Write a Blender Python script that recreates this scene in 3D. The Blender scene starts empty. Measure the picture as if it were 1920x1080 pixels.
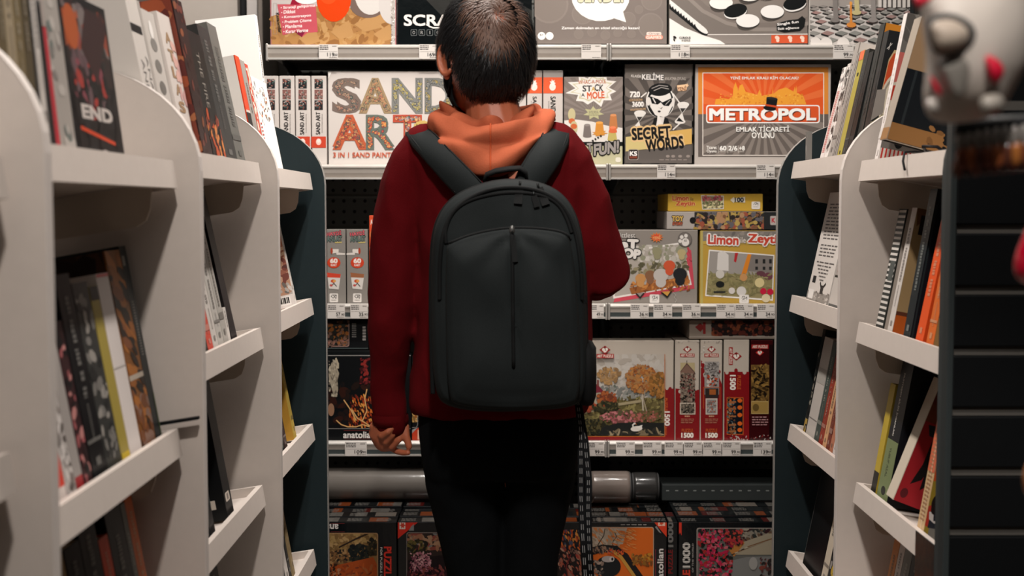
import bpy, bmesh, math, random
from mathutils import Vector, Matrix, noise

# ---------------------------------------------------------------- camera, world, lights, exposure
SC = bpy.context.scene
COL = SC.collection
PI = math.pi
F = 2400.0                       # focal length in pixels of the 1920 wide frame
CAMZ = 1.33
PITCH = math.atan(152.0 / F)

cam_d = bpy.data.cameras.new('camera')
cam_d.sensor_width = 36.0
cam_d.lens = F / 1920.0 * 36.0
cam_d.clip_start = 0.05
cam_d.dof.use_dof = True
cam_d.dof.focus_distance = 2.95
cam_d.dof.aperture_fstop = 4.2
cam_d.dof.aperture_blades = 7
cam = bpy.data.objects.new('camera', cam_d)
cam.location = (0, 0, CAMZ)
cam.rotation_euler = (PI / 2 - PITCH, 0, 0)
COL.objects.link(cam)
SC.camera = cam

world = bpy.data.worlds.new('world')
world.use_nodes = True
world.node_tree.nodes['Background'].inputs[0].default_value = (0.55, 0.75, 1.0, 1)
world.node_tree.nodes['Background'].inputs[1].default_value = 0.012
SC.world = world

SC.view_settings.view_transform = 'Standard'
SC.view_settings.look = 'None'
SC.view_settings.gamma = 1.0
SC.view_settings.exposure = 0.0

def area(name, loc, sx, sy, power, color, rot=(0, 0, 0), spread=180):
    l = bpy.data.lights.new(name, 'AREA')
    l.shape = 'RECTANGLE'; l.size = sx; l.size_y = sy
    l.energy = power; l.color = color; l.spread = math.radians(spread)
    o = bpy.data.objects.new(name, l); o.location = loc; o.rotation_euler = rot
    COL.objects.link(o); return o

def spot(name, loc, target, power, color, angle, blend, radius=0.04):
    l = bpy.data.lights.new(name, 'SPOT')
    l.energy = power; l.color = color; l.spot_size = math.radians(angle); l.spot_blend = blend
    l.shadow_soft_size = radius
    o = bpy.data.objects.new(name, l); o.location = loc
    d = Vector(target) - Vector(loc)
    o.rotation_euler = d.to_track_quat('-Z', 'Y').to_euler()
    COL.objects.link(o); return o

WARM = (1.0, 0.92, 0.85)
area('soft_fill', (0.0, 1.0, 2.98), 2.2, 5.0, 22, WARM)  # soft fill added under the ceiling to lift the shadows, no real fixture
area('aisle_light', (0.0, 2.72, 2.90), 0.07, 1.1, 44, WARM)
spot('near_spot_left', (-0.02, 0.45, 2.90), (-0.62, 2.05, 1.15), 120, WARM, 60, 0.7, 0.05)
spot('near_spot_right', (0.02, 0.55, 2.90), (0.74, 2.08, 1.15), 108, WARM, 60, 0.7, 0.05)
spot('shelf_spot', (0.55, 2.75, 2.92), (0.62, 3.68, 1.75), 58, (1.0, 0.95, 0.9), 62, 0.8)
spot('wall_fill_spot', (-1.0, 3.45, 2.92), (-1.05, 4.3, 1.9), 60, WARM, 60, 0.7, 0.05)  # added fill aimed at the wall trims to brighten them
spot('mask_fill_spot', (0.10, -0.45, 2.90), (0.42, 1.0, 1.44), 150, WARM, 22, 0.6, 0.05)  # added fill from behind the camera to brighten the hanging mask
spot('left_spot', (-0.2, 2.75, 2.92), (-0.60, 3.2, 1.7), 95, (1.0, 0.95, 0.9), 72, 0.8)

# ---------------------------------------------------------------- helpers
def P(x, y, Y):
    """point of the plane at distance Y that the photograph shows at (x, y)"""
    c, s = math.cos(PITCH), math.sin(PITCH)
    a, b = (x - 960.0) / F, (540.0 - y) / F
    t = Y / (c + s * b)
    return Vector((a * t, Y, CAMZ + t * (-s + c * b)))

def lin(v):
    v /= 255.0
    return v / 12.92 if v <= 0.04045 else ((v + 0.055) / 1.055) ** 2.4

MATS = {}
def mat(rgb, kind='print', gain=1.0):
    """procedural material for a surface colour given as sRGB 0-255"""
    key = (tuple(rgb), kind, round(gain, 3))
    if key in MATS: return MATS[key]
    m = bpy.data.materials.new('%s_%02x%02x%02x' % ((kind,) + tuple(int(v) for v in rgb)))
    m.use_nodes = True
    nt = m.node_tree; n = nt.nodes; L = nt.links
    b = n['Principled BSDF']
    col = [min(0.9, lin(v) * gain) for v in rgb] + [1]
    if kind in ('print', 'gloss') and max(rgb) < 72: col = [c * .55 for c in col[:3]] + [1]
    b.inputs['Base Color'].default_value = col
    def bump(scale, strength, dist=0.002, detail=4, tex='noise'):
        tc = n.new('ShaderNodeTexCoord')
        t = n.new('ShaderNodeTexNoise'); t.inputs['Scale'].default_value = scale
        t.inputs['Detail'].default_value = detail
        bp = n.new('ShaderNodeBump'); bp.inputs['Strength'].default_value = strength
        bp.inputs['Distance'].default_value = dist
        L.new(tc.outputs['Object'], t.inputs['Vector'])
        L.new(t.outputs[0], bp.inputs['Height'])
        L.new(bp.outputs[0], b.inputs['Normal'])
        return t
    def vary(t, amt):
        mx = n.new('ShaderNodeMix'); mx.data_type = 'RGBA'
        mx.inputs[6].default_value = [c * (1 - amt) for c in col[:3]] + [1]
        mx.inputs[7].default_value = [min(.95, c * (1 + amt)) for c in col[:3]] + [1]
        L.new(t.outputs[0], mx.inputs[0]); L.new(mx.outputs[2], b.inputs['Base Color'])
    if kind == 'print':
        b.inputs['Roughness'].default_value = 0.42
        b.inputs['Specular IOR Level'].default_value = 0.25
    elif kind == 'gloss':
        b.inputs['Roughness'].default_value = 0.16
        t = bump(35, 0.25, 0.002)
    elif kind == 'paint':
        b.inputs['Roughness'].default_value = 0.5
        b.inputs['Specular IOR Level'].default_value = 0.3
        vary(bump(60, 0.06, 0.001), 0.04)
    elif kind == 'darkpaint':
        b.inputs['Roughness'].default_value = 0.55
        b.inputs['Specular IOR Level'].default_value = 0.15
        vary(bump(50, 0.05, 0.001), 0.08)
    elif kind == 'metal':
        b.inputs['Roughness'].default_value = 0.38
        b.inputs['Metallic'].default_value = 0.6
        bump(90, 0.05, 0.0005)
    elif kind == 'fabric':
        b.inputs['Roughness'].default_value = 0.95
        b.inputs['Specular IOR Level'].default_value = 0.08
        b.inputs['Sheen Weight'].default_value = 0.12
        b.inputs['Sheen Tint'].default_value = col
        vary(bump(420, 0.35, 0.0012), 0.12)
    elif kind == 'nylon':
        b.inputs['Roughness'].default_value = 0.8
        b.inputs['Specular IOR Level'].default_value = 0.2
        vary(bump(700, 0.4, 0.001), 0.3)
    elif kind == 'skin':
        b.inputs['Roughness'].default_value = 0.5
        b.inputs['Subsurface Weight'].default_value = 0.15
        b.inputs['Subsurface Radius'].default_value = (0.01, 0.004, 0.002)
        b.inputs['Subsurface Scale'].default_value = 0.3
        vary(bump(260, 0.15, 0.0008), 0.1)
    elif kind == 'hair':
        b.inputs['Roughness'].default_value = 0.5
        b.inputs['Specular IOR Level'].default_value = 0.35
        b.inputs['Anisotropic'].default_value = 0.5
    elif kind == 'paper':
        b.inputs['Roughness'].default_value = 0.85
        b.inputs['Specular IOR Level'].default_value = 0.1
        tc = n.new('ShaderNodeTexCoord'); w = n.new('ShaderNodeTexNoise')
        mp = n.new('ShaderNodeMapping'); mp.inputs['Scale'].default_value = (3, 900, 3)
        L.new(tc.outputs['Object'], mp.inputs[0]); L.new(mp.outputs[0], w.inputs[0])
        vary(w, 0.18)
    elif kind == 'pegboard':
        b.inputs['Roughness'].default_value = 0.45
        tc = n.new('ShaderNodeTexCoord'); sp = n.new('ShaderNodeSeparateXYZ')
        L.new(tc.outputs['Object'], sp.inputs[0])
        def cell(out):
            d = n.new('ShaderNodeMath'); d.operation = 'DIVIDE'; d.inputs[1].default_value = 0.0333
            f = n.new('ShaderNodeMath'); f.operation = 'FRACT'
            s = n.new('ShaderNodeMath'); s.operation = 'SUBTRACT'; s.inputs[1].default_value = 0.5
            q = n.new('ShaderNodeMath'); q.operation = 'POWER'; q.inputs[1].default_value = 2
            L.new(out, d.inputs[0]); L.new(d.outputs[0], f.inputs[0]); L.new(f.outputs[0], s.inputs[0])
            a = n.new('ShaderNodeMath'); a.operation = 'ABSOLUTE'
            L.new(s.outputs[0], a.inputs[0]); L.new(a.outputs[0], q.inputs[0])
            return q
        a = n.new('ShaderNodeMath'); a.operation = 'ADD'
        L.new(cell(sp.outputs[0]).outputs[0], a.inputs[0]); L.new(cell(sp.outputs[2]).outputs[0], a.inputs[1])
        g = n.new('ShaderNodeMath'); g.operation = 'GREATER_THAN'; g.inputs[1].default_value = 0.026
        L.new(a.outputs[0], g.inputs[0])
        mx = n.new('ShaderNodeMix'); mx.data_type = 'RGBA'
        mx.inputs[6].default_value = (0.002, 0.002, 0.003, 1); mx.inputs[7].default_value = col
        L.new(g.outputs[0], mx.inputs[0]); L.new(mx.outputs[2], b.inputs['Base Color'])
    MATS[key] = m
    return m

def rot2(x, y, a):
    c, s = math.cos(a), math.sin(a); return x * c - y * s, x * s + y * c

class G:
    """collects faces of one mesh; each face keeps its own material"""
    def __init__(s): s.v = []; s.f = []; s.m = []; s.sm = []; s.mats = []
    def mi(s, m):
        if m not in s.mats: s.mats.append(m)
        return s.mats.index(m)
    def face(s, pts, m, smooth=False):
        k = len(s.v); s.v += [Vector(p) for p in pts]
        s.f.append(list(range(k, k + len(pts)))); s.m.append(s.mi(m)); s.sm.append(smooth)
    def mesh(s, vs, fs, m, smooth=False):
        k = len(s.v); s.v += [Vector(p) for p in vs]; i = s.mi(m)
        for f in fs: s.f.append([k + q for q in f]); s.m.append(i); s.sm.append(smooth)
    def box(s, x0, x1, y0, y1, z0, z1, m, M=None):
        vs = [Vector((x, y, z)) for z in (z0, z1) for y in (y0, y1) for x in (x0, x1)]
        if M: vs = [M @ v for v in vs]
        s.mesh(vs, [(0, 2, 3, 1), (4, 5, 7, 6), (0, 1, 5, 4), (2, 6, 7, 3), (0, 4, 6, 2), (1, 3, 7, 5)], m)
    def bbox(s, x0, x1, y0, y1, z0, z1, m, r=0.004):
        """box with chamfered edges"""
        bm = bmesh.new()
        bmesh.ops.create_cube(bm, size=1)
        for v in bm.verts:
            v.co = Vector(((x0 + x1) / 2 + v.co.x * (x1 - x0), (y0 + y1) / 2 + v.co.y * (y1 - y0), (z0 + z1) / 2 + v.co.z * (z1 - z0)))
        bmesh.ops.bevel(bm, geom=bm.edges[:], offset=r, segments=2, affect='EDGES', profile=0.5)
        bm.verts.index_update()
        s.mesh([v.co.copy() for v in bm.verts], [[v.index for v in f.verts] for f in bm.faces], m)
        bm.free()
    def prism(s, poly, axis, a0, a1, m):
        """extrude a 2D polygon; axis 'y': poly is (x,z); axis 'x': poly is (y,z); axis 'z': poly is (x,y)"""
        def mk(p, a): return {'y': (p[0], a, p[1]), 'x': (a, p[0], p[1]), 'z': (p[0], p[1], a)}[axis]
        n = len(poly); vs = [mk(p, a0) for p in poly] + [mk(p, a1) for p in poly]
        fs = [list(range(n)), list(range(2 * n - 1, n - 1, -1))]
        fs += [[i, i + n, (i + 1) % n + n, (i + 1) % n] for i in range(n)]
        s.mesh(vs, fs, m)
    def loft(s, rings, m, cap=True, smooth=True):
        n = len(rings[0]); vs = [p for r in rings for p in r]; fs = []
        for j in range(len(rings) - 1):
            for i in range(n):
                fs.append([j * n + i, j * n + (i + 1) % n, (j + 1) * n + (i + 1) % n, (j + 1) * n + i])
        if cap:
            fs.append(list(range(n - 1, -1, -1))); fs.append([(len(rings) - 1) * n + i for i in range(n)])
        s.mesh(vs, fs, m, smooth)
    def tube(s, pts, r, m, n=10, cap=True, flat=1.0):
        pts = [Vector(p) for p in pts]; rings = []
        rs = r if isinstance(r, (list, tuple)) else [r] * len(pts)
        up = Vector((0.013, 0.31, 1)).normalized(); prev = None
        for i, p in enumerate(pts):
            d = (pts[min(i + 1, len(pts) - 1)] - pts[max(i - 1, 0)]).normalized()
            a = d.cross(up) if prev is None else prev - d * prev.dot(d)
            if a.length < 1e-4: a = d.cross(Vector((1, 0, 0)))
            a.normalize(); prev = a; b = d.cross(a)
            rings.append([p + a * math.cos(2 * PI * k / n) * rs[i] + b * math.sin(2 * PI * k / n) * rs[i] * flat for k in range(n)])
        s.loft(rings, m, cap)
    def ellipsoid(s, c, r, m, nu=16, nv=10, M=None):
        vs = []; fs = []
        for j in range(nv + 1):
            t = PI * j / nv
            for i in range(nu):
                u = 2 * PI * i / nu
                p = Vector((r[0] * math.sin(t) * math.cos(u), r[1] * math.sin(t) * math.sin(u), r[2] * math.cos(t)))
                if M: p = M @ p
                vs.append(p + Vector(c))
        for j in range(nv):
            for i in range(nu):
                fs.append([j * nu + i, (j + 1) * nu + i, (j + 1) * nu + (i + 1) % nu, j * nu + (i + 1) % nu])
        s.mesh(vs, fs, m, True)
    def build(s, name, parent=None, origin=None, M=None):
        """link as ONE object. Under a parent the vertices are taken as world points unless M maps them"""
        me = bpy.data.meshes.new(name)
        if parent is not None: inv = FR[parent.name].inverted()
        elif origin is not None: inv = Matrix.Translation(-Vector(origin))
        else: inv = Matrix()
        vs = [inv @ (M @ v if M else v) for v in s.v]
        me.from_pydata(vs, [], s.f)
        for m in s.mats: me.materials.append(m)
        me.polygons.foreach_set('material_index', s.m)
        me.polygons.foreach_set('use_smooth', s.sm)
        me.update()
        o = bpy.data.objects.new(name, me); COL.objects.link(o)
        if parent is not None:
            o.parent = parent; FR[o.name] = FR[parent.name]
        else:
            o.location = origin or (0, 0, 0); FR[o.name] = Matrix.Translation(Vector(origin or (0, 0, 0)))
        return o

FR = {}                      # world frame of each thing, for placing its parts
def tag(o, label, cat, group=None):
    o['label'] = label; o['category'] = cat
    if group: o['group'] = group
    return o
def thing(name, label, cat, loc=(0, 0, 0), group=None, M=None):
    o = bpy.data.objects.new(name, None); COL.objects.link(o)
    o.empty_display_size = 0.05
    if M is None: M = Matrix.Translation(Vector(loc))
    o.matrix_world = M
    FR[o.name] = M.copy()
    return tag(o, label, cat, group)
def struct(g, name):
    o = g.build(name); o['kind'] = 'structure'; return o

TXT = {}
def glyphs(s, off):
    key = (s, off)
    if key not in TXT:
        c = bpy.data.curves.new('t', 'FONT'); c.body = s; c.offset = off; c.resolution_u = 3
        o = bpy.data.objects.new('t', c); COL.objects.link(o)
        bpy.context.view_layer.update()
        dg = bpy.context.evaluated_depsgraph_get()
        me = bpy.data.meshes.new_from_object(o.evaluated_get(dg))
        vs = [(v.co.x, v.co.y) for v in me.vertices]; fs = [list(p.vertices) for p in me.polygons]
        bpy.data.objects.remove(o); bpy.data.curves.remove(c); bpy.data.meshes.remove(me)
        TXT[key] = (vs, fs)
    return TXT[key]

def clip_poly(p, r):
    x0, y0, x1, y1 = r
    for ax, lim, sg in ((0, x0, 1), (0, x1, -1), (1, y0, 1), (1, y1, -1)):
        q = []
        for i in range(len(p)):
            a, b = p[i - 1], p[i]
            ia, ib = sg * (a[ax] - lim) >= 0, sg * (b[ax] - lim) >= 0
            if ia != ib:
                t = (lim - a[ax]) / (b[ax] - a[ax]); q.append((a[0] + t * (b[0] - a[0]), a[1] + t * (b[1] - a[1])))
            if ib: q.append(b)
        p = q
        if not p: return p
    return p

class Print:
    """flat printing on a face: 2D shapes (y down) laid layer by layer just above the face"""
    def __init__(s, mp, nrm, clip=None, gain=1.0, kind='print'):
        s.mp = mp; s.n = Vector(nrm); s.clip = clip; s.gain = gain; s.kind = kind; s.g = G(); s.k = 0
    def put(s, p, col, first=True):
        if first: s.k += 1
        if s.clip: p = clip_poly(p, s.clip)
        if len(p) < 3: return
        o = s.n * (0.0004 + 0.000018 * s.k)
        s.g.face([s.mp(x, y) + o for x, y in p], mat(col, s.kind, s.gain))
    poly = put
    def rect(s, x0, y0, x1, y1, col, rot=0):
        cx, cy = (x0 + x1) / 2, (y0 + y1) / 2; a = math.radians(rot)
        s.put([(cx + q[0], cy + q[1]) for q in (rot2(x - cx, y - cy, a) for x, y in ((x0, y0), (x1, y0), (x1, y1), (x0, y1)))], col)
    def rrect(s, x0, y0, x1, y1, r, col):
        p = []
        for cx, cy, a in ((x1 - r, y1 - r, 0), (x0 + r, y1 - r, 90), (x0 + r, y0 + r, 180), (x1 - r, y0 + r, 270)):
            for k in range(5):
                t = math.radians(a + k * 22.5); p.append((cx + r * math.cos(t), cy + r * math.sin(t)))
        s.put(p, col)
    def ell(s, cx, cy, rx, ry, col, rot=0, n=22, first=True, a0=0, a1=360):
        a = math.radians(rot); p = []
        for k in range(n if a1 - a0 >= 360 else n + 1):
            t = math.radians(a0 + (a1 - a0) * k / n); q = rot2(rx * math.cos(t), ry * math.sin(t), a); p.append((cx + q[0], cy + q[1]))
        s.put(p, col, first)
    def line(s, pts, w, col):
        s.k += 1
        for (ax, ay), (bx, by) in zip(pts[:-1], pts[1:]):
            d = math.hypot(bx - ax, by - ay) or 1; nx, ny = -(by - ay) / d * w / 2, (bx - ax) / d * w / 2
            s.k += .2; ex, ey = (bx - ax) / d * w * .3, (by - ay) / d * w * .3
            s.put([(ax + nx - ex, ay + ny - ey), (bx + nx + ex, by + ny + ey), (bx - nx + ex, by - ny + ey), (ax - nx - ex, ay - ny - ey)], col, False)
    def frame(s, x0, y0, x1, y1, w, col):
        s.line([(x0, y0), (x1, y0), (x1, y1), (x0, y1), (x0, y0)], w, col)
    def star(s, cx, cy, rx, ry, n, inner, col, rot=0, seed=None):
        R = random.Random(seed); p = []
        for k in range(2 * n):
            f = (inner if k % 2 else 1) * (R.uniform(.85, 1.1) if seed is not None else 1)
            t = math.radians(rot) + PI * k / n; p.append((cx + rx * f * math.cos(t), cy + ry * f * math.sin(t)))
        s.put(p, col)
    def rays(s, cx, cy, r, n, col, a0=0, a1=360):
        s.k += 1
        for k in range(n):
            t0 = math.radians(a0 + (a1 - a0) * k / n); t1 = math.radians(a0 + (a1 - a0) * (k + .5) / n)
            s.put([(cx, cy), (cx + r * math.cos(t0), cy + r * math.sin(t0)), (cx + r * math.cos(t1), cy + r * math.sin(t1))], col, False)
    def daubs(s, x0, y0, x1, y1, n, cols, r, seed=1, asp=0.6, ell=False, rot=None):
        R = random.Random(seed); s.k += 1
        if r > 2.5: n, r = int(n * 2.3), r * .62
        for k in range(n):
            while True:
                u, v = R.random(), R.random()
                if not ell or (u - .5) ** 2 + (v - .5) ** 2 < .25: break
            rr = r * R.uniform(.5, 1.3); s.k += .16
            s.ell(x0 + u * (x1 - x0), y0 + v * (y1 - y0), rr, rr * asp, R.choice(cols), R.uniform(0, 180) if rot is None else rot + R.uniform(-15, 15), 7, False)
    def text(s, t, cx, cy, w, h, col, rot=0, off=0.0, outline=None, ow=0.07, shear=0.0):
        vs, fs = glyphs(t, 0.0)
        xs = [v[0] for v in vs]; ys = [v[1] for v in vs]
        if not xs: return
        x0, x1, y0, y1 = min(xs), max(xs), min(ys), max(ys)
        sx, sy = w / max(1e-6, x1 - x0), h / max(1e-6, y1 - y0); mx, my = (x0 + x1) / 2, (y0 + y1) / 2
        a = math.radians(rot)
        vs, fs = glyphs(t, 0.0)
        D8 = [(math.cos(k * PI / 4), math.sin(k * PI / 4)) for k in range(8)]
        for o, c in (((ow, outline),) if outline else ()) + ((off, col),):
            s.k += 1
            for dx, dy in [(0, 0)] + (D8 if o > .06 else D8[1::2] if o > 0 else []):
                s.k += .25
                for f in fs:
                    p = []
                    for i in f:
                        X, Yv = (vs[i][0] - mx + dx * o) * sx, -(vs[i][1] - my + dy * o) * sy
                        X -= shear * Yv
                        q = rot2(X, Yv, a); p.append((cx + q[0], cy + q[1]))
                    s.put(p, c, False)
    def lines(s, x0, y0, x1, y1, n, col, seed=0, fill=0.45):
        """rows of tiny unreadable small print"""
        R = random.Random(seed); dy = (y1 - y0) / n; s.k += 1
        for k in range(n):
            x = x0
            while x < x1 - (x1 - x0) * .08:
                w = R.uniform(.1, .3) * (x1 - x0); e = min(x1, x + w)
                s.put([(x, y0 + k * dy), (e, y0 + k * dy), (e, y0 + (k + fill) * dy), (x, y0 + (k + fill) * dy)], col, False)
                x = e + (x1 - x0) * .05
    def build(s, name, parent): return s.g.build(name, parent)

def remesh(o, voxel, smooth=4, fn=None):
    """replace a mesh of overlapping closed pieces by one continuous skin"""
    md = o.modifiers.new('r', 'REMESH'); md.mode = 'VOXEL'; md.voxel_size = voxel; md.use_smooth_shade = True
    if smooth:
        sm = o.modifiers.new('s', 'SMOOTH'); sm.factor = 0.5; sm.iterations = smooth
    bpy.context.view_layer.update()
    dg = bpy.context.evaluated_depsgraph_get()
    me = bpy.data.meshes.new_from_object(o.evaluated_get(dg))
    o.modifiers.clear()
    old = o.data; mats = list(old.materials); o.data = me
    me.name = old.name + '_skin'
    bpy.data.meshes.remove(old)
    me.materials.clear()
    for m in mats: me.materials.append(m)
    for p in me.polygons: p.use_smooth = True; p.material_index = 0
    if fn:
        nr = [v.normal.copy() for v in me.vertices]
        for v, nn in zip(me.vertices, nr): v.co = fn(v.co.copy(), nn)
    me.update()
    return o

# ---------------------------------------------------------------- the room
WHITE = (206, 196, 188); DARK = (38, 44, 46)
g = G(); g.box(-2.6, 2.6, -2.2, 4.7, -0.1, 0, mat((132, 122, 112), 'paint')); struct(g, 'floor')
g = G(); g.box(-2.6, 2.6, -2.2, 4.7, 3.0, 3.1, mat((40, 40, 40), 'paint')); struct(g, 'ceiling')
g = G(); g.box(-2.6, 2.6, 4.6, 4.7, 0, 3.0, mat((112, 108, 102), 'paint')); struct(g, 'wall_back')
g = G(); g.box(-2.7, -2.6, -2.2, 4.7, 0, 3.0, mat((70, 68, 66), 'paint')); struct(g, 'wall_left')
g = G(); g.box(2.6, 2.7, -2.2, 4.7, 0, 3.0, mat((70, 68, 66), 'paint')); struct(g, 'wall_right')
g = G(); g.box(-2.6, 2.6, -2.3, -2.2, 0, 3.0, mat((50, 50, 50), 'paint')); struct(g, 'wall_front')
YW = 4.3
def wall_strip(n, x0, x1, y0, y1, c, Y=YW):
    a, b = P(x0, 0, Y).x, P(x1, 0, Y).x
    g = G(); g.bbox(a, b, Y, 4.6, y0, y1, mat(c, 'paint'), 0.004); struct(g, 'trim_%d' % n)
wall_strip(1, 293, 317, 0, 3.0, (190, 184, 178)); wall_strip(2, 317, 325, 0, 3.0, (14, 16, 18), YW + .03)
wall_strip(3, 325, 445, 0, 3.0, (176, 168, 160), YW - .01); wall_strip(4, 445, 462, 0, 3.0, (10, 13, 15), YW + .03)
wall_strip(5, 462, 482, 0, 3.0, (196, 190, 186)); wall_strip(6, 482, 492, 0, 3.0, (130, 122, 114), YW + .01)

# ---------------------------------------------------------------- bookcases of the aisle
XL, XR = 0.4775, 0.678           # front edges of the dividers
ZT = CAMZ + 0.055
def divider_profile(s, xe):
    p = [(s * xe, 0.0), (s * xe, ZT)]
    for k in range(1, 13):
        a = PI / 2 * k / 12
        p.append((s * (xe + 0.20 - 0.20 * math.cos(a)), ZT + 0.16 * math.sin(a)))
    p += [(s * (xe + 0.31), ZT + 0.16), (s * (xe + 0.31), 0.0)]
    return p
TILT = math.radians(9)
def bookcase(s, y0, y1, levels, far_col, label, near=True):
    """one bay between two dividers; the front faces the aisle"""
    xe = XL if s < 0 else XR
    root = thing('bookcase', label, 'bookcase', (s * (xe + .15), (y0 + y1) / 2, 0), 'bookcase bays along the aisle')
    white = mat(WHITE, 'paint')
    def panel(y, col, edge=(150, 148, 144)):
        g = G(); g.prism(divider_profile(s, xe), 'y', y, y + 0.018, mat(col, 'paint' if col == WHITE else 'darkpaint'))
        d = g.build('side_panel', root)
        g = G(); e = divider_profile(s, xe)[:-2]; m = mat((214, 206, 200) if col == WHITE else edge, 'paint')
        for a, b in zip(e[:-1], e[1:]):                       # edge banding wraps the rounded front
            nx, nz = (b[1] - a[1]), -(b[0] - a[0]); l = math.hypot(nx, nz); o = -s * 0.0012
            nx, nz = s * nx / l * 0.0012 * -1, s * nz / l * 0.0012 * -1
            g.mesh([(a[0] + nx, y - .0004, a[1] + nz), (b[0] + nx, y - .0004, b[1] + nz), (b[0] + nx, y + .0184, b[1] + nz), (a[0] + nx, y + .0184, a[1] + nz),
                    (a[0], y - .0004, a[1]), (b[0], y - .0004, b[1]), (b[0], y + .0184, b[1]), (a[0], y + .0184, a[1])],
                   [(0, 1, 2, 3), (0, 1, 5, 4), (3, 2, 6, 7)], m)
        g.build('edge_banding', d)
    panel(y1, far_col)
    if near: panel(y0 - 0.018, (27, 37, 40), (52, 58, 59))
    g = G(); g.box(min(s * (xe + .285), s * (xe + .305)), max(s * (xe + .285), s * (xe + .305)), y0 + .0005, y1 - .0005, 0.06, ZT + .10, white); g.build('back_panel', root)
    g = G(); a, b = sorted((s * (xe + .03), s * (xe + .28))); g.box(a, b, y0 + .0005, y1 - .0005, 0, 0.08, mat(DARK, 'darkpaint')); g.build('plinth', root)
    for rz in levels:
        z = CAMZ + rz; xf = s * (xe + .03)
        # local tray: x runs from the front lip (0) to the back, tilted so that the back lies lower
        M = Matrix.Translation((xf, 0, z - 0.018)) @ Matrix.Rotation(s * TILT, 4, 'Y')
        t = 0.012; g = G(); ya, yb = y0 + .012, y1 - .035
        def bx(u0, u1, w0, w1, h0, h1): g.box(min(s * u0, s * u1), max(s * u0, s * u1), w0, w1, h0, h1, white, M)
        bx(0.012, 0.235, ya, yb, -t, 0)
        sh = g.build('shelf', root)
        g = G(); bx(0, 0.012, ya, yb, -0.024, 0.018); bx(0.0, 0.235, yb + .0002, yb + .010, -0.024, 0.018); g.build('shelf_lip', sh)
        for yy in (ya + .02, yb - .03):
            g = G(); pts = []
            for u, h in ((.03, -.026), (.036, -.05), (.045, -.066), (.06, -.073), (.2, -.073), (.2, -.0135), (.03, -.0135)): pts.append((s * u, h))
            g.prism(pts, 'y', yy, yy + .004, mat((196, 184, 170), 'paint'))
            g.build('shelf_bracket', sh, M=M)
    return root
YD = [0.67, 1.312, 1.962, 2.612, 3.272]
LA, LB, LC = (.07, -.337, -.64), (.089, -.244, -.567, -.89), (.085, -.231, -.553, -.879)
bookcase(-1, YD[0], YD[1], (.05, -.248, -.6), WHITE, 'white bookcase bay nearest the camera cut off by the left edge', False)
bookcase(-1, YD[1] + .018, YD[2], LA, WHITE, 'blurred white bookcase bay on the left holding a row of leaning spines', False)
bookcase(-1, YD[2] + .018, YD[3], LB, WHITE, 'white bookcase bay in the middle of the left side with a black book', False)
bookcase(-1, YD[3] + .018, YD[4], LC, (30, 41, 44), 'left bookcase bay ending in a dark side panel beside the game shelves', False)
YR = [2.02, 2.637, 3.268]
RB, RC = (.094, -.2345, -.5665, -.89), (.113, -.2226, -.5525, -.881)
bookcase(1, YR[0], YR[1], RB, WHITE, 'white bookcase bay on the right next to the dark slatted display panel', True)
bookcase(1, YR[1] + .018, YR[2], RC, (27, 37, 40), 'right bookcase bay ending in a dark side panel beside the game shelves', False)

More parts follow.
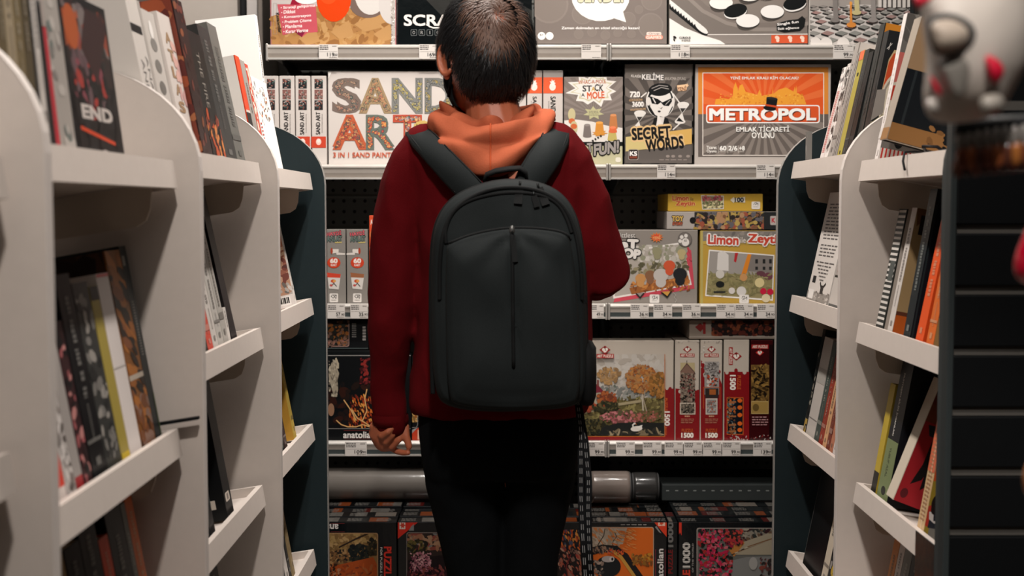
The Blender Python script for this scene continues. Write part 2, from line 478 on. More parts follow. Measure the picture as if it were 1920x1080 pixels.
# ---------------------------------------------------------------- back shelving with price rails
YF = 3.66                                   # front of the price rails
RAILY = (83, 308, 570, 828)                 # photo heights of the rail tops
RZ = [P(960, y, YF).z for y in RAILY]
X0, X1 = P(500, 300, YF).x, P(1141, 300, YF).x
W = X1 - X0
def store_shelving(xa, xb, label):
    root = thing('store_shelving', label, 'shelving', ((xa + xb) / 2, YF + .2, 0), 'back wall shelving modules')
    g = G(); g.box(xa + .002, xb - .002, 4.03, 4.05, 0.1, 2.3, mat((96, 98, 95), 'pegboard'))
    for k in range(24):
        z = 0.165 + k * 0.0999; g.prism([(4.03, z - .006), (4.026, z), (4.03, z + .006)], 'x', xa + .03, xb - .03, mat((104, 105, 101), 'darkpaint'))
    g.build('pegboard_panel', root)
    for x in (xa, xb - .03):
        g = G(); g.bbox(x, x + .03, 4.012, 4.075, 0, 2.3, mat((44, 47, 48), 'darkpaint'), .003); g.build('upright', root)
    g = G(); g.box(xa + .004, xb - .004, 3.40, 4.01, 0.0, 0.185, mat((48, 50, 52), 'darkpaint')); g.build('base_deck', root)
    for i, z in enumerate(RZ):
        g = G(); g.box(xa + .006, xb - .006, YF + .022, 4.012, z - .03, z - .004, mat((120, 118, 114), 'paint')); sh = g.build('shelf', root)
        g = G(); hi = mat((226, 222, 216), 'metal'); mid = mat((176, 168, 160), 'paint'); low = mat((52, 58, 58) if i > 1 else (120, 112, 104), 'darkpaint')  # groove painted lighter on the upper two rails to imitate their reflections
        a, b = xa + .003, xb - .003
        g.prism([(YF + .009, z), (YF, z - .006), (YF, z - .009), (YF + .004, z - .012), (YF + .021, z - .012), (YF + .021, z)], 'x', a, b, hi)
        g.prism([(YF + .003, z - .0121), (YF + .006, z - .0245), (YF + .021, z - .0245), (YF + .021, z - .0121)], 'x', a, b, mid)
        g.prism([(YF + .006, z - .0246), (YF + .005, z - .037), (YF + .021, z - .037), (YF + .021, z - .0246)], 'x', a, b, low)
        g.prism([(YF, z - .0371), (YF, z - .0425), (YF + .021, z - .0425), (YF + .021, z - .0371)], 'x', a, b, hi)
        g.build('price_rail', sh)
        for q0, q1 in ((a - .0022, a + .004), (b - .004, b + .0022)):
            g = G(); g.bbox(q0, q1, YF - .003, YF + .020, z - .046, z + .002, mat((190, 186, 180), 'metal'), .002); g.build('rail_end_cap', sh)
        for x in (xa + .035, xb - .035):
            g = G(); g.prism([(YF + .06, z - .031), (YF + .10, z - .05), (4.01, z - .085), (4.01, z - .031)], 'x', x - .002, x + .002, mat((60, 62, 62), 'darkpaint')); g.build('shelf_bracket', sh)
    return root
store_shelving(X0, X1, 'back wall shelving module behind the person, left of the rail joint')
store_shelving(X1, X1 + W, 'back wall shelving module to the right of the person holding the orange property game')
SZ = [z - .004 for z in RZ]                 # tops of the shelves

ORD = ['first', 'second', 'third', 'fourth', 'fifth', 'sixth', 'seventh', 'eighth']
def price_tag(x0, x1, row, price, label, dim=1.0):
    y0, y1 = RAILY[row] + 4, RAILY[row] + 28
    a, b = P(x0, y0, YF), P(x1, y1, YF); z0, z1 = RZ[row] - .0415, RZ[row] - .0005
    Y = YF - .003; g = G(); g.box(a.x, b.x, Y, Y + .0016, z0, z1, mat((204, 198, 192), 'print'))
    o = g.build('price_tag', origin=(a.x, Y, z0)); tag(o, label, 'price tag', 'price tags in the shelf rails')
    w, h = b.x - a.x, z1 - z0
    pr = Print(lambda x, y: Vector((a.x + x * w, Y, z1 - y * h)), (0, -1, 0))
    ink = (52, 50, 50)
    pr.lines(.05, .08, .5, .42, 3, ink, len(label)); pr.lines(.7, .10, .95, .22, 1, (120, 114, 108), 3)
    pr.line([(.04, .5), (.96, .5)], .015, (140, 134, 128))
    if price:
        pr.text(price[:-3], .62, .70, .12 * len(price[:-3]), .24, ink, off=.02); pr.text(price[-3:], .87, .73, .2, .18, ink, off=.01)
    pr.lines(.55, .88, .95, .96, 1, (110, 105, 100), 5)
    pr.build('printed_lettering', o)
R1, R2, R3, R4 = 'top shelf rail', 'second shelf rail', 'third shelf rail', 'fourth shelf rail'
for x0, x1, row, pc, lb in (
    (598, 634, 0, '119,00', 'price tag 119,00 on the rail under the marble game box'),
    (786, 822, 0, '169,00', 'price tag 169,00 on the rail beside the person\'s head'),
    (1090, 1127, 0, '', 'overexposed price tag on the top rail just left of the rail joint'),
    (1257, 1293, 0, '118,90', 'price tag 118,90 on the rail under the black and white disc game'),
    (1562, 1600, 0, '99,90', 'overexposed blank looking price tag at the right end of the top rail'),
    (1232, 1266, 1, '114,90', 'price tag 114,90 on the rail under the spy word game box'),
    (1418, 1452, 1, '114,90', 'price tag 114,90 on the rail under the orange property game box'),
    (614, 647, 2, '57,90', 'price tag 57,90 under the grey card game boxes at left'),
    (657, 690, 2, '35,90', 'price tag starting with 35 next to the person\'s left sleeve'),
    (1105, 1132, 2, '49,90', 'price tag 49,90 just right of the backpack under the elbow'),
    (1182, 1216, 2, '36,90', 'price tag 36,90 right of the elbow, first on its rail section'),
    (1225, 1260, 2, '34,90', 'price tag 34,90 under the middle of the pet puzzle box'),
    (1279, 1313, 2, '36,90', 'price tag 36,90 under the right corner of the pet puzzle box'),
    (1343, 1377, 2, '34,90', 'price tag 34,90, left one of two touching tags under the yellow box'),
    (1378, 1412, 2, '34,90', 'price tag 34,90, right one of two touching tags under the yellow box'),
    (1419, 1452, 2, '34,90', 'price tag 34,90 at the right end of the rail under the yellow box'),
    (647, 688, 3, '109,90', 'price tag 109,90 beside the person\'s left hand'),
    (1098, 1133, 3, '99,90', 'price tag 99,90 touching the person\'s right hip, left of the rail joint'),
    (1155, 1190, 3, '99,90', 'price tag 99,90, first right of the joint under the cottage puzzle'),
    (1205, 1240, 3, '99,90', 'price tag 99,90 under the right part of the cottage puzzle'),
    (1246, 1280, 3, '99,90', 'price tag 99,90 below the gap between cottage puzzle and church puzzle'),
    (1282, 1316, 3, '99,90', 'price tag 99,90 below the red and white church puzzle box'),
    (1318, 1352, 3, '99,90', 'price tag 99,90 below the winter village puzzle box'),
    (1354, 1388, 3, '99,90', 'price tag 99,90 below the puzzle box with orange lanterns'),
    (1412, 1446, 3, '139,90', 'price tag 139,90 at the right end of the puzzle rail')):
    price_tag(x0, x1, row, pc, lb)

# ---------------------------------------------------------------- boxed games and puzzles
def proj(v):
    c, s = math.cos(PITCH), math.sin(PITCH); dz = v[2] - CAMZ
    d = v[1] * c - dz * s; u = v[1] * s + dz * c
    return 960 + F * v[0] / d, 540 - F * u / d
YB = 3.687
def game_box(name, x0, y0, x1, zb, body, label, cat, group=None, Y=YB, D=0.07, gain=None, kind='print', side=None):
    """upright box whose front shows at x0..x1 with its top edge at y0, standing on height zb"""
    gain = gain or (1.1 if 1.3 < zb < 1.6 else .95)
    a, b = P(x0, y0, Y), P(x1, y0, Y); zt = a.z; zb = zb + .0007
    g = G(); g.bbox(a.x + .0008, b.x - .0008, Y, Y + D, zb, zt, mat(body, kind, gain), .0016)
    o = g.build(name, origin=((a.x + b.x) / 2, Y + D / 2, zb)); tag(o, label, cat, group)
    yb = proj((a.x, Y, zb))[1]
    pr = Print(lambda x, y: P(x, y, Y), (0, -1, 0), (x0 + .8, y0 + .6, x1 - .8, yb - .6), gain, kind)
    pr.y1 = yb; pr.y0 = y0; pr.x0 = x0; pr.x1 = x1; pr.root = o
    return pr
def done(pr): pr.build('printed_front', pr.root)
GB, PB = 'board game', 'puzzle box'
BK = (12, 14, 17); WH = (214, 206, 199); GR = (126, 118, 111); ORG = (214, 84, 42)

# --- top shelf
TOP = SZ[0]
p = game_box('board_game_box', 504, -135, 742, TOP, (170, 110, 112), 'marble game box with orange and white balls on sand, top shelf left', GB, 'games on the top shelf', kind='gloss')
p.rect(509, -135, 736, 83, (186, 178, 174))
p.poly([(509, 36), (560, 20), (600, 10), (640, 14), (736, 18), (736, 83), (509, 83)], (166, 122, 74))
p.daubs(509, 30, 736, 83, 60, [(176, 134, 84), (150, 106, 62), (182, 142, 94), (158, 114, 70), (140, 98, 58)], 16, 3, .5)
for x, y, w in ((620, 60, 34), (664, 46, 40), (700, 64, 36), (560, 72, 30), (690, 34, 30)): p.poly([(x, y), (x + w, y - 22), (x + w + 10, y + 6), (x + w * .5, y + 14)], (178, 136, 88))
p.ell(690, 8, 34, 26, (110, 92, 84)); p.ell(695, -12, 30, 40, (202, 197, 192)); p.ell(736, 6, 26, 40, (196, 190, 186))
p.poly([(520, 8), (545, 8), (553, -4), (566, 8), (592, 9), (596, 60), (576, 62), (566, 70), (556, 60), (530, 66)], (186, 82, 92))
p.poly([(553, 60), (574, 56), (566, 70)], (122, 34, 60)); p.poly([(544, 9), (553, -14), (562, 9)], (140, 30, 50))
p.ell(575, -6, 24, 14, (222, 224, 222)); p.ell(626, -6, 33, 47, (206, 64, 20)); p.ell(616, -14, 18, 22, (214, 76, 30))
for i, (t, w) in enumerate((('Strateji geliştirme', 60), ('Dikkat', 22), ('Konsantrasyon', 50), ('Problem Çözme', 50), ('Planlama', 32), ('Karar Verme', 42))):
    p.text(t, 531 + w / 2 + i * 1.0, 13 + i * 9.0, w, 6.2, (238, 226, 224), rot=-4, off=.025, shear=.15); p.ell(527.5 + i, 14.5 + i * 9, .9, .9, (238, 226, 224))
p.text('Kazanımlar', 523, 43, 38, 6, (60, 54, 52), rot=82, off=.02); p.frame(513, 6, 519, 64, .4, (150, 140, 134))
p.poly([(734, -135), (741, -135), (741, 84), (734, 84)], (176, 170, 164)); p.daubs(733, -10, 742, 84, 26, [(238, 234, 230), (120, 110, 104)], 3, 9, .4)
done(p)

p = game_box('board_game_box', 745, -135, 998, TOP, (22, 27, 29), 'black word tile game box with white title behind the head', GB, 'games on the top shelf', kind='gloss')
p.rect(745, -135, 998, 84, (17, 23, 25)); p.poly([(780, -20), (850, -60), (998, 20), (998, 83), (880, 83)], (64, 64, 62))
p.text('SCRABBLE', 838, 38, 160, 20, (226, 220, 214), off=.035); p.line([(800, 46), (806, 50), (812, 52), (826, 52), (836, 49)], 2.6, (226, 220, 214))
for i, t in enumerate('ORIGINAL'):
    x = 776 + i * 15; p.rrect(x - 6, 55, x + 6, 67, 2, (92, 96, 96)); p.rrect(x - 5, 56, x + 5, 66, 2, (20, 26, 28)); p.text(t, x, 61, 4.6 if t != 'I' else 1.2, 5.6, (150, 150, 148), off=.02)
p.poly([(958, 16), (976, 6), (992, 26), (992, 48), (975, 36)], (112, 108, 98)); p.line([(969, 26), (975, 20), (986, 33)], 3, (220, 214, 206)); p.line([(938, -4), (945, 4), (946, 10)], 2.5, (210, 206, 200))
done(p)

p = game_box('board_game_box', 1001.5, -120, 1253, TOP, (40, 40, 40), 'grey bubble pattern game box with white speech bubble', GB, 'games on the top shelf')
p.rect(1004, -120, 1250, 82, (122, 112, 106))
for x, y, r in ((1030, 8, 36), (1092, 26, 20), (1198, 18, 8), (1222, 0, 20), (1178, 36, 14), (1220, 48, 24), (1085, 64, 9), (1110, 60, 9), (1135, 66, 9), (1158, 62, 8), (1184, 64, 8), (1060, -30, 30)):
    p.ell(x, y, r, r, (134, 124, 117)); p.ell(x, y, r * .9, r * .9, (128, 118, 111))
p.ell(1126, -8, 55, 48, (232, 229, 224)); p.poly([(1150, 34), (1174, 42), (1166, 14)], (232, 229, 224))
p.text('SENDE!', 1126, -9, 84, 26, (204, 204, 176), off=.04, outline=(52, 50, 46))
p.text('Zaman dolmadan en sözel sözcüğü kazan!', 1126, 53, 146, 6.6, (240, 236, 232), off=.03, outline=(80, 74, 70), ow=.05)
p.ell(1015.5, 67.5, 7.4, 7.4, (236, 233, 228)); p.ell(1030.5, 67.5, 7.4, 7.4, (236, 233, 228)); p.text('6+', 1015.5, 65.5, 6, 4, (50, 48, 46), off=.02)
p.rrect(1212, 60, 1240, 67, 3, (226, 206, 196)); p.rrect(1210, 66, 1243, 74, 3.5, (226, 150, 130)); p.text('Grup', 1226, 63.5, 20, 5, (110, 100, 94)); p.text('GAMES', 1226, 70, 28, 5, (236, 222, 214), off=.03)
done(p)

p = game_box('board_game_box', 1254.5, -110, 1516, TOP, (92, 86, 81), 'grey disc flipping game box with black and white discs', GB, 'games on the top shelf')
p.rect(1255, -110, 1514, 82, (116, 108, 102)); p.rect(1255, 66, 1514, 82, (132, 124, 118))
p.ell(1440, -90, 190, 150, (138, 129, 122)); p.ell(1440, -92, 184, 145, (118, 109, 103)); p.ell(1440, -94, 176, 138, (126, 117, 110))
p.poly([(1255, 34), (1284, 52), (1318, 66), (1350, 76), (1360, 83), (1255, 83)], (226, 222, 217)); p.line([(1320, 65), (1514, 64)], 1.6, (222, 216, 210))
for k in range(13):
    t = k / 12; x, y = 1252 + 62 * t, 6 + 50 * t
    p.ell(x, y, 16, 6.4, (26, 28, 28), 38, 16); p.ell(x + 1.4, y - 2.3, 14.6, 5.2, (224, 220, 215), 38, 16)
for x, y, c in ((1352, 5, 1), (1379, 20, 0), (1402, 39, 1), (1448, 22, 1), (1490, 6, 0), (1405, -10, 1), (1440, -16, 0)):
    a, b = ((20, 24, 25), (228, 225, 221)) if c == 0 else ((228, 225, 221), (70, 66, 62))
    p.ell(x + 1, y + 4, 22, 13, (74, 68, 64), -14); p.ell(x, y + 2.6, 22, 12.6, b, -14 if c == 0 else 0); p.ell(x, y, 22, 12.4, a, -14 if c == 0 else 0)
p.poly([(1456, 44), (1478, 38), (1496, 36), (1504, 30), (1510, 36), (1508, 50), (1500, 58), (1470, 61), (1456, 57)], (30, 32, 32)); p.text('Single fun', 1477, 44, 40, 6, (236, 232, 228), -8, .03); p.text('İkili eğlence', 1478, 53, 40, 6, (236, 232, 228), -4, .03)
p.rect(1446, 66, 1514, 81, (202, 84, 50))
for x in (1457, 1481, 1504): p.ell(x, 71, 4.6, 3.6, (232, 200, 184), 30); p.ell(x + 1, 76, 3, 3.4, (232, 200, 184))
p.text('CURIOUS', 1284, 71, 21, 4, (50, 48, 46), off=.03); p.text('& GENIUS', 1286, 76, 16, 3.4, (50, 48, 46), off=.02); p.ell(1265, 70, 3.4, 2.2, (50, 48, 46), 30); p.ell(1264, 75, 1.4, 3, (50, 48, 46), -20)
done(p)

p = game_box('board_game_box', 1518, -100, 1706, TOP, (168, 162, 156), 'pale box picturing a grey grid board with orange peg', GB, 'games on the top shelf')
p.rect(1519, -100, 1704, 82, (150, 143, 137)); p.poly([(1519, 20), (1600, 8), (1704, 12), (1704, 83), (1519, 83)], (196, 190, 185))
for i in range(-3, 11):
    for j in range(9):
        sc = .55 + .075 * j; y = 12 + 8.2 * j * sc * 1.02; x = 1524 + (i * 27 + j * 9) * (.72 + .04 * j) - j * 4; w, h = 12.5 * (.72 + .05 * j), 4.2 * (.6 + .08 * j)
        p.poly([(x - w, y + h * .1), (x - w * .1, y - h), (x + w, y - h * .1), (x + w * .1, y + h)], (126 + (i * 7 + j * 13) % 28, 120 + (i * 7 + j * 13) % 26, 115 + (i * 7 + j * 13) % 26)); p.poly([(x - w, y + h * .1), (x + w * .1, y + h), (x + w * .1, y + h * 1.6), (x - w, y + h * .7)], (50, 50, 50))
for x0, h, c in ((1565, 46, (124, 118, 114)), (1636, 46, (140, 134, 130)), (1605, 32, (188, 176, 128))):
    p.ell(x0, h - 8, 9, 4.5, c); p.poly([(x0 - 5, -10), (x0 + 4, -12), (x0 + 6, h - 8), (x0 - 3, h - 8)], c)
p.ell(1595.5, 47, 9, 5, (206, 132, 60)); p.poly([(1592.5, 8), (1596, 6), (1597.5, 46), (1592.5, 46)], (206, 132, 60)); p.ell(1594.5, 7, 2.6, 4, (220, 150, 72))
for k in range(8): p.rect(1646 + k * 9, -6, 1652 + k * 9, 14 + k % 2, (204, 198, 192)); p.rect(1652 + k * 9, -4, 1654 + k * 9, 14, (84, 80, 78))
for x in (1528, 1548, 1580): p.ell(x, 84, 12, 14, (214, 208, 203))
done(p)

# --- second shelf
S2 = SZ[1]
def sand_spine(x0, x1, label, flip=False, gain=None):
    y0 = 142 if not flip else 132
    p = game_box('puzzle_box', x0, y0, x1, S2, (196, 188, 182), label, 'sand art box', 'sand art boxes seen edge on', D=.28, gain=gain)
    w = x1 - x0; m = (x0 + x1) / 2
    if not flip:
        for k, c in enumerate(((44, 50, 52), (122, 84, 78), (52, 50, 52))):
            p.rect(m - w * .27, 148 + k * 20, m + w * .27, 166 + k * 20, c); p.daubs(m - w * .25, 149 + k * 20, m + w * .25, 165 + k * 20, 26, [(150, 140, 136), (186, 150, 140), (70, 62, 62), (90, 120, 112), (150, 84, 70)], 1.6, 5 + k)
        p.text('SAND ART', m - 1, 231, 42, w * .27, (44, 42, 42), -90, .02); p.lines(m + w * .2, 214, m + w * .26, 250, 14, (110, 104, 100), 2)
        p.rect(x0, 256, x1, 277, (190, 66, 44)); p.ell(m, 266, 5, 6, (226, 188, 176)); p.star(m, 264, 5, 5, 7, .5, (236, 214, 206))
    else:
        p.rect(x0, 132, x1, 145, (150, 143, 138)); p.rect(x0 + .8, 145, x1 - .8, 175, (216, 92, 56)); p.ell(m - 1, 163, 6, 7, (236, 214, 206)); p.star(m - 1, 156, 6, 8, 7, .5, (240, 226, 220))
        p.text('SAND ART', m, 208, 54, w * .25, (40, 38, 38), 90, .02); p.lines(m - w * .24, 190, m - w * .18, 226, 14, (120, 114, 110), 2)
    done(p)
sand_spine(494, 522, 'leftmost sand art box edge, half hidden behind the white leaning book')
sand_spine(523, 552, 'second sand art box edge from the left on the second shelf')
sand_spine(553, 582, 'third sand art box edge from the left on the second shelf')
sand_spine(583, 612, 'sand art box edge touching the left side of the big SAND ART box')
sand_spine(952, 987, 'sand art box edge mostly hidden behind the head and hood', True)
sand_spine(988, 1017, 'sand art box edge with red emblem just right of the neck', True)
sand_spine(1018, 1056, 'sand art box edge with red emblem beside the mole stacking game', True)

p = game_box('sand_art_box', 614, 134, 948, S2, (198, 190, 184), 'large white SAND ART box with patterned letters behind the left shoulder', 'sand art box')
def patterned(t, cx, cy, w, h, cols, seed):
    p.text(t, cx, cy, w, h, cols[0], off=.055)
    R = random.Random(seed)
    # printed pattern: rings and petals kept inside the letter by clipping each to the letter's triangles
    vs, fs = glyphs(t, 0.0); v0 = vs
    xs = [v[0] for v in v0]; ys = [v[1] for v in v0]; sx, sy = w / (max(xs) - min(xs)), h / (max(ys) - min(ys)); mx, my = (max(xs) + min(xs)) / 2, (max(ys) + min(ys)) / 2
    T = [[(cx + (vs[i][0] - mx) * sx, cy - (vs[i][1] - my) * sy) for i in f] for f in fs]
    def inside(x, y):
        for q in T:
            s = 0; ok = True
            for i in range(len(q)):
                a, b = q[i - 1], q[i]; c = (b[0] - a[0]) * (y - a[1]) - (b[1] - a[1]) * (x - a[0])
                if c * s < -1e-9: ok = False; break
                if abs(c) > 1e-9: s = c
            if ok: return True
        return False
    p.k += 4; k0 = p.k; k = 0
    for _ in range(900):
        x, y, r = cx + (R.random() - .5) * w * 1.04, cy + (R.random() - .5) * h * 1.04, R.uniform(1.2, 3.8)
        if all(inside(x + .35 * r * math.cos(a), y + .35 * r * math.sin(a)) for a in (0, 1.57, 3.14, 4.71)):
            f = R.uniform(.6, 1); ro = R.uniform(0, 180); k += 1; q = (k % 40) * .02
            p.k = k0 + q; p.ell(x, y, r, r * f, (70, 68, 64), ro, 10, False); p.k = k0 + 1 + q; p.ell(x, y, r * .8, r * f * .74, R.choice(cols), ro, 9, False); p.k = k0 + 2 + q; p.ell(x, y, r * .36, r * f * .34, R.choice(cols), 0, 7, False)
            if k > 150: break
    p.k = k0 + 4
patterned('S', 650, 179.5, 46, 60, [(112, 98, 90), (80, 98, 94), (150, 106, 92), (168, 138, 114)], 1)
patterned('A', 704, 179.5, 56, 60, [(150, 128, 98), (172, 140, 100), (104, 104, 92), (176, 110, 86)], 2)
patterned('N', 763.5, 179.5, 52, 60, [(120, 120, 116), (160, 146, 78), (140, 140, 138), (176, 162, 96)], 3)
patterned('D', 823, 179.5, 48, 60, [(116, 116, 112), (178, 154, 76), (140, 138, 132), (92, 96, 96)], 4)
patterned('A', 656, 248, 58, 59, [(178, 88, 58), (76, 88, 82), (206, 150, 96), (150, 60, 60)], 5)
patterned('R', 713, 248, 47, 59, [(96, 104, 96), (188, 96, 60), (214, 160, 92), (156, 70, 74)], 6)
patterned('T', 764, 248, 48, 59, [(176, 76, 56), (84, 92, 90), (222, 164, 104), (150, 150, 156)], 7)
p.ell(792, 239, 16, 13, (188, 160, 90)); p.star(792, 239, 18, 14, 14, .84, (192, 164, 96)); p.text('10-99', 794, 236, 26, 6, (70, 58, 40), off=.02); p.text('YEARS', 794, 244, 20, 5, (70, 58, 40), off=.02)
p.text('3 IN 1 SAND PAINTING', 690, 290.5, 130, 9, (182, 88, 62), off=.03)
p.poly([(615, 135), (622, 135), (616, 148)], (226, 222, 217))
done(p)

p = game_box('board_game_box', 1057, 144, 1168.5, S2, (116, 107, 101), 'stacking cups game box with white starburst title right of the hood', GB, 'games on the second shelf')
p.rect(1058, 145, 1167, 307, (120, 110, 104)); p.rays(1112, 215, 110, 14, (132, 122, 116), 180, 360)
p.poly([(1058, 226), (1080, 224), (1110, 228), (1140, 236), (1167, 240), (1167, 270), (1058, 266)], (218, 213, 207)); p.rect(1058, 266, 1167, 308, (30, 32, 32)); p.poly([(1058, 272), (1167, 274), (1167, 308), (1058, 308)], (182, 178, 146))
p.star(1112, 168, 48, 34, 11, .72, (224, 219, 213), 6, 3); p.star(1112, 168, 40, 27, 11, .74, (196, 190, 160), 6, 3); p.star(1112, 168, 35, 23, 11, .8, (222, 217, 211), 6, 3)
p.text('WHAC-A-MOLE', 1110, 153.5, 52, 7, (178, 100, 62), -2, .02); p.text('ST', 1101, 166, 17, 11, (60, 58, 56), 0, .03); p.text('A', 1112.5, 167, 7, 8, (196, 156, 70), 0, .03); p.text('CK', 1123, 164.5, 16, 12, (70, 62, 60), 4, .03); p.text('A', 1093, 178, 6, 6, (60, 58, 56), 0, .03); p.text('MOLE', 1117, 178.5, 32, 12, (204, 92, 50), -3, .04)
p.star(1113, 212, 20, 13, 7, .55, (184, 180, 140), 10); p.lines(1104, 208, 1122, 218, 4, (120, 116, 96), 1)
for x, y, w, h, c in ((1101, 245, 8, 21, (118, 108, 104)), (1124, 241, 9, 22, (204, 136, 56)), (1150, 228, 8, 24, (186, 120, 72)), (1148, 254, 9, 16, (186, 170, 100)), (1149, 243, 8, 8, (212, 106, 66))):
    p.poly([(x - w * .72, y - h / 2), (x + w * .72, y - h / 2), (x + w, y + h / 2), (x - w, y + h / 2)], c); p.ell(x, y - h / 2, w * .72, 2.4, tuple(min(255, v + 24) for v in c)); p.ell(x, y + h / 2, w, 2.6, c)
p.star(1124, 250, 15, 7, 9, .6, (206, 140, 60), 0, 2)
for k, x in enumerate((1072, 1076)): p.ell(x, 215 + k * 24, 7, 12, (190, 180, 140)); p.ell(x, 227 + k * 10, 6, 5, (196, 100, 60))
for k in range(4): p.rect(1110 + k * 5, 262 - k * 3, 1113 + k * 5, 266 - k * 3, (60, 58, 58), -30)
p.text('FUN!', 1137, 278, 46, 20, (150, 144, 140), -8, .06, (30, 31, 31), .14, .15); p.text('T', 1106, 277, 9, 16, (150, 144, 140), -4, .05, (30, 31, 31), .12)
p.rrect(1154, 295, 1164, 304, 3, (214, 210, 196))
done(p)

p = game_box('board_game_box', 1170, 119.5, 1300, S2, (34, 35, 35), 'grey word guessing game box with man in sunglasses, SECRET WORDS', GB, 'games on the second shelf')
p.rect(1172, 121, 1297, 305, (108, 100, 94)); p.rays(1236, 216, 130, 18, (76, 70, 66)); p.rect(1172, 121, 1297, 147, (104, 97, 91))
p.text('KLASİK', 1193, 142, 19, 6, (206, 200, 194), 4, .02); p.text('KELİME', 1224, 143, 40, 13, (216, 211, 206), 2, .05, (50, 48, 46), .12); p.text('ANLATMA OYUNU', 1266, 147.5, 40, 5.4, (176, 168, 160), 0, .02)
p.ell(1238, 190, 27, 31, (222, 218, 212)); p.ell(1238, 191, 25, 30, (26, 28, 28)); p.poly([(1219, 180), (1232, 168), (1252, 166), (1258, 180), (1260, 200), (1252, 216), (1240, 222), (1228, 215), (1219, 200)], (216, 211, 205))
p.ell(1238, 168, 22, 12, (30, 31, 31), -6); p.line([(1222, 166), (1236, 160), (1252, 162)], 1.6, (150, 144, 140)); p.line([(1226, 170), (1240, 164), (1254, 167)], 1.2, (170, 164, 158)); p.ell(1216, 190, 4, 8, (210, 204, 198)); p.ell(1261, 192, 3.6, 8, (210, 204, 198))
p.poly([(1218, 180), (1234, 186), (1242, 192), (1259, 184), (1260, 190), (1254, 199), (1244, 198), (1239, 192), (1233, 196), (1222, 194)], (22, 24, 25)); p.line([(1224, 184), (1229, 193)], 2, (214, 210, 204)); p.line([(1248, 196), (1256, 188)], 1.4, (170, 166, 160))
p.poly([(1233, 200), (1238, 203), (1243, 200), (1240, 205)], (120, 114, 108)); p.ell(1236, 209, 3, 1.8, (60, 54, 52)); p.poly([(1222, 238), (1226, 222), (1238, 218), (1252, 222), (1258, 240)], (30, 31, 31)); p.poly([(1236, 219), (1246, 220), (1242, 238), (1234, 238)], (206, 200, 194)); p.poly([(1233, 214), (1236, 213), (1238, 224), (1244, 236), (1230, 236), (1232, 226)], (218, 213, 207))
for cx, cy in ((1277, 212), (1196, 228)):
    p.ell(cx + 4, cy - 16, 11, 5, (216, 211, 205)); p.poly([(cx - 7, cy - 15), (cx + 15, cy - 15), (cx + 2, cy + 1)], (214, 209, 203)); p.poly([(cx - 2, cy - 9), (cx + 9, cy - 9), (cx + 2, cy)], (70, 66, 62)); p.poly([(cx + 2, cy - 1), (cx + 7, cy + 17), (cx - 12, cy + 15)], (214, 209, 203)); p.ell(cx - 2, cy + 16, 10, 4.6, (216, 211, 205)); p.poly([(cx - 4, cy + 8), (cx + 5, cy + 17), (cx - 9, cy + 15)], (30, 31, 31))
p.line([(1262, 176), (1272, 190), (1276, 196)], 2.4, (216, 211, 205)); p.line([(1202, 182), (1212, 174)], 2.4, (216, 211, 205)); p.line([(1274, 232), (1262, 243)], 2.4, (216, 211, 205))
p.text('720', 1190.5, 177, 18, 10, (226, 221, 216), 0, .06); p.text('GİZLİ KELİME', 1192, 187, 25, 4.6, (196, 160, 118), -4, .02); p.text('3600', 1196, 195.5, 21, 9, (226, 221, 216), 0, .05); p.text('ANLATMA KELİME', 1196, 204.5, 29, 4.6, (196, 160, 118), -5, .02)
p.poly([(1269, 160), (1288, 158), (1287, 170), (1271, 171)], (226, 188, 150)); p.text('YENİ', 1278.5, 165.5, 16, 9, (110, 66, 40), -4, .04); p.star(1288, 160, 4, 4, 5, .5, (226, 188, 150))
p.poly([(1173, 257), (1297, 241), (1297, 270), (1173, 284)], (200, 182, 124)); p.poly([(1235, 249), (1297, 241), (1297, 270), (1235, 277)], (204, 164, 92))
p.text('SECRET', 1221, 249.5, 72, 21, (30, 30, 30), -4, .05, (214, 180, 130), .16); p.text('WORDS', 1246, 270, 70, 22, (30, 30, 30), -6, .05, (214, 180, 130), .16)
p.poly([(1172, 285), (1297, 271), (1297, 306), (1172, 306)], (92, 86, 82)); p.text('SECRET', 1221, 249.5, 72, 21, (34, 33, 33), -4, .05); p.text('WORDS', 1246, 270, 70, 22, (34, 33, 33), -6, .05)
p.rrect(1178, 280, 1197, 300, 3, (150, 140, 134)); p.rrect(1179, 281, 1196, 299, 3, (40, 32, 30)); p.text('KS', 1187.5, 288, 13, 8, (230, 226, 222), 0, .05); p.rect(1180.5, 293, 1194.5, 297, (120, 60, 44))
for x in (1252, 1262, 1275, 1290): p.ell(x, 293, 3.6, 2.6, (140, 130, 124))
p.lines(1236, 299, 1294, 302, 1, (140, 130, 124), 4)
done(p)

p = game_box('board_game_box', 1303.5, 120.5, 1559, S2, (172, 164, 158), 'orange and grey METROPOL property trading game box with top hat', GB, 'games on the second shelf')
p.rect(1309, 126, 1553, 214, (206, 130, 52)); p.rect(1309, 214, 1553, 294, (96, 88, 83))
p.rect(1317, 136, 1545, 292, (222, 214, 206)); p.rect(1318.5, 137.5, 1543.5, 214, (210, 84, 36)); p.clip = (1318.5, 137.5, 1543.5, 290.5)
p.rect(1318.5, 214, 1543.5, 290.5, (98, 90, 85)); p.rays(1432, 214, 190, 13, (128, 119, 112), 8, 172)
p.rays(1432, 205, 190, 12, (216, 104, 54), 185, 355)
sky = [(1340, 196), (1342, 186), (1355, 184), (1366, 186), (1374, 180), (1375, 166), (1379, 154), (1383, 166), (1384, 172), (1387, 160), (1392, 158), (1398, 172), (1420, 178), (1424, 168), (1428, 180), (1436, 178), (1448, 176), (1449, 162), (1450, 176), (1460, 168), (1474, 164), (1488, 172), (1490, 162), (1491, 172), (1493, 160), (1494, 174), (1506, 180), (1512, 196)]
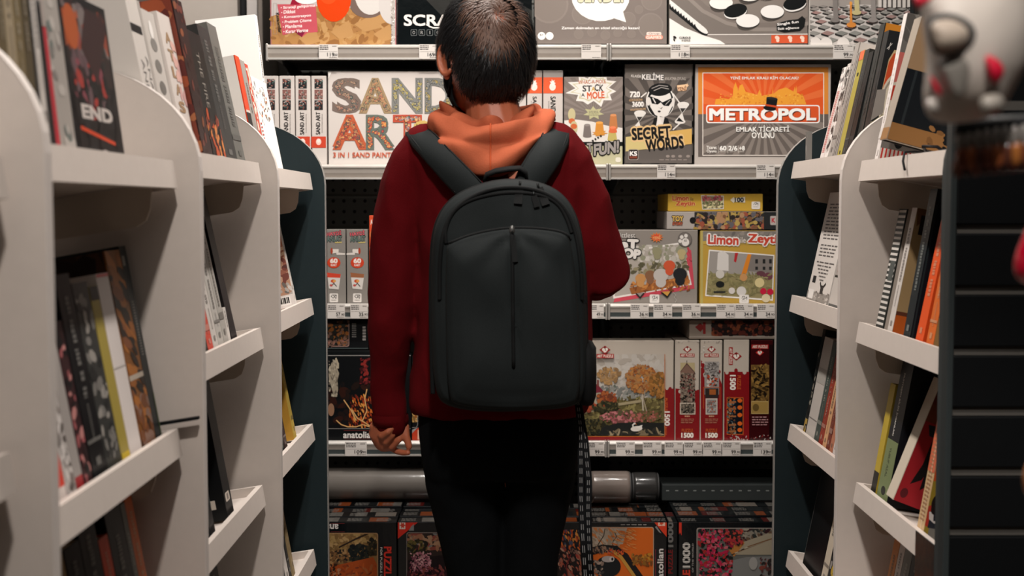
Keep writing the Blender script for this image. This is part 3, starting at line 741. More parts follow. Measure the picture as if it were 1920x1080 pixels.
p.poly(sky, (222, 150, 52)); p.daubs(1350, 176, 1505, 196, 46, [(206, 120, 40), (228, 166, 70)], 3, 4)
p.text('YENİ EMLAK KRALI KİM OLACAK?', 1433, 145.5, 128, 6.4, (226, 218, 210), 0, .03)
p.clip = (1304, 121, 1558, 300)
p.rrect(1324, 197, 1537, 231, 5, (232, 228, 224)); p.rrect(1326, 199, 1535, 229, 4, (204, 82, 40))
p.text('METROPOL', 1431.5, 216.5, 198, 21, (90, 36, 20), 0, .05); p.text('METROPOL', 1430, 214.5, 198, 21, (238, 234, 230), 0, .05)
p.ell(1443, 203, 12, 5, (26, 26, 27), 8); p.poly([(1437, 183), (1458, 186), (1455, 203), (1436, 200)], (28, 29, 30)); p.ell(1447.5, 184.5, 10.6, 2.6, (52, 52, 52), 8); p.line([(1436, 197), (1455, 200)], 3.4, (190, 70, 34))
p.text('EMLAK TİCARETİ', 1430, 242, 99, 11.6, (30, 28, 27), 0, .05); p.text('EMLAK TİCARETİ', 1430, 241, 99, 11.6, (236, 231, 226), 0, .03); p.text('OYUNU', 1430.5, 253.5, 42, 10.5, (236, 231, 226), 0, .03)
p.text('Ticaret', 1334, 276.5, 19, 6, (232, 228, 222), 0, .03); p.text('Oyunu', 1334, 284, 18, 6.5, (232, 228, 222), 0, .03)
p.text('60', 1355.5, 278, 12, 8, (236, 231, 226), 0, .05); p.text('2/6', 1374, 278, 16, 8.5, (236, 231, 226), 0, .04); p.text('+8', 1391, 278, 10, 8, (236, 231, 226), 0, .04)
for x in (1355, 1374, 1390): p.lines(x - 6, 284, x + 6, 286.5, 1, (200, 192, 184), 3)
for x in (1346.5, 1364.5, 1384): p.line([(x, 273), (x, 287)], .8, (200, 192, 184))
done(p)

# --- third shelf
S3 = SZ[2]
for x0, x1, c, lb in ((612, 648, (200, 70, 50), 'grey HAYDI ANLAT word card box against the dark side panel'), (649, 690, (150, 96, 66), 'grey HAYDI ANLAT word card box nearer to the red sleeve')):
    p = game_box('card_game_box', x0, 430, x1, S3, (132, 127, 121), lb, 'card game', 'card games on the third shelf', kind='gloss')
    m = 670 if x0 > 640 else 626
    p.text('HAYDİ', m, 437, 27, 8.5, (206, 96, 106), -5, .04, (34, 34, 34), .1); p.text('ANLAT', m + 1, 448, 28, 9, (96, 112, 106), -3, .05, (34, 34, 34), .1); p.rect(m + 2, 453.5, m + 15, 455.5, (196, 178, 110), -3)
    s = -1 if x0 > 640 else 1
    p.poly([(m - 4 * s, 469 - 2), (m + 9 * s, 468 - 1), (m + 9 * s, 473), (m - 4 * s, 476)], (216, 208, 200)); p.ell(m - 4 * s, 470.5, 2.2, 6, (160, 66, 46)); p.poly([(m + 4 * s, 473), (m + 22 * s, 475), (m + 22 * s, 478), (m + 5 * s, 478)], (212, 204, 196))
    p.ell(m, 492.5, 12.4, 10, (196, 66, 40)); p.star(m, 492.5, 13, 10.6, 16, .9, (196, 66, 40)); p.text('60', m, 489, 13, 8, (232, 224, 216), 0, .06); p.text('KART', m, 497, 11, 4, (232, 224, 216), 0, .03)
    p.poly([(m - 13, 513), (m + 13, 515), (m + 9, 543), (m - 9, 541)], (208, 202, 196)); p.poly([(m - 13, 511), (m + 13, 514), (m + 12, 521), (m - 12, 520)], c)
    p.ell(m - 1, 527, 5, 3.2, (190, 80, 50)); p.ell(m + 1, 527, 3, 2, (214, 160, 90)); p.line([(m - 4, 536), (m, 531), (m + 5, 537)], 1.6, (60, 50, 48)); p.ell(m - 5, 535, 3, 2.2, (180, 80, 74))
    p.rrect(m - 8, 550, m + 8, 567, 2, (216, 210, 204)); p.line([(m - 5, 556), (m - 3, 553), (m + 4, 553), (m - 1, 559), (m - 5, 556)], 1, (50, 50, 50)); p.line([(m - 1, 553), (m + 4, 560), (m + 5, 553)], 1, (50, 50, 50)); p.lines(m - 5, 562, m + 5, 565, 1, (110, 106, 102), 1)
    done(p)
p = game_box('card_game_box', 691.5, 404, 742, S3, (206, 76, 44), 'orange red box edge peeking out behind the left sleeve', 'card game', 'card games on the third shelf')
p.text('ABC', 701, 416, 13, 9, (230, 214, 204), -6, .03); p.ell(700, 440, 7, 8, (214, 120, 70)); p.text('KART', 701, 466, 15, 6, (226, 200, 190), -6, .03); p.lines(695, 490, 735, 530, 6, (150, 50, 30), 3)
done(p)

p = game_box('puzzle_box', 1098, 431, 1309, S3, (136, 129, 122), 'grey pet shop puzzle box with tilted picture beside the elbow', PB, 'puzzles on the third shelf')
p.poly([(1150, 567), (1302, 541), (1296, 470), (1288, 462), (1180, 480)], (190, 70, 84))
def tilted(pts, col): p.poly(pts, col)
tilted([(1140, 474), (1280, 454), (1297, 534), (1150, 560)], (222, 216, 210)); tilted([(1143, 478), (1277.5, 457.5), (1293.5, 531), (1153, 556)], (168, 160, 151))
p.clip = (1100, 459, 1294, 553)
p.daubs(1180, 458, 1290, 490, 40, [(196, 190, 182), (150, 146, 130), (182, 176, 166), (140, 140, 118)], 9, 2, .8); p.daubs(1180, 492, 1290, 512, 30, [(110, 104, 78), (86, 82, 62), (140, 132, 104)], 8, 4)
p.poly([(1180, 540), (1290, 516), (1293, 531), (1184, 552)], (150, 92, 48)); p.daubs(1185, 524, 1292, 545, 34, [(176, 110, 56), (120, 70, 40), (196, 132, 70)], 7, 5, .4)
for x, y, r, c in ((1201, 522, 10, (190, 138, 84)), (1219, 516, 10, (130, 92, 66)), (1239, 516, 14, (186, 180, 174)), (1255, 498, 11, (196, 84, 54)), (1275, 514, 13, (46, 48, 52)), (1232, 472, 9, (142, 138, 108)), (1278, 474, 8, (176, 160, 118))): p.ell(x, y, r, r * .9, c); p.ell(x, y + r * .95, r * .7, r * .7, c)
p.clip = (1098.8, 432, 1308, 569)
p.text('Littlest', 1174, 441, 34, 9, (206, 200, 194), 0, .02, (60, 58, 56), .06); p.text('PeT', 1172, 458, 46, 17, (222, 217, 211), 2, .07, (44, 43, 43), .15); p.text('SHOP', 1170, 474, 60, 16, (222, 217, 211), 6, .07, (44, 43, 43), .15)
p.star(1231, 445, 13, 10, 12, .62, (204, 128, 66)); p.star(1231, 445, 11, 8, 12, .6, (206, 78, 50)); p.text('YENİ', 1231, 445, 14, 7, (224, 170, 110), -6, .03)
p.ell(1284, 449, 13.4, 14, (84, 79, 75)); p.ell(1284, 449, 12.4, 13, (112, 105, 100)); p.ell(1285, 454, 7, 7.5, (216, 211, 205))
for x, y in ((1275, 452), (1278, 444.5), (1286, 442)): p.ell(x, y, 3.4, 3.6, (216, 211, 205))
p.text('60', 1285, 451, 5, 4, (90, 86, 82), 0, .02); p.line([(1290, 464), (1294, 474), (1293, 484), (1296, 488)], 2.4, (190, 70, 84))
p.poly([(1191, 550), (1209, 549), (1200, 560)], (52, 50, 50)); p.poly([(1194, 549.5), (1206, 549), (1200, 556)], (140, 132, 126)); p.poly([(1238, 548), (1260, 546), (1251, 559)], (40, 40, 40)); p.poly([(1241, 547), (1257, 546), (1251, 555)], (196, 146, 70)); p.line([(1262, 548), (1267, 553), (1264, 557), (1268, 562), (1266, 567)], .9, (176, 170, 164))
def logo(x, y, s=1.0):
    p.rrect(x - 9 * s, y - 8 * s, x + 9 * s, y + 8 * s, 2 * s, (220, 215, 210)); p.line([(x - 4 * s, y - 1 * s), (x - 3 * s, y - 5 * s), (x + 1 * s, y - 5 * s), (x - 1 * s, y)], 1 * s, (50, 50, 50)); p.line([(x - 3 * s, y + 1 * s), (x + 1 * s, y), (x + 5 * s, y - 4 * s), (x + 5 * s, y + 1 * s)], 1 * s, (50, 50, 50)); p.lines(x - 5 * s, y + 3.4 * s, x + 5 * s, y + 5 * s, 1, (120, 116, 112), 1)
logo(1227, 560)
done(p)

p = game_box('puzzle_box', 1312.5, 432.5, 1560, S3, (180, 146, 62), 'yellow Limon ile Zeytin puzzle box standing right on third shelf', PB, 'puzzles on the third shelf')
p.rect(1313, 433, 1560, 452, (122, 116, 110)); p.rect(1313, 433, 1318, 569, (176, 160, 92)); p.poly([(1318, 452), (1560, 450), (1560, 460), (1318, 458)], (186, 156, 74)); p.daubs(1320, 434, 1455, 450, 12, [(100, 96, 92), (140, 132, 124)], 8, 6)
p.poly([(1329, 468), (1452, 478), (1449, 564), (1322, 555)], (224, 219, 213)); p.poly([(1331, 470.5), (1450, 480), (1447, 561), (1324.5, 552.5)], (138, 128, 90)); q = [(1331, 470.5), (1450, 480), (1447, 516), (1328, 512)]; p.poly(q, (150, 144, 138))
p.poly([(1346, 474), (1356, 470), (1366, 478), (1366, 508), (1344, 506)], (206, 201, 196)); p.poly([(1402, 476), (1450, 480), (1447, 512), (1400, 508)], (120, 113, 108))
for x in (1416, 1430, 1442): p.rect(x, 486, x + 5, 494, (52, 52, 52)); p.rect(x, 500, x + 5, 506, (52, 52, 52))
p.poly([(1402, 476), (1409, 477), (1400, 512), (1392, 520), (1390, 514)], (208, 126, 40)); p.poly([(1378, 474), (1384, 474), (1380, 492), (1376, 490)], (170, 40, 46)); p.ell(1426, 514, 9, 6, (96, 58, 66)); p.ell(1440, 518, 9, 7, (104, 60, 70))
p.daubs(1328, 512, 1446, 552, 70, [(128, 122, 84), (146, 138, 96), (118, 112, 76)], 9, 8, .3)
for x, y, r, c in ((1350, 514, 8, (196, 190, 182)), (1372, 545, 6, (206, 200, 194)), (1390, 546, 9, (206, 201, 196)), (1424, 530, 9, (206, 190, 140)), (1394, 520, 7, (190, 140, 90)), (1436, 559, 8, (206, 192, 160)), (1431, 546, 6, (186, 30, 60)), (1444, 547, 6, (186, 30, 60))): p.ell(x, y, r, r, c)
p.ell(1350, 533, 8, 6, (38, 40, 40)); p.rect(1338, 546, 1360, 549, (54, 56, 56))
p.text('Limon', 1356, 449.5, 56, 17, (188, 66, 48), 2, .05, (226, 221, 215), .14); p.text('ile', 1393, 450, 10, 11, (206, 196, 186), 0, .02, (96, 90, 84), .06); p.text('Zeytin', 1436, 450, 66, 20, (188, 66, 48), 2, .05, (226, 221, 215), .14)
logo(1395, 560.5)
done(p)

# boxes lying on top of the third shelf row
def lying_box(x0, x1, y0, zb, body, label, D=.26, Y=YB + .004, gain=None, cat=PB, group='flat boxes on top of upright ones'):
    return game_box('puzzle_box', x0, y0, x1, zb, body, label, cat, group, Y=Y, D=D, gain=gain)
ztop = P(1250, 430.8, YB).z + .0006
p = lying_box(1250, 1462, 397, ztop, (168, 160, 154), 'flat white and black puzzle box with TOY STORY lettering under the yellow one', Y=YB + .002)
p.clip = (1251, 397.5, 1461, 430); y0 = 397
p.rect(1302, y0, 1462, 431, (62, 60, 60)); p.rays(1370, 432, 70, 16, (160, 134, 70), 180, 360); p.daubs(1306, 400, 1440, 431, 60, [(120, 84, 60), (170, 130, 96), (60, 52, 50), (150, 80, 60), (96, 92, 96), (176, 150, 84)], 8, 3, .9)
p.ell(1299, 413, 6, 6, (30, 30, 31)); p.rect(1432, 397, 1462, 431, (52, 54, 55)); p.text('TOY', 1270.5, 410, 20, 9, (206, 170, 90), 0, .06, (70, 54, 44), .16); p.text('STORY', 1270.5, 419.5, 19, 5, (190, 90, 60), 0, .04, (70, 54, 44), .12)
p.rrect(1444, 405, 1460, 422, 2, (176, 168, 162)); p.text('K', 1450, 413, 6, 8, (178, 50, 60), 0, .05)
done(p)
z2 = P(1250, 397, YB).z + .0006
p = lying_box(1252, 1431, 363.5, z2, (186, 150, 56), 'flat yellow Limon ile Zeytin 100 piece box, topmost of the pile', Y=YB + .01)
p.clip = None
p.text('Limon', 1276, 371.5, 30, 9, (176, 70, 48), 0, .05, (206, 176, 110), .1); p.text('ile', 1297, 373, 6, 6, (120, 90, 50), 0, .02); p.text('Zeytin', 1285, 382.5, 35, 10, (176, 70, 48), 0, .05, (206, 176, 110), .1)
p.poly([(1314, 366), (1357, 367), (1357, 392), (1317, 393)], (206, 200, 190)); p.poly([(1315.5, 367.5), (1355.5, 368.5), (1355.5, 390.5), (1318, 391.5)], (122, 112, 84)); p.daubs(1317, 368, 1355, 376, 18, [(150, 56, 70), (120, 60, 66), (176, 96, 100)], 4, 3); p.daubs(1318, 377, 1355, 391, 24, [(176, 168, 130), (90, 96, 60), (206, 196, 150)], 4, 4)
p.poly([(1369, 375), (1376, 369), (1376, 372), (1397, 369), (1397, 380), (1376, 378), (1376, 381)], (206, 198, 180)); p.text('100', 1386, 374.6, 16, 8, (44, 52, 66), 0, .05)
p.rrect(1409, 378, 1425, 392, 2, (216, 210, 202)); p.line([(1413, 384), (1415, 380), (1419, 380), (1416, 384)], .9, (60, 60, 60)); p.line([(1416, 384), (1421, 381), (1421, 385)], .9, (60, 60, 60)); p.lines(1412, 387.5, 1422, 389, 1, (120, 116, 112), 1)
done(p)

# --- fourth shelf
S4 = SZ[3]
GD = 1.0
BL = (20, 23, 26)
def anatolian(pr, cx, cy, w, h, rot=0, col=(206, 200, 196)): pr.text('anatolian', cx, cy, w, h, col, rot, .03)
p = game_box('puzzle_box', 588, 665, 771, S4, BL, 'black anatolian puzzle box with white horse and flames at left', PB, 'puzzles on the fourth shelf', gain=GD)
p.rect(588, 666, 771, 805, (14, 17, 20)); p.clip = (589, 667, 770, 803)
p.daubs(600, 720, 700, 800, 40, [(40, 26, 22), (60, 30, 22), (24, 22, 24)], 14, 4)
p.poly([(618, 690), (622, 680), (630, 672), (633, 680), (632, 690), (636, 700), (633, 712), (634, 730), (632, 744), (626, 744), (622, 728), (617, 712), (616, 700)], (150, 140, 122)); p.daubs(617, 676, 633, 742, 26, [(176, 166, 146), (120, 112, 98), (96, 88, 78)], 4, 2, .5, rot=80); p.line([(630, 672), (634, 682), (634, 690)], 3, (170, 158, 136))
p.daubs(655, 742, 700, 800, 60, [(150, 56, 26), (190, 96, 36), (110, 34, 22), (206, 140, 66), (86, 30, 22)], 6, 6, .4, rot=70); p.daubs(676, 670, 692, 720, 24, [(96, 28, 30), (130, 40, 36), (70, 24, 26)], 6, 8)
for pts in (((631, 788), (640, 796), (652, 800), (668, 800), (680, 796), (694, 800)), ((660, 768), (670, 784), (684, 792), (693, 798)), ((688, 730), (684, 748), (688, 770), (680, 788)), ((645, 750), (660, 772), (668, 788))): p.line(pts, 2, (206, 160, 104))
p.ell(621, 768, 6, 12, (140, 104, 80))
p.clip = (588.8, 666, 770, 823); p.line([(590, 666.6), (771, 666.6)], 1.2, (150, 146, 142)); p.line([(590, 803.5), (771, 803.5)], 1, (140, 136, 132)); p.rect(588, 805, 771, 828, (13, 16, 19)); anatolian(p, 673, 815, 58, 12); p.line([(645, 807), (700, 807)], .8, (110, 40, 40)); p.line([(645, 823), (700, 823)], .8, (110, 40, 40))
done(p)
p = game_box('puzzle_box', 772, 668, 860, S4, BL, 'black puzzle box with red corner visible between hand and trousers', PB, 'puzzles on the fourth shelf', gain=GD)
p.rect(773, 690, 783, 792, (130, 100, 60)); p.daubs(772, 760, 783, 790, 16, [(190, 140, 70), (150, 90, 40), (220, 180, 110)], 4, 3); p.poly([(772, 812), (784, 802), (790, 800), (790, 828), (772, 828)], (190, 62, 36)); p.poly([(772, 806), (784, 801), (772, 813)], (150, 150, 150)); p.rect(783, 806, 788, 824, (220, 180, 160)); p.line([(772, 802), (781, 801), (783, 796), (783, 700)], 1, (140, 136, 132))
done(p)
p = lying_box(588, 691, 600, P(600, 665, YB).z + .012, BL, 'small black puzzle box lying flat with painted scene at left', gain=GD)
p.rrect(600, 598, 655, 650, 4, (150, 120, 112)); p.rrect(600, 598, 653.5, 648.5, 4, (62, 52, 46)); p.daubs(612, 598, 652, 648, 46, [(150, 92, 44), (96, 66, 44), (60, 66, 58), (130, 96, 80), (40, 36, 36)], 6, 3, .8); p.daubs(612, 638, 652, 649, 16, [(150, 104, 92), (110, 84, 74)], 5, 5, .4)
p.lines(660, 606, 668, 634, 7, (130, 128, 124), 2, .6); p.lines(680, 612, 686, 640, 5, (190, 186, 182), 4, .7); p.line([(588, 653), (691, 653)], 1.2, (80, 90, 90))
done(p)
g = G(); a, b = P(588, 0, YB).x, P(700, 0, YB).x; zz = P(600, 665, YB).z
g.bbox(a, b, YB + .003, YB + .2, zz + .0003, zz + .0115, mat((18, 22, 24), 'print'), .001)
o = g.build('puzzle_box', origin=(a, YB, zz)); tag(o, 'thin black flat box between the horse puzzle and the small one', PB, 'flat boxes on top of upright ones')

RED = (122, 22, 26); TAN = (176, 166, 154)
def artlogo(pr, x, y, s, rot=0, red=(140, 34, 34)):
    pr.star(x, y, 10.5 * s, 10.5 * s, 2, .7, red, 0); pr.poly([(x - 10.5 * s, y), (x, y - 8 * s), (x + 10.5 * s, y), (x, y + 8 * s)], red); pr.ell(x - 2.5 * s, y - .5 * s, 3 * s, 3 * s, (214, 206, 196)); pr.ell(x + 3 * s, y - 1 * s, 2.6 * s, 3 * s, (214, 206, 196)); pr.ell(x, y + 3 * s, 3 * s, 2 * s, (214, 206, 196)); pr.line([(x - 1 * s, y - 6 * s), (x + 1 * s, y + 1 * s)], 1.2 * s, (60, 20, 20))
p = game_box('puzzle_box', 1062, 638.5, 1264, S4, TAN, 'large ART PUZZLE box with cottage and swan landscape right of the jacket', PB, 'puzzles on the fourth shelf', gain=GD, Y=YB + .003)
p.rect(1064, 664, 1246, 817, (168, 160, 152)); p.clip = (1064, 664, 1245, 816)
p.rect(1064, 660, 1246, 730, (172, 164, 154)); p.daubs(1090, 664, 1246, 720, 60, [(176, 170, 162), (160, 152, 142), (180, 174, 166)], 16, 3, .5); p.daubs(1110, 724, 1246, 748, 46, [(110, 112, 108), (128, 128, 122), (90, 96, 88), (140, 140, 134)], 10, 7, .5)
p.poly([(1062, 744), (1120, 742), (1180, 752), (1246, 744), (1246, 817), (1062, 817)], (98, 88, 54)); p.daubs(1080, 746, 1246, 790, 120, [(116, 106, 64), (86, 78, 46), (134, 124, 78), (74, 64, 40)], 9, 11, .35)
p.poly([(1096, 722), (1120, 720), (1134, 736), (1108, 740)], (112, 34, 44)); p.poly([(1084, 726), (1104, 722), (1134, 738), (1130, 758), (1096, 760), (1084, 750)], (150, 142, 124)); p.poly([(1090, 722), (1116, 719), (1132, 735), (1104, 738)], (108, 36, 48)); p.rect(1119, 712, 1123, 724, (110, 62, 56))
for x in (1108, 1118, 1125): p.rect(x, 742, x + 3, 752, (90, 92, 92))
p.line([(1086, 775), (1120, 768), (1160, 758), (1200, 752)], 5, (150, 138, 108))
def tree(cx, cy, rx, ry, cols, n, seed): p.daubs(cx - rx, cy - ry, cx + rx, cy + ry, n, cols, 5.5, seed, .7, True)
p.line([(1206, 772), (1204, 745), (1206, 720)], 2.4, (176, 166, 150)); p.line([(1212, 770), (1206, 748), (1214, 716)], 2, (150, 138, 120)); p.line([(1140, 742), (1143, 716)], 1.6, (110, 96, 78))
tree(1143, 704, 22, 16, [(150, 116, 74), (166, 130, 86), (130, 102, 70), (146, 120, 90)], 70, 1); tree(1202, 710, 30, 26, [(150, 92, 48), (166, 112, 60), (128, 74, 42), (150, 110, 70)], 130, 2); tree(1234, 722, 18, 24, [(140, 92, 44), (112, 80, 40), (160, 110, 56)], 80, 3)
tree(1138, 748, 18, 14, [(130, 62, 36), (150, 82, 44), (100, 52, 34)], 50, 4); tree(1102, 762, 16, 10, [(150, 66, 40), (120, 56, 40)], 36, 5); tree(1136, 763, 26, 10, [(64, 62, 40), (50, 52, 36), (84, 76, 48)], 50, 6); tree(1096, 690, 14, 10, [(110, 106, 96), (128, 124, 112)], 20, 9)
tree(1165, 782, 40, 12, [(150, 82, 86), (176, 110, 110), (110, 66, 62), (80, 74, 50)], 90, 7); tree(1212, 780, 28, 9, [(158, 92, 84), (120, 74, 56), (90, 82, 52)], 50, 8); tree(1112, 800, 32, 14, [(58, 56, 36), (74, 68, 42), (46, 46, 34)], 60, 10)
p.poly([(1130, 800), (1160, 792), (1246, 792), (1246, 817), (1120, 817)], (40, 42, 40)); p.daubs(1140, 806, 1246, 817, 16, [(140, 126, 100), (110, 98, 76), (60, 58, 50)], 12, 3, .25)
p.ell(1193, 803, 11, 5, (206, 200, 192), -6); p.line([(1187, 803), (1186, 796), (1189, 793)], 2.4, (206, 200, 192)); p.ell(1189.5, 793.5, 2.2, 1.6, (206, 200, 192)); p.line([(1191, 794), (1193, 795)], 1, (180, 100, 40)); p.poly([(1190, 800), (1204, 796), (1202, 804)], (214, 209, 202))
p.clip = (1063, 639, 1263.4, 827); p.rect(1246, 728, 1264, 828, RED); p.ell(1256, 728, 3, 3, RED); p.ell(1250, 728, 2.4, 2.4, TAN); p.rect(1062, 817, 1264, 828, RED); p.line([(1246, 664), (1246, 817.5), (1062, 817.5)], 1.2, (170, 96, 40))
p.text('PUZZLE', 1248.6, 758, 24, 4.6, (190, 92, 40), 90, .02); p.text('1500', 1250.5, 784, 26, 9, (222, 214, 206), 90, .05); p.lines(1246.5, 800, 1250, 816, 6, (190, 92, 40), 2)
artlogo(p, 1134, 655.5, 1.0); p.rect(1118, 663, 1151, 671, (150, 36, 36)); p.text('ART PUZZLE', 1134.5, 667, 30, 5, (222, 212, 200), 0, .03)
done(p)
def church(x0, x1, label, seed, pic):
    global p
    p = game_box('puzzle_box', x0, 638, x1, S4, TAN, label, PB, 'long puzzle boxes standing on end', D=.25, gain=GD, kind='gloss')
    m = (x0 + x1) / 2; w = x1 - x0; ym = 732 if seed == 1 else 700
    p.poly([(x0, ym - (4 if seed == 1 else 26)), (m - w * .2, ym - (2 if seed == 1 else 12)), (m - w * .2, ym + 12), (m + w * .2, ym + 8), (m + w * .28, ym), (x1, ym - 2 if seed == 1 else ym + 24), (x1, 828), (x0, 828)], RED); p.ell(m + w * .34, ym - 3, 3, 3.4, TAN if seed == 1 else RED); p.ell(m - w * .3, ym + 2, 3, 3.4, TAN)
    artlogo(p, m, 655, .8); p.rect(m - 13.5, 663, m + 13.5, 669.5, (146, 40, 38)); p.text('ART PUZZLE', m, 666.3, 24, 4.4, (216, 206, 194), 0, .03)
    pic(m)
    p.lines(m - 5, 779, m + 5, 782, 1, (190, 140, 110), 2, .9); p.lines(m - 12, 785, m + 12, 795, 3, (176, 120, 96), 5, .4)
    p.text('PUZZLE', m, 807, 21, 6, (176, 82, 40), 0, .03); p.text('1500', m, 816, 22, 8.6, (226, 218, 208), 0, .05)
    p.daubs(x0 + 1, 638, x1 - 1, 642, 10, [(190, 182, 174), (140, 132, 124)], 1.6, seed, .4)  # pale flecks painted on as shrink wrap highlights
    done(p)
def pic_church(m):
    p.rect(m - 13, 680, m + 14, 757, (120, 108, 96)); p.rect(m - 13, 680, m + 14, 700, (166, 152, 116)); p.poly([(m - 1, 680), (m + 14, 697), (m + 14, 710), (m - 13, 710), (m - 13, 696)], (116, 90, 78)); p.line([(m - 1, 676), (m - 1, 684)], 1, (60, 44, 40)); p.line([(m - 13, 697), (m - 1, 682), (m + 14, 699)], 1.2, (80, 60, 54))
    p.daubs(m - 13, 700, m + 14, 757, 90, [(60, 54, 46), (92, 80, 70), (40, 38, 36), (120, 100, 90), (140, 126, 110), (110, 50, 50)], 4, 3); p.rect(m - 14, 755, m + 15, 777, (190, 176, 160)); p.rect(m - 12, 757, m + 13, 775, (96, 88, 78)); p.daubs(m - 12, 757, m + 13, 775, 30, [(60, 56, 48), (130, 118, 104), (44, 42, 38)], 3, 4)
def pic_winter(m):
    p.rect(m - 13, 678, m + 14, 740, (140, 136, 132)); p.daubs(m - 13, 680, m + 14, 706, 40, [(160, 156, 152), (110, 106, 104), (80, 76, 74)], 4, 8); p.daubs(m - 8, 704, m + 12, 724, 26, [(176, 70, 40), (150, 56, 34), (60, 54, 50), (190, 180, 172)], 4, 9); p.line([(m - 15, 726), (m + 16, 726), (m + 16, 766)], 1, (176, 84, 40)); p.line([(m - 15, 726), (m - 15, 766)], 1, (176, 84, 40)); p.rect(m - 12, 728, m + 13, 746, (60, 52, 50)); p.rect(m - 4, 730, m + 8, 740, (150, 84, 40))
    p.rect(m - 11, 747, m + 11, 777, (190, 180, 170)); p.rect(m - 9, 749, m + 9, 775, (130, 128, 126)); p.daubs(m - 8, 752, m + 8, 773, 26, [(150, 80, 60), (100, 90, 86), (170, 166, 160)], 3, 4); p.daubs(m - 22, 650, m - 14, 690, 8, [(206, 202, 196)], 1.2, 5)
church(1265.5, 1312, 'red and white puzzle box on end showing a gabled church', 1, pic_church)
church(1313, 1355, 'red and white puzzle box on end showing a winter village', 2, pic_winter)
p = game_box('puzzle_box', 1357, 637, 1405.5, S4, TAN, 'red and white puzzle box on end with orange lantern picture', PB, 'long puzzle boxes standing on end', D=.25, gain=GD, kind='gloss')
p.rect(1357, 697, 1406, 828, RED); p.ell(1363, 698, 3.4, 4, TAN); p.ell(1396, 698, 3.4, 4, TAN); p.ell(1380, 695, 3.4, 4.4, RED)
artlogo(p, 1380.5, 668, 1.0); p.rect(1366.5, 651, 1374, 684, (146, 40, 38)); p.text('ART PUZZLE', 1370.2, 667.5, 29, 5, (216, 206, 194), 90, .03)
p.text('PUZZLE', 1385.5, 717, 26, 6.5, (176, 82, 40), 90, .03); p.text('1500', 1374, 717, 27, 10, (226, 218, 208), 90, .05)
p.rect(1362.5, 745, 1394, 815, (180, 90, 40)); p.rect(1364, 746.5, 1392.5, 813.5, (30, 34, 42)); p.daubs(1364, 746, 1378, 813, 40, [(120, 72, 44), (70, 90, 96), (190, 96, 40), (60, 60, 70), (130, 126, 110)], 4, 4)
for y in (751, 764, 778, 794, 806): p.ell(1387, y, 4.4, 4, (206, 96, 36)); p.rect(1366, y + 1, 1380, y + 4, (150, 96, 60))
p.daubs(1360, 816, 1402, 827, 14, [(150, 130, 124), (190, 182, 176), (90, 20, 24)], 5, 6, .3)
done(p)
p = game_box('puzzle_box', 1407.5, 638, 1450, S4, (70, 18, 22), 'dark red puzzle box on end with golden calligraphy, last in row', PB, 'long puzzle boxes standing on end', D=.25, gain=GD, kind='gloss')
p.rect(1409, 646, 1441, 654, (150, 34, 36)); p.text('ART PUZZLE', 1425, 650, 28, 5, (216, 206, 194), 0, .03); artlogo(p, 1424.5, 661, .75, red=(176, 44, 40)); p.rect(1408, 684, 1442, 752, (110, 84, 44)); p.daubs(1408, 684, 1442, 752, 60, [(140, 108, 56), (96, 72, 38), (120, 92, 48), (70, 52, 30)], 6, 7)
for k in range(9): p.ell(1412 + (k * 11) % 28, 694 + k * 6.4, 6, 3.4, (40, 30, 22), k * 37, 12, True, 0, 200); p.line([(1410 + (k * 7) % 20, 740 - k * 5), (1420 + (k * 7) % 20, 748 - k * 6)], 1.2, (40, 30, 22))
p.rect(1408, 752, 1441, 776, (176, 150, 96)); p.rect(1409, 753.5, 1440, 774.5, (150, 122, 66)); p.ell(1417, 764, 6, 7, (96, 76, 40)); p.lines(1410, 781, 1440, 800, 4, (170, 130, 130), 3, .4); p.rect(1442, 646, 1449, 826, (36, 16, 18)); p.daubs(1408, 815, 1448, 827, 10, [(190, 182, 176), (120, 40, 40)], 3, 6, .4)
done(p)
p = lying_box(1292, 1470, 600, P(1300, 637, YB).z + .0008, (150, 138, 126), 'puzzle box lying flat on the upright long boxes at right', gain=GD)
p.rect(1334, 600, 1470, 629, (44, 30, 28)); p.daubs(1336, 602, 1456, 628, 60, [(96, 44, 34), (60, 36, 32), (130, 70, 44), (36, 30, 30)], 7, 4, .9); p.poly([(1303, 613), (1313, 606), (1322, 613), (1313, 622)], (130, 40, 38)); p.rect(1318, 604, 1323, 626, (140, 40, 40)); p.line([(1292, 631.5), (1470, 631.5)], 2, (176, 166, 154))
done(p)

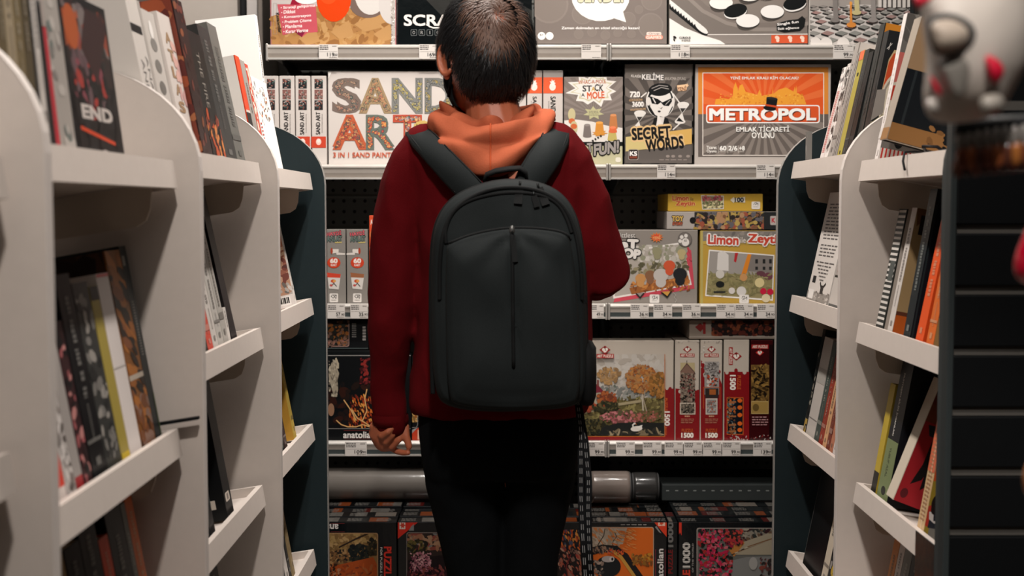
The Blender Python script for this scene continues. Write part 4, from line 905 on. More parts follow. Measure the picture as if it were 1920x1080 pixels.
# --- bottom deck: rows of upright puzzle boxes one behind the other
ZB = 0.186; YFR = 3.452
def stack(x0, x1, label0, short, n, seed):
    R = random.Random(seed)
    a, b = P(x0, 1000, YFR).x, P(x1, 1000, YFR).x; zt = P(0, 979, YFR).z
    for i in range(n - 1, -1, -1):
        Y = YFR + i * .0565; dz = 0 if i == 0 else R.uniform(-.003, .004); sx = 0 if i == 0 else R.uniform(-.0008, .0008)
        g = G(); g.bbox(a + sx + .001, b + sx - .001, Y, Y + .055, ZB, zt + dz, mat((16, 19, 22), 'gloss', 1.4), .0015)
        o = g.build('puzzle_box', origin=((a + b) / 2, Y, ZB))
        tag(o, label0 + ' on the bottom deck' if i == 0 else 'black puzzle box standing %s behind the %s' % ({1: 'directly', 2: 'second', 3: 'third', 4: 'fourth'}[i], short), PB, 'puzzle boxes on the bottom deck')
        t = Print(lambda x, y: Vector((x, y, zt + dz)), (0, 0, 1), None, 0.4, 'gloss')
        t.rect(a + sx + .003, Y + .003, b + sx - .003, Y + .052, (26, 29, 31))
        for k in range(9):
            x = R.uniform(a + sx + .003, max(a + sx + .004, b + sx - .04)); w = R.uniform(.01, .06)
            t.rect(x, Y + .004, min(x + w, b + sx - .004), Y + .05, R.choice([(120, 116, 110), (70, 66, 62), (150, 76, 40), (96, 30, 26), (52, 56, 58), (140, 130, 120), (30, 34, 36)]))
        for k in range(3 if b - a > .2 else 0): t.lines(a + .01 + k * .08, Y + .01, a + .05 + k * .08, Y + .045, 4, (150, 146, 140), seed + k)
        t.build('printed_top', o)
        if i == 0: root = o
    p = Print(lambda x, y: P(x, y, YFR), (0, -1, 0), (x0 + 1, 979.6, x1 - 1, proj((0, YFR, ZB + .003))[1]), .9); p.root = root; return p
p = stack(588, 744, 'black puzzle box with upside down lettering and street scene', 'one with the street scene', 5, 1)
p.text('anatolian', 603, 989, 62, 13, (206, 200, 196), 180, .03); p.line([(620, 981.5), (646, 981.5)], .8, (110, 44, 44)); p.line([(620, 997), (646, 997)], .8, (110, 44, 44))
p.rrect(592, 999, 709, 1166, 4, (150, 116, 84)); p.rrect(592, 1000.5, 707.5, 1166, 4, (122, 92, 56)); p.clip = (592, 1001, 707, 1168)
p.daubs(600, 1000, 708, 1030, 70, [(150, 122, 76), (132, 104, 62), (160, 130, 86), (110, 84, 50)], 8, 3); p.line([(636, 1026), (668, 1010), (690, 1000)], 3, (60, 44, 34)); p.daubs(655, 1022, 690, 1052, 40, [(34, 40, 38), (50, 52, 44), (26, 30, 32)], 7, 5); p.daubs(690, 1010, 707, 1040, 26, [(40, 38, 30), (66, 58, 40)], 6, 6); p.daubs(610, 1032, 655, 1056, 40, [(120, 84, 52), (86, 60, 40), (150, 116, 76), (50, 44, 38)], 6, 7)
p.poly([(592, 1090), (620, 1062), (700, 1044), (708, 1060), (708, 1168), (592, 1168)], (150, 66, 26)); p.daubs(600, 1058, 706, 1110, 60, [(166, 76, 30), (130, 56, 26), (110, 50, 30), (150, 84, 46)], 9, 8, .4); p.daubs(614, 1058, 640, 1090, 20, [(160, 110, 80), (70, 44, 32)], 5, 9)
p.clip = (589, 980, 743, 1168); p.text('PUZZLE', 727, 1057, 64, 13, (196, 52, 40), 90, .05); p.text('FOR PUZZLE LOVERS', 715, 1066, 80, 3.6, (200, 196, 190), 90, .02)
p.build('printed_front', p.root)
p = stack(745, 1000, 'black puzzle box with red corner and blossom tree', 'one with the blossom tree', 4, 2)
p.poly([(746, 974), (790, 974), (746, 1010)], (190, 44, 32)); p.rect(749, 977, 760, 992, (206, 190, 180)); p.star(755, 985, 6, 7, 6, .5, (180, 60, 44)); p.poly([(771, 987), (776, 982), (776, 995), (766, 995)], (120, 120, 120))
p.rrect(762, 998, 990, 1166, 4, (110, 100, 96)); p.rrect(763.4, 999.4, 990, 1166, 4, (60, 46, 42)); p.clip = (763, 1000, 990, 1168)
p.daubs(764, 998, 860, 1030, 50, [(140, 96, 72), (110, 74, 58), (150, 116, 90), (104, 104, 104), (120, 60, 50)], 12, 3, .4); p.daubs(764, 1014, 800, 1040, 30, [(40, 38, 30), (60, 56, 34), (90, 80, 40)], 7, 5); p.poly([(764, 1050), (860, 1036), (860, 1168), (764, 1168)], (36, 24, 28)); p.daubs(770, 1036, 808, 1072, 70, [(176, 120, 128), (150, 92, 104), (120, 66, 80), (196, 150, 150)], 4, 6); p.daubs(764, 1062, 860, 1100, 40, [(96, 40, 52), (70, 30, 40), (120, 60, 56)], 9, 8, .4); p.line([(757, 1006), (757, 1062)], .8, (130, 126, 122))
p.build('printed_front', p.root)
p = stack(1003, 1104, 'black puzzle box with feathered flowers right of the knee', 'one with feathered flowers', 4, 3)
p.rect(1010, 992, 1098, 1166, (52, 44, 44)); p.clip = (1010, 993, 1098, 1168); p.daubs(1030, 994, 1096, 1030, 60, [(190, 96, 40), (150, 60, 34), (60, 70, 90), (200, 130, 60), (30, 34, 44)], 7, 3, .4, rot=70); p.daubs(1030, 1030, 1098, 1100, 90, [(160, 90, 70), (130, 96, 84), (60, 40, 40), (170, 130, 110), (150, 60, 50), (36, 30, 32)], 8, 4, .4, rot=60); p.line([(1070, 1040), (1062, 1060), (1066, 1090)], 2, (110, 40, 40))
p.build('printed_front', p.root)
p = stack(1106, 1251, 'black puzzle box with orange lizard picture', 'one with the orange lizard', 5, 4)
p.poly([(1222, 974), (1251, 974), (1251, 1008)], (196, 58, 34)); p.rect(1234, 976, 1247, 986, (220, 180, 160)); p.star(1240, 981, 5, 5, 5, .5, (190, 70, 44)); p.poly([(1228, 988), (1231, 986), (1240, 1000), (1236, 998)], (130, 126, 124)); p.lines(1164, 983, 1218, 984.6, 1, (150, 146, 142), 4, .9)
p.rrect(1096, 988, 1226, 1166, 4, (160, 140, 120)); p.rrect(1097, 989.4, 1224.6, 1166, 4, (192, 92, 30)); p.clip = (1107, 990, 1224.4, 1168)
p.poly([(1107, 990), (1176, 990), (1168, 1020), (1107, 1026)], (166, 150, 132)); p.daubs(1108, 990, 1160, 1024, 30, [(176, 162, 146), (150, 132, 112), (190, 120, 70)], 9, 5, .4, rot=50); p.line([(1134, 992), (1132, 1004), (1122, 1020), (1118, 1030)], 1.4, (50, 40, 36)); p.line([(1152, 996), (1156, 1006), (1150, 1014), (1148, 1022)], 1.2, (60, 48, 42)); p.daubs(1150, 994, 1190, 1030, 30, [(200, 120, 60), (186, 96, 40), (196, 140, 90)], 9, 15, .2, rot=20)
p.line([(1107, 1034), (1130, 1028), (1154, 1030), (1172, 1044), (1186, 1064), (1204, 1090)], 14, (40, 36, 36)); p.daubs(1107, 1026, 1150, 1036, 30, [(96, 76, 66), (60, 62, 66), (140, 110, 90)], 5, 7, .4, rot=70); p.line([(1150, 1034), (1164, 1044), (1178, 1064), (1196, 1090)], 6, (176, 130, 56)); p.daubs(1140, 1030, 1170, 1040, 14, [(190, 80, 40), (160, 60, 40)], 4, 8); p.ell(1140, 1062, 24, 20, (34, 36, 38)); p.ell(1140, 1048, 12, 6, (150, 140, 136)); p.ell(1147, 1048, 5, 5, (176, 166, 160)); p.ell(1148, 1048, 2, 3, (30, 28, 28)); p.daubs(1107, 1050, 1130, 1090, 26, [(120, 100, 90), (70, 66, 64), (150, 130, 116)], 6, 9); p.daubs(1186, 1038, 1222, 1060, 26, [(176, 120, 40), (130, 86, 34), (150, 100, 40), (110, 66, 30)], 6, 10)
p.clip = (1107, 980, 1250, 1168); anatolian(p, 1238, 1066, 74, 11, -90); p.line([(1229, 1030), (1229, 1090)], .8, (130, 44, 60)); p.line([(1247, 1030), (1247, 1090)], .8, (130, 44, 60))
p.build('printed_front', p.root)
p = stack(1252, 1271, 'black puzzle box edge with dim 1000 lettering between two others', 'dim 1000 edge', 2, 5)
p.text('1000', 1257, 1002, 46, 10, (104, 102, 100), -90, .05); p.text('PUZZLE', 1257, 1053, 44, 8, (110, 28, 28), -90, .04)
p.build('printed_front', p.root)
p = stack(1272, 1560, 'black 1000 piece puzzle box with pink blossoms and sunlit houses', 'one with pink blossoms', 5, 6)
p.poly([(1273, 974), (1278, 974), (1278, 1004), (1275, 998), (1273, 1002)], (196, 52, 36)); p.poly([(1267, 974), (1271, 974), (1271, 990)], (190, 50, 34))
p.text('1000', 1287, 1041, 46, 13, (196, 192, 186), -90, .05)
for k in range(12): p.rect(1279, 1019 + k * 4, 1295, 1019.7 + k * 4, (20, 24, 26))
p.text('PUZZLE', 1287, 1104, 70, 13, (190, 56, 40), -90, .05); p.text('OF THE WORLD', 1299, 1046, 54, 3, (150, 146, 142), -90, .02)
p.rrect(1306, 989.5, 1560, 1166, 4, (150, 140, 134)); p.rrect(1307.4, 991, 1560, 1166, 4, (92, 92, 88)); p.clip = (1307.6, 991.2, 1558, 1168)
p.daubs(1390, 990, 1460, 1030, 60, [(130, 122, 110), (60, 62, 58), (150, 140, 124), (96, 76, 60), (70, 40, 46)], 9, 3, .5); p.poly([(1376, 1022), (1440, 1000), (1460, 1000), (1460, 1040), (1376, 1040)], (150, 140, 120)); p.poly([(1366, 1030), (1390, 1010), (1396, 1018), (1376, 1044)], (170, 112, 56))
for k in range(6): p.line([(1372 + k * 6, 1040 - k * 3), (1440 + k * 6, 1012 - k * 2)], 2, [(60, 54, 48), (176, 164, 140), (110, 76, 50)][k % 3])
p.poly([(1366, 1052), (1400, 1044), (1560, 1040), (1560, 1168), (1340, 1168)], (116, 116, 114)); p.daubs(1310, 992, 1372, 1090, 170, [(170, 30, 66), (130, 24, 50), (196, 60, 90), (40, 44, 40), (26, 32, 30), (150, 40, 40), (180, 90, 100)], 6, 5, .7); p.daubs(1360, 992, 1392, 1020, 40, [(150, 44, 50), (170, 60, 50), (50, 44, 40)], 6, 6); p.ell(1412, 1056, 8, 12, (150, 148, 144)); p.daubs(1424, 1044, 1460, 1090, 24, [(80, 50, 50), (60, 54, 52), (120, 60, 50)], 7, 8)
p.build('printed_front', p.root)

# rolled mats on top of the rear boxes
def roll(x0, x1, Y, zc, r, col, label):
    a, b = P(x0, 900, Y).x, P(x1, 900, Y).x
    root = thing('rolled_mat', label, 'rolled puzzle mat', ((a + b) / 2, Y, zc - r), 'rolled mats above the bottom boxes')
    g = G(); n = 28
    rings = [[Vector((x, Y + q * math.cos(2 * PI * k / n), zc + q * math.sin(2 * PI * k / n))) for k in range(n)] for x, q in ((a + .004, r * .98), (a + .012, r), ((a + b) / 2, r * 1.004), (b - .012, r), (b - .004, r * .98))]
    g.loft(rings, mat(col, 'gloss'), True); g.build('wrapped_roll', root)
    for x, d in ((a, 1), (b, -1)):
        g = G(); rings = [[Vector((x + d * h, Y + q * math.cos(2 * PI * k / n), zc + q * math.sin(2 * PI * k / n))) for k in range(n)] for h, q in ((.004, r * .97), (0, r * .92), (0, r * .5), (.012, r * .46), (.012, r * .1))]
        g.loft(rings, mat((60, 60, 60), 'darkpaint'), True); g.build('end_disc', root)
zr = P(0, 979, YFR).z + .0045
roll(610, 900, 3.70, zr + .048, .046, (104, 99, 94), 'long grey wrapped roll lying left of the trousers')
roll(1106, 1182, 3.655, zr + .048, .046, (104, 94, 88), 'short taupe wrapped roll lying right of the trousers')
roll(1184, 1234, 3.68, zr + .044, .042, (60, 59, 58), 'darker short wrapped roll, right neighbour of the taupe one')
g = G(); a, b = P(1236, 900, 3.75).x, P(1470, 900, 3.75).x
g.bbox(a, b, 3.68, 3.9, zr + .001, zr + .05, mat((44, 48, 48), 'darkpaint'), .003)
for k in range(14):
    x = a + .012 + k * (b - a) / 14; g.box(x, x + .009, 3.6795, 3.6805, zr + .03, zr + .033, mat((120, 124, 122), 'print'))
tag(g.build('slotted_bar', origin=((a + b) / 2, 3.7, zr)), 'dark slotted metal bar lying above the blossom puzzle boxes', 'slotted bar')

# ---------------------------------------------------------------- books on the aisle shelves
PAPER = (196, 186, 170)
def book(s, y0, y1, h, w, lev, label, group, spine, cover=None, X=None, tilt=9.0, dz=0.0, spine_art=None, near_art=None, face=False, seed=None, ink=None, kind='print', gain=1.15):
    """a book between y0 and y1 along the shelf; its spine (or, face out, its cover) looks into the aisle"""
    xe = XL if s < 0 else XR
    X = X or (0.53 if s < 0 else 0.73); t = math.radians(tilt)
    w = min(w, (xe + .283 - X - h * math.sin(t)) / math.cos(t))
    z = CAMZ + lev - .018 - (X - xe - .03) * math.tan(TILT) + .002 + max(0, w * math.sin(t - TILT)) + dz
    M = Matrix.Translation((s * X, (y0 + y1) / 2, z)) @ Matrix.Rotation(s * t, 4, 'Y')
    root = thing('book', label, 'book', group=group, M=M)
    cover = cover or spine; T = y1 - y0; q = T / 2
    def bx(g, u0, u1, a, b, h0, h1, m): g.box(min(s * u0, s * u1), max(s * u0, s * u1), a, b, h0, h1, m)
    W = lambda v: M @ v
    cm, sm, pm = mat(cover, kind, gain), mat(spine, kind, gain), mat(PAPER, 'paper')
    b = min(.0025, T * .12 if not face else w * .12)
    # page block
    g = G()
    if face: bx(g, b, w - b, -q + .003, q - b, .003, h - .003, pm)
    else: bx(g, b, w - .003, -q + b, q - b, .003, h - .003, pm)
    g.build('page_block', root, M=M)
    sp = Print((lambda x, y: W(Vector((0, -q + x, h - y)))) if s < 0 else (lambda x, y: W(Vector((0, q - x, h - y)))), (M.to_3x3() @ Vector((-s, 0, 0))), (0.0006, .0006, T - .0006, h - .0006), gain, kind)
    nr = Print((lambda x, y: W(Vector((-w + x, -q, h - y)))) if s < 0 else (lambda x, y: W(Vector((x, -q, h - y)))), (0, -1, 0), (0.0006, .0006, w - .0006, h - .0006), gain, kind)
    # boards and spine
    g = G()
    if face:
        bx(g, 0, b, -q, q, 0, h, sm); bx(g, w - b, w, -q, q, 0, h, sm); bx(g, b, w - b, q - b, q, 0, h, cm)
        g.v = [M @ v for v in g.v]
        if spine_art: spine_art(sp, T, h); merge(g, sp.g)
        g.build('cover', root)
    else:
        bx(g, b, w, -q, -q + b, 0, h, cm); bx(g, b, w, q - b, q, 0, h, cm)
        g.v = [M @ v for v in g.v]
        if near_art: near_art(nr, w, h); merge(g, nr.g)
        g.build('cover', root)
        g = G(); bx(g, 0, b, -q, q, 0, h, sm); g.v = [M @ v for v in g.v]
        if spine_art: spine_art(sp, T, h)
        else:
            R = random.Random(seed if seed is not None else int(y0 * 9973)); lum = sum(spine) / 3
            base = ink or ((60, 56, 54) if lum > 110 else (176, 170, 160)); c = tuple(int(.48 * a + .52 * b_) for a, b_ in zip(base, spine))
            y = h * R.uniform(.08, .2); e = h * R.uniform(.45, .72); tw = R.uniform(.1, .17)
            while y < e:                                        # tiny title letters, too small to read
                d = R.uniform(.0025, .006); m = R.uniform(-.03, .03); sp.rect(T * (.5 + m - tw), y, T * (.5 + m + tw), min(e, y + d), c); y += d + (R.uniform(.0012, .002) if R.random() < .82 else .008)
            if R.random() < .6: sp.lines(T * .42, h * (e / h + .03), T * .58, h * min(.84, e / h + .2), 14, c, 3, .5)
            sp.rect(T * .34, h * .88, T * .66, h * .92, c)
            if R.random() < .5: sp.rect(0, h * R.uniform(.76, .8), T, h * .81, c)
        merge(g, sp.g); g.build('spine', root)
    return root
def merge(g, o):
    k = len(g.v); g.v += o.v
    for f, m, sm in zip(o.f, o.m, o.sm): g.f.append([k + i for i in f]); g.m.append(g.mi(o.mats[m])); g.sm.append(sm)
def bands(*bs):
    """spine colour bands: (from, to, colour) as fractions of the height from the top"""
    def f(p, T, h):
        for a, b, c in bs: p.rect(0, a * h, T, b * h, c)
    return f
def speck(cols, n=40, seed=1, base=()):
    def f(p, T, h):
        for a, b, c in base: p.rect(0, a * h, T, b * h, c)
        p.daubs(T * .1, h * .05, T * .9, h * .95, n, cols, min(T * .3, .012), seed, .6)
    return f

G1 = 'books on the top shelf of the nearest left bay'
for i, (c, lb) in enumerate((((136, 120, 94), 'blurred khaki spine at the very left edge, first of the tall row'), ((92, 80, 56), 'blurred dark olive spine, second of the tall row at top left'),
        ((150, 136, 112), 'blurred pale khaki spine, third of the tall row at top left'), ((112, 98, 70), 'blurred olive brown spine, fourth of the tall row at top left'), ((78, 68, 48), 'blurred dark brown spine ending the tall khaki row at top left'))):
    y = 1.336 + i * .0238; book(-1, y, y + .0225, .31 - .004 * i, .17, .07, lb, G1, c, tilt=4.5, gain=1.1)
book(-1, 1.456, 1.4665, .235, .15, .07, 'thin black spine between the khaki row and a white spine', G1, (24, 26, 28), tilt=5)
book(-1, 1.468, 1.484, .25, .15, .07, 'blurred pale grey spine beside the khaki row at top left', G1, (186, 180, 174), tilt=5)
book(-1, 1.485, 1.503, .235, .15, .07, 'black spine with grey top left of the red spine', G1, (26, 28, 30), tilt=5.5, spine_art=bands((0, .2, (140, 136, 132)), (.2, .23, (70, 70, 70))))
book(-1, 1.504, 1.518, .23, .15, .07, 'thin red spine left of the dark fantasy cover', G1, (168, 40, 52), tilt=6, spine_art=bands((0, .3, (150, 140, 134))))
book(-1, 1.519, 1.573, .245, .16, .07, 'wide light grey spine directly left of the dark fantasy cover', G1, (150, 144, 138), tilt=6.5, spine_art=speck([(170, 164, 158), (120, 114, 110), (96, 104, 100)], 22, 4))
def end_art(p, T, h):
    p.rect(0, 0, T, h, (16, 18, 21)); p.rect(T * .08, h * .05, T * .94, h * .5, (58, 44, 44)); p.clip = (T * .06, h * .04, T * .95, h * .96)
    p.daubs(0, h * .05, T, h * .3, 40, [(150, 70, 40), (96, 84, 84), (130, 60, 44), (70, 40, 40), (110, 100, 98)], .018, 2); p.daubs(T * .1, h * .25, T * .8, h * .7, 60, [(24, 28, 30), (150, 50, 44), (90, 70, 74), (40, 46, 46), (120, 60, 70)], .014, 3); p.poly([(T * .55, h * .05), (T, h * .1), (T * .6, h * .5), (T * .35, h * .3)], (66, 40, 42))
    p.ell(T * .2, h * .2, T * .14, h * .13, (160, 76, 36)); p.daubs(T * .02, h * .6, T * .98, h * .95, 30, [(16, 18, 21), (28, 30, 33)], .02, 4); p.text('END', T * .5, h * .68, T * .62, h * .075, (186, 178, 172), 0, .06); p.line([(T * .12, h * .78), (T * .8, h * .845)], h * .022, (196, 66, 34)); p.ell(T * .56, h * .92, T * .08, h * .03, (170, 160, 156)); p.rect(T * .44, h * .955, T * .7, h * .99, (170, 160, 156))
book(-1, 1.577, 1.767, .22, .022, .07, 'black book with fiery cover art facing out, lettered END', G1, (18, 20, 23), tilt=7, face=True, spine_art=end_art)

G2 = 'books on the top shelf of the middle left bay'
book(-1, 1.985, 2.064, .262, .085, .089, 'blurred white thick spine with a black label and grey vertical letters', G2, (188, 182, 176), X=.545, tilt=11, spine_art=lambda p, T, h: (p.rect(0, h * .17, T * .75, h * .22, (26, 28, 30)), p.text('ANKARA', T * .35, h * .58, h * .4, T * .2, (110, 106, 104), 90), p.rect(T * .85, 0, T, h, (160, 154, 148)), p.text('ANADOLU', T * .68, h * .6, h * .5, T * .16, (110, 106, 104), 90)))
book(-1, 2.067, 2.14, .252, .085, .089, 'blurred silvery white thick spine with stacked dark emblems', G2, (180, 174, 168), X=.545, tilt=11, spine_art=lambda p, T, h: [p.ell(T * .5, h * (.22 + .14 * k), T * .25, h * .045, (120 - 8 * k, 116 - 8 * k, 112 - 8 * k)) for k in range(4)] and [p.ell(T * .5, h * .12, T * .14, h * .06, (214, 210, 206))])
book(-1, 2.143, 2.222, .256, .15, .089, 'white thick spine with pale brown letters before the red book', G2, (196, 188, 182), X=.54, tilt=11, spine_art=lambda p, T, h: [p.text(c, T * .5, h * (.16 + .115 * k), T * .42, h * .07, (150, 122, 94), 0, .05) for k, c in enumerate('ATLAS')] and [p.daubs(T * .6, h * .2, T, h * .6, 20, [(200, 160, 150), (190, 150, 146)], .012, 2)])
book(-1, 2.226, 2.294, .292, .17, .089, 'tall reddish brown book leaning between white and black spines', G2, (52, 26, 26), (112, 52, 38), tilt=11, near_art=lambda p, w, h: p.daubs(0, 0, w, h, 70, [(112, 52, 38), (140, 70, 44), (84, 38, 34), (150, 92, 60)], .02, 3), spine_art=lambda p, T, h: p.daubs(0, 0, T, h, 26, [(96, 44, 34), (60, 30, 30), (120, 66, 40)], .01, 5))
book(-1, 2.298, 2.398, .245, .16, .089, 'black book with flame picture at the foot of its spine', G2, (20, 22, 24), tilt=11.5, spine_art=lambda p, T, h: (p.text('THE FIRE', T * .45, h * .36, h * .42, T * .22, (130, 124, 116), 90), p.daubs(0, h * .62, T, h * .98, 60, [(170, 70, 34), (110, 44, 30), (40, 26, 26), (196, 120, 60), (60, 36, 32)], .01, 4), p.rect(T * .45, h * .93, T * .9, h * .98, (190, 184, 178))))
book(-1, 2.401, 2.492, .268, .16, .089, 'charcoal spine with small grey lettering beside the flame book', G2, (58, 60, 60), tilt=12, ink=(120, 118, 114))
book(-1, 2.495, 2.572, .285, .16, .089, 'grey hardback spine, last of the row in front of the curved divider', G2, (92, 92, 88), tilt=12, ink=(70, 70, 68))
G3 = 'books on the top shelf of the far left bay'
book(-1, 2.69, 2.732, .25, .15, .085, 'orange and black spine at the far left bay', G3, (196, 62, 30), (222, 218, 212), tilt=11, spine_art=bands((.48, 1, (30, 30, 32)), (.46, .48, (190, 180, 170))))
book(-1, 2.735, 2.78, .246, .15, .085, 'grey spine between the orange and the red patterned spine', G3, (140, 134, 128), tilt=11)
book(-1, 2.783, 2.815, .243, .14, .085, 'red spine with white pattern beside the white sketch cover', G3, (186, 62, 44), tilt=11, spine_art=speck([(220, 210, 202), (190, 70, 50), (226, 190, 170)], 50, 7))
def sketch(p, T, h):
    p.rect(0, 0, T, h, (230, 226, 222)); R = random.Random(5)
    for k in range(16):
        x, y = T * R.uniform(.1, .8), h * R.uniform(.08, .42); p.ell(x, y, T * .1, h * .03, (90, 80, 76), R.uniform(0, 180), 12, True, 0, 200); p.ell(x, y, T * .085, h * .024, (226, 220, 214), R.uniform(0, 180))
    for k in range(10): p.ell(T * R.uniform(.2, .8), h * R.uniform(.12, .4), T * .04, h * .014, R.choice([(200, 120, 80), (190, 150, 120), (150, 100, 80)]))
    for k in range(14): p.rect(T * .02, h * (.46 + .037 * k), T * .1, h * (.475 + .037 * k), (180, 60, 50))
book(-1, 2.825, 3.0, .225, .02, .085, 'overexposed white cover with small line drawing leaning at the shelf end', G3, (232, 228, 224), tilt=11, face=True, spine_art=sketch)
book(-1, 3.105, 3.135, .405, .22, .085, 'big blank white board leaning above the dark curved side panel', G3, (232, 228, 224), X=.575, tilt=6)

G4 = 'books on the middle shelf of the nearest left bay'
L2 = -.337
book(-1, 1.345, 1.40, .2, .14, L2, 'pale book mostly hidden behind the nearest left divider', G4, (170, 160, 150), tilt=9.5)
book(-1, 1.403, 1.448, .2, .14, L2, 'grey book tucked against the hidden pale book on the middle shelf', G4, (120, 114, 110), tilt=9.5)
book(-1, 1.452, 1.474, .225, .14, L2, 'blurred whitish spine emerging beside the nearest divider', G4, (182, 172, 166), tilt=10, spine_art=speck([(196, 186, 180), (160, 120, 110), (120, 114, 110)], 26, 3, ((.75, 1, (40, 38, 38)),)))
book(-1, 1.477, 1.51, .235, .14, L2, 'blurred pink and white spine with a red foot band', G4, (196, 160, 152), tilt=10, spine_art=bands((0, .1, (176, 160, 150)), (.42, .62, (214, 206, 200)), (.62, .9, (200, 60, 44)), (.9, .96, (206, 196, 190))))
book(-1, 1.513, 1.542, .235, .14, L2, 'blurred white speckled spine right of the red banded one', G4, (176, 170, 166), tilt=10, spine_art=speck([(90, 84, 80), (200, 194, 190), (120, 110, 106)], 50, 6))
book(-1, 1.545, 1.572, .24, .14, L2, 'blurred spine with red top and grey body', G4, (150, 144, 140), tilt=10, spine_art=bands((0, .12, (176, 70, 54)), (.9, 1, (150, 40, 44))))
book(-1, 1.575, 1.605, .215, .14, L2, 'blurred pink and black spine before the tall black book', G4, (70, 44, 46), tilt=10, spine_art=speck([(150, 84, 86), (60, 44, 46), (176, 120, 116), (36, 34, 36)], 40, 8))
book(-1, 1.61, 1.664, .272, .17, L2, 'tall black hardback with plain black cover on the middle shelf', G4, (22, 25, 28), tilt=10, seed=3)
book(-1, 1.667, 1.726, .258, .16, L2, 'dark grey spine with worn pale lettering, right of the black hardback', G4, (66, 68, 66), tilt=10, spine_art=speck([(110, 108, 104), (140, 136, 130), (50, 52, 52)], 40, 9))
book(-1, 1.729, 1.764, .25, .16, L2, 'mustard yellow spine left of the glossy white spine', G4, (150, 134, 62), tilt=10, spine_art=bands((0, .08, (40, 42, 42)), (.93, 1, (196, 170, 50))))
book(-1, 1.767, 1.82, .265, .16, L2, 'glossy white spine between mustard and brown books', G4, (206, 198, 194), tilt=10, spine_art=bands((0, .02, (200, 110, 110)), (.5, .51, (180, 174, 170))))
book(-1, 1.823, 1.892, .295, .24, L2, 'brown and orange illustrated book, tall and near the row end', G4, (122, 76, 34), (70, 44, 28), tilt=10, near_art=lambda p, w, h: p.daubs(0, 0, w, h, 40, [(74, 46, 28), (96, 58, 32), (50, 34, 26)], .03, 3), spine_art=lambda p, T, h: (p.daubs(0, h * .05, T, h, 60, [(160, 98, 40), (34, 28, 26), (140, 84, 36), (50, 36, 28), (120, 70, 40)], .022, 4, .4, rot=30), p.rect(0, h * .62, T, h * .645, (176, 164, 150)), p.daubs(0, h * .75, T, h * .95, 20, [(110, 64, 34), (130, 100, 86), (60, 40, 30)], .014, 5)))
book(-1, 1.894, 1.925, .3, .24, L2, 'dark slate spine with white lettering, last before the bookend', G4, (38, 46, 48), tilt=10, spine_art=lambda p, T, h: (p.rect(T * .1, h * .05, T * .5, h * .1, (120, 118, 112)), p.lines(T * .3, h * .28, T * .62, h * .56, 20, (130, 128, 124), 3), p.rect(T * .8, h * .75, T, h, (60, 74, 44))))
t = thing('bookend', 'black metal bookend foot sticking out beyond the dark slate spine', 'bookend', (-.53, 1.94, CAMZ + L2))
g = G(); Mb = Matrix.Translation((-.53, 0, CAMZ + L2 - .018)) @ Matrix.Rotation(-TILT, 4, 'Y'); g.box(-.13, -.008, 1.9385, 1.9395, .002, .12, mat((16, 18, 20), 'darkpaint'), Mb); g.build('plate', t)
g = G(); g.box(-.03, .055, 1.9375, 1.949, .0225, .027, mat((14, 16, 18), 'darkpaint'), Mb); g.build('foot', t)
G5 = 'books on the lower shelf of the nearest left bay'
L3 = -.64
bookA = [(1.60, 1.655, .225, (22, 24, 26), 'black book with tan cover edge at the bottom left corner'), (1.658, 1.722, .25, (26, 28, 30), 'black book with pale top, second at the bottom left'),
         (1.725, 1.762, .205, (190, 66, 34), 'orange red spine between black books at the bottom left'), (1.765, 1.834, .232, (24, 26, 28), 'black book with pinkish top page at the bottom left'),
         (1.837, 1.856, .228, (96, 98, 94), 'thin grey spine left of the last orange book at the bottom left'), (1.858, 1.891, .24, (190, 92, 34), 'orange spine ending the bottom left row')]
for i, (a, b, h, c, lb) in enumerate(bookA): book(-1, a, b, h, .15, L3, lb, G5, c, tilt=10, cover=(150, 130, 100) if i == 0 else c)

G6 = 'books on the second shelf of the middle left bay'
for a, b, h, c, lb in ((2.195, 2.228, .20, (40, 58, 54), 'dark green spine at the left of the middle bay second shelf'), (2.231, 2.268, .215, (190, 76, 62), 'coral red spine beside the white ones in the middle left bay'),
        (2.271, 2.308, .23, (190, 184, 178), 'white spine right of the coral one in the middle left bay'), (2.311, 2.352, .25, (172, 168, 162), 'pale grey spine, third light one before the tall black book'),
        (2.355, 2.39, .265, (160, 156, 150), 'grey white spine touching the short white booklet in the middle bay')):
    book(-1, a, b, h, .14, -.244, lb, G6, c, tilt=11.5)
book(-1, 2.393, 2.412, .075, .1, -.244, 'short white booklet at the foot of the tall black book', G6, (200, 194, 188), tilt=9.5)
book(-1, 2.415, 2.462, .292, .2, -.244, 'tall black book standing alone at the end of the middle shelf', G6, (30, 22, 28), (16, 17, 19), tilt=12, spine_art=lambda p, T, h: p.rect(0, 0, T * .1, h, (60, 56, 58)))
G7 = 'books on the third shelf of the middle left bay'
book(-1, 2.225, 2.26, .27, .16, -.567, 'black book in front with a faint teal mark', G7, (18, 20, 23), tilt=9.5, spine_art=lambda p, T, h: p.daubs(0, h * .6, T, h * .8, 10, [(40, 62, 60), (30, 40, 44)], .008, 2))
book(-1, 2.36, 2.412, .285, .2, -.567, 'black book with a white price sticker near its foot', G7, (22, 24, 26), tilt=10, near_art=lambda p, w, h: p.rect(w * .62, h * .86, w * .9, h * .92, (190, 180, 168)), spine_art=lambda p, T, h: (p.rrect(T * .15, h * .83, T * .75, h * .89, .004, (196, 184, 172)), p.rect(T * .35, h * .84, T * .6, h * .88, (120, 110, 104))))
G8 = 'books on the bottom shelf of the middle left bay'
book(-1, 2.25, 2.29, .245, .15, -.89, 'dark green spine at the bottom of the middle left bay', G8, (40, 54, 50))
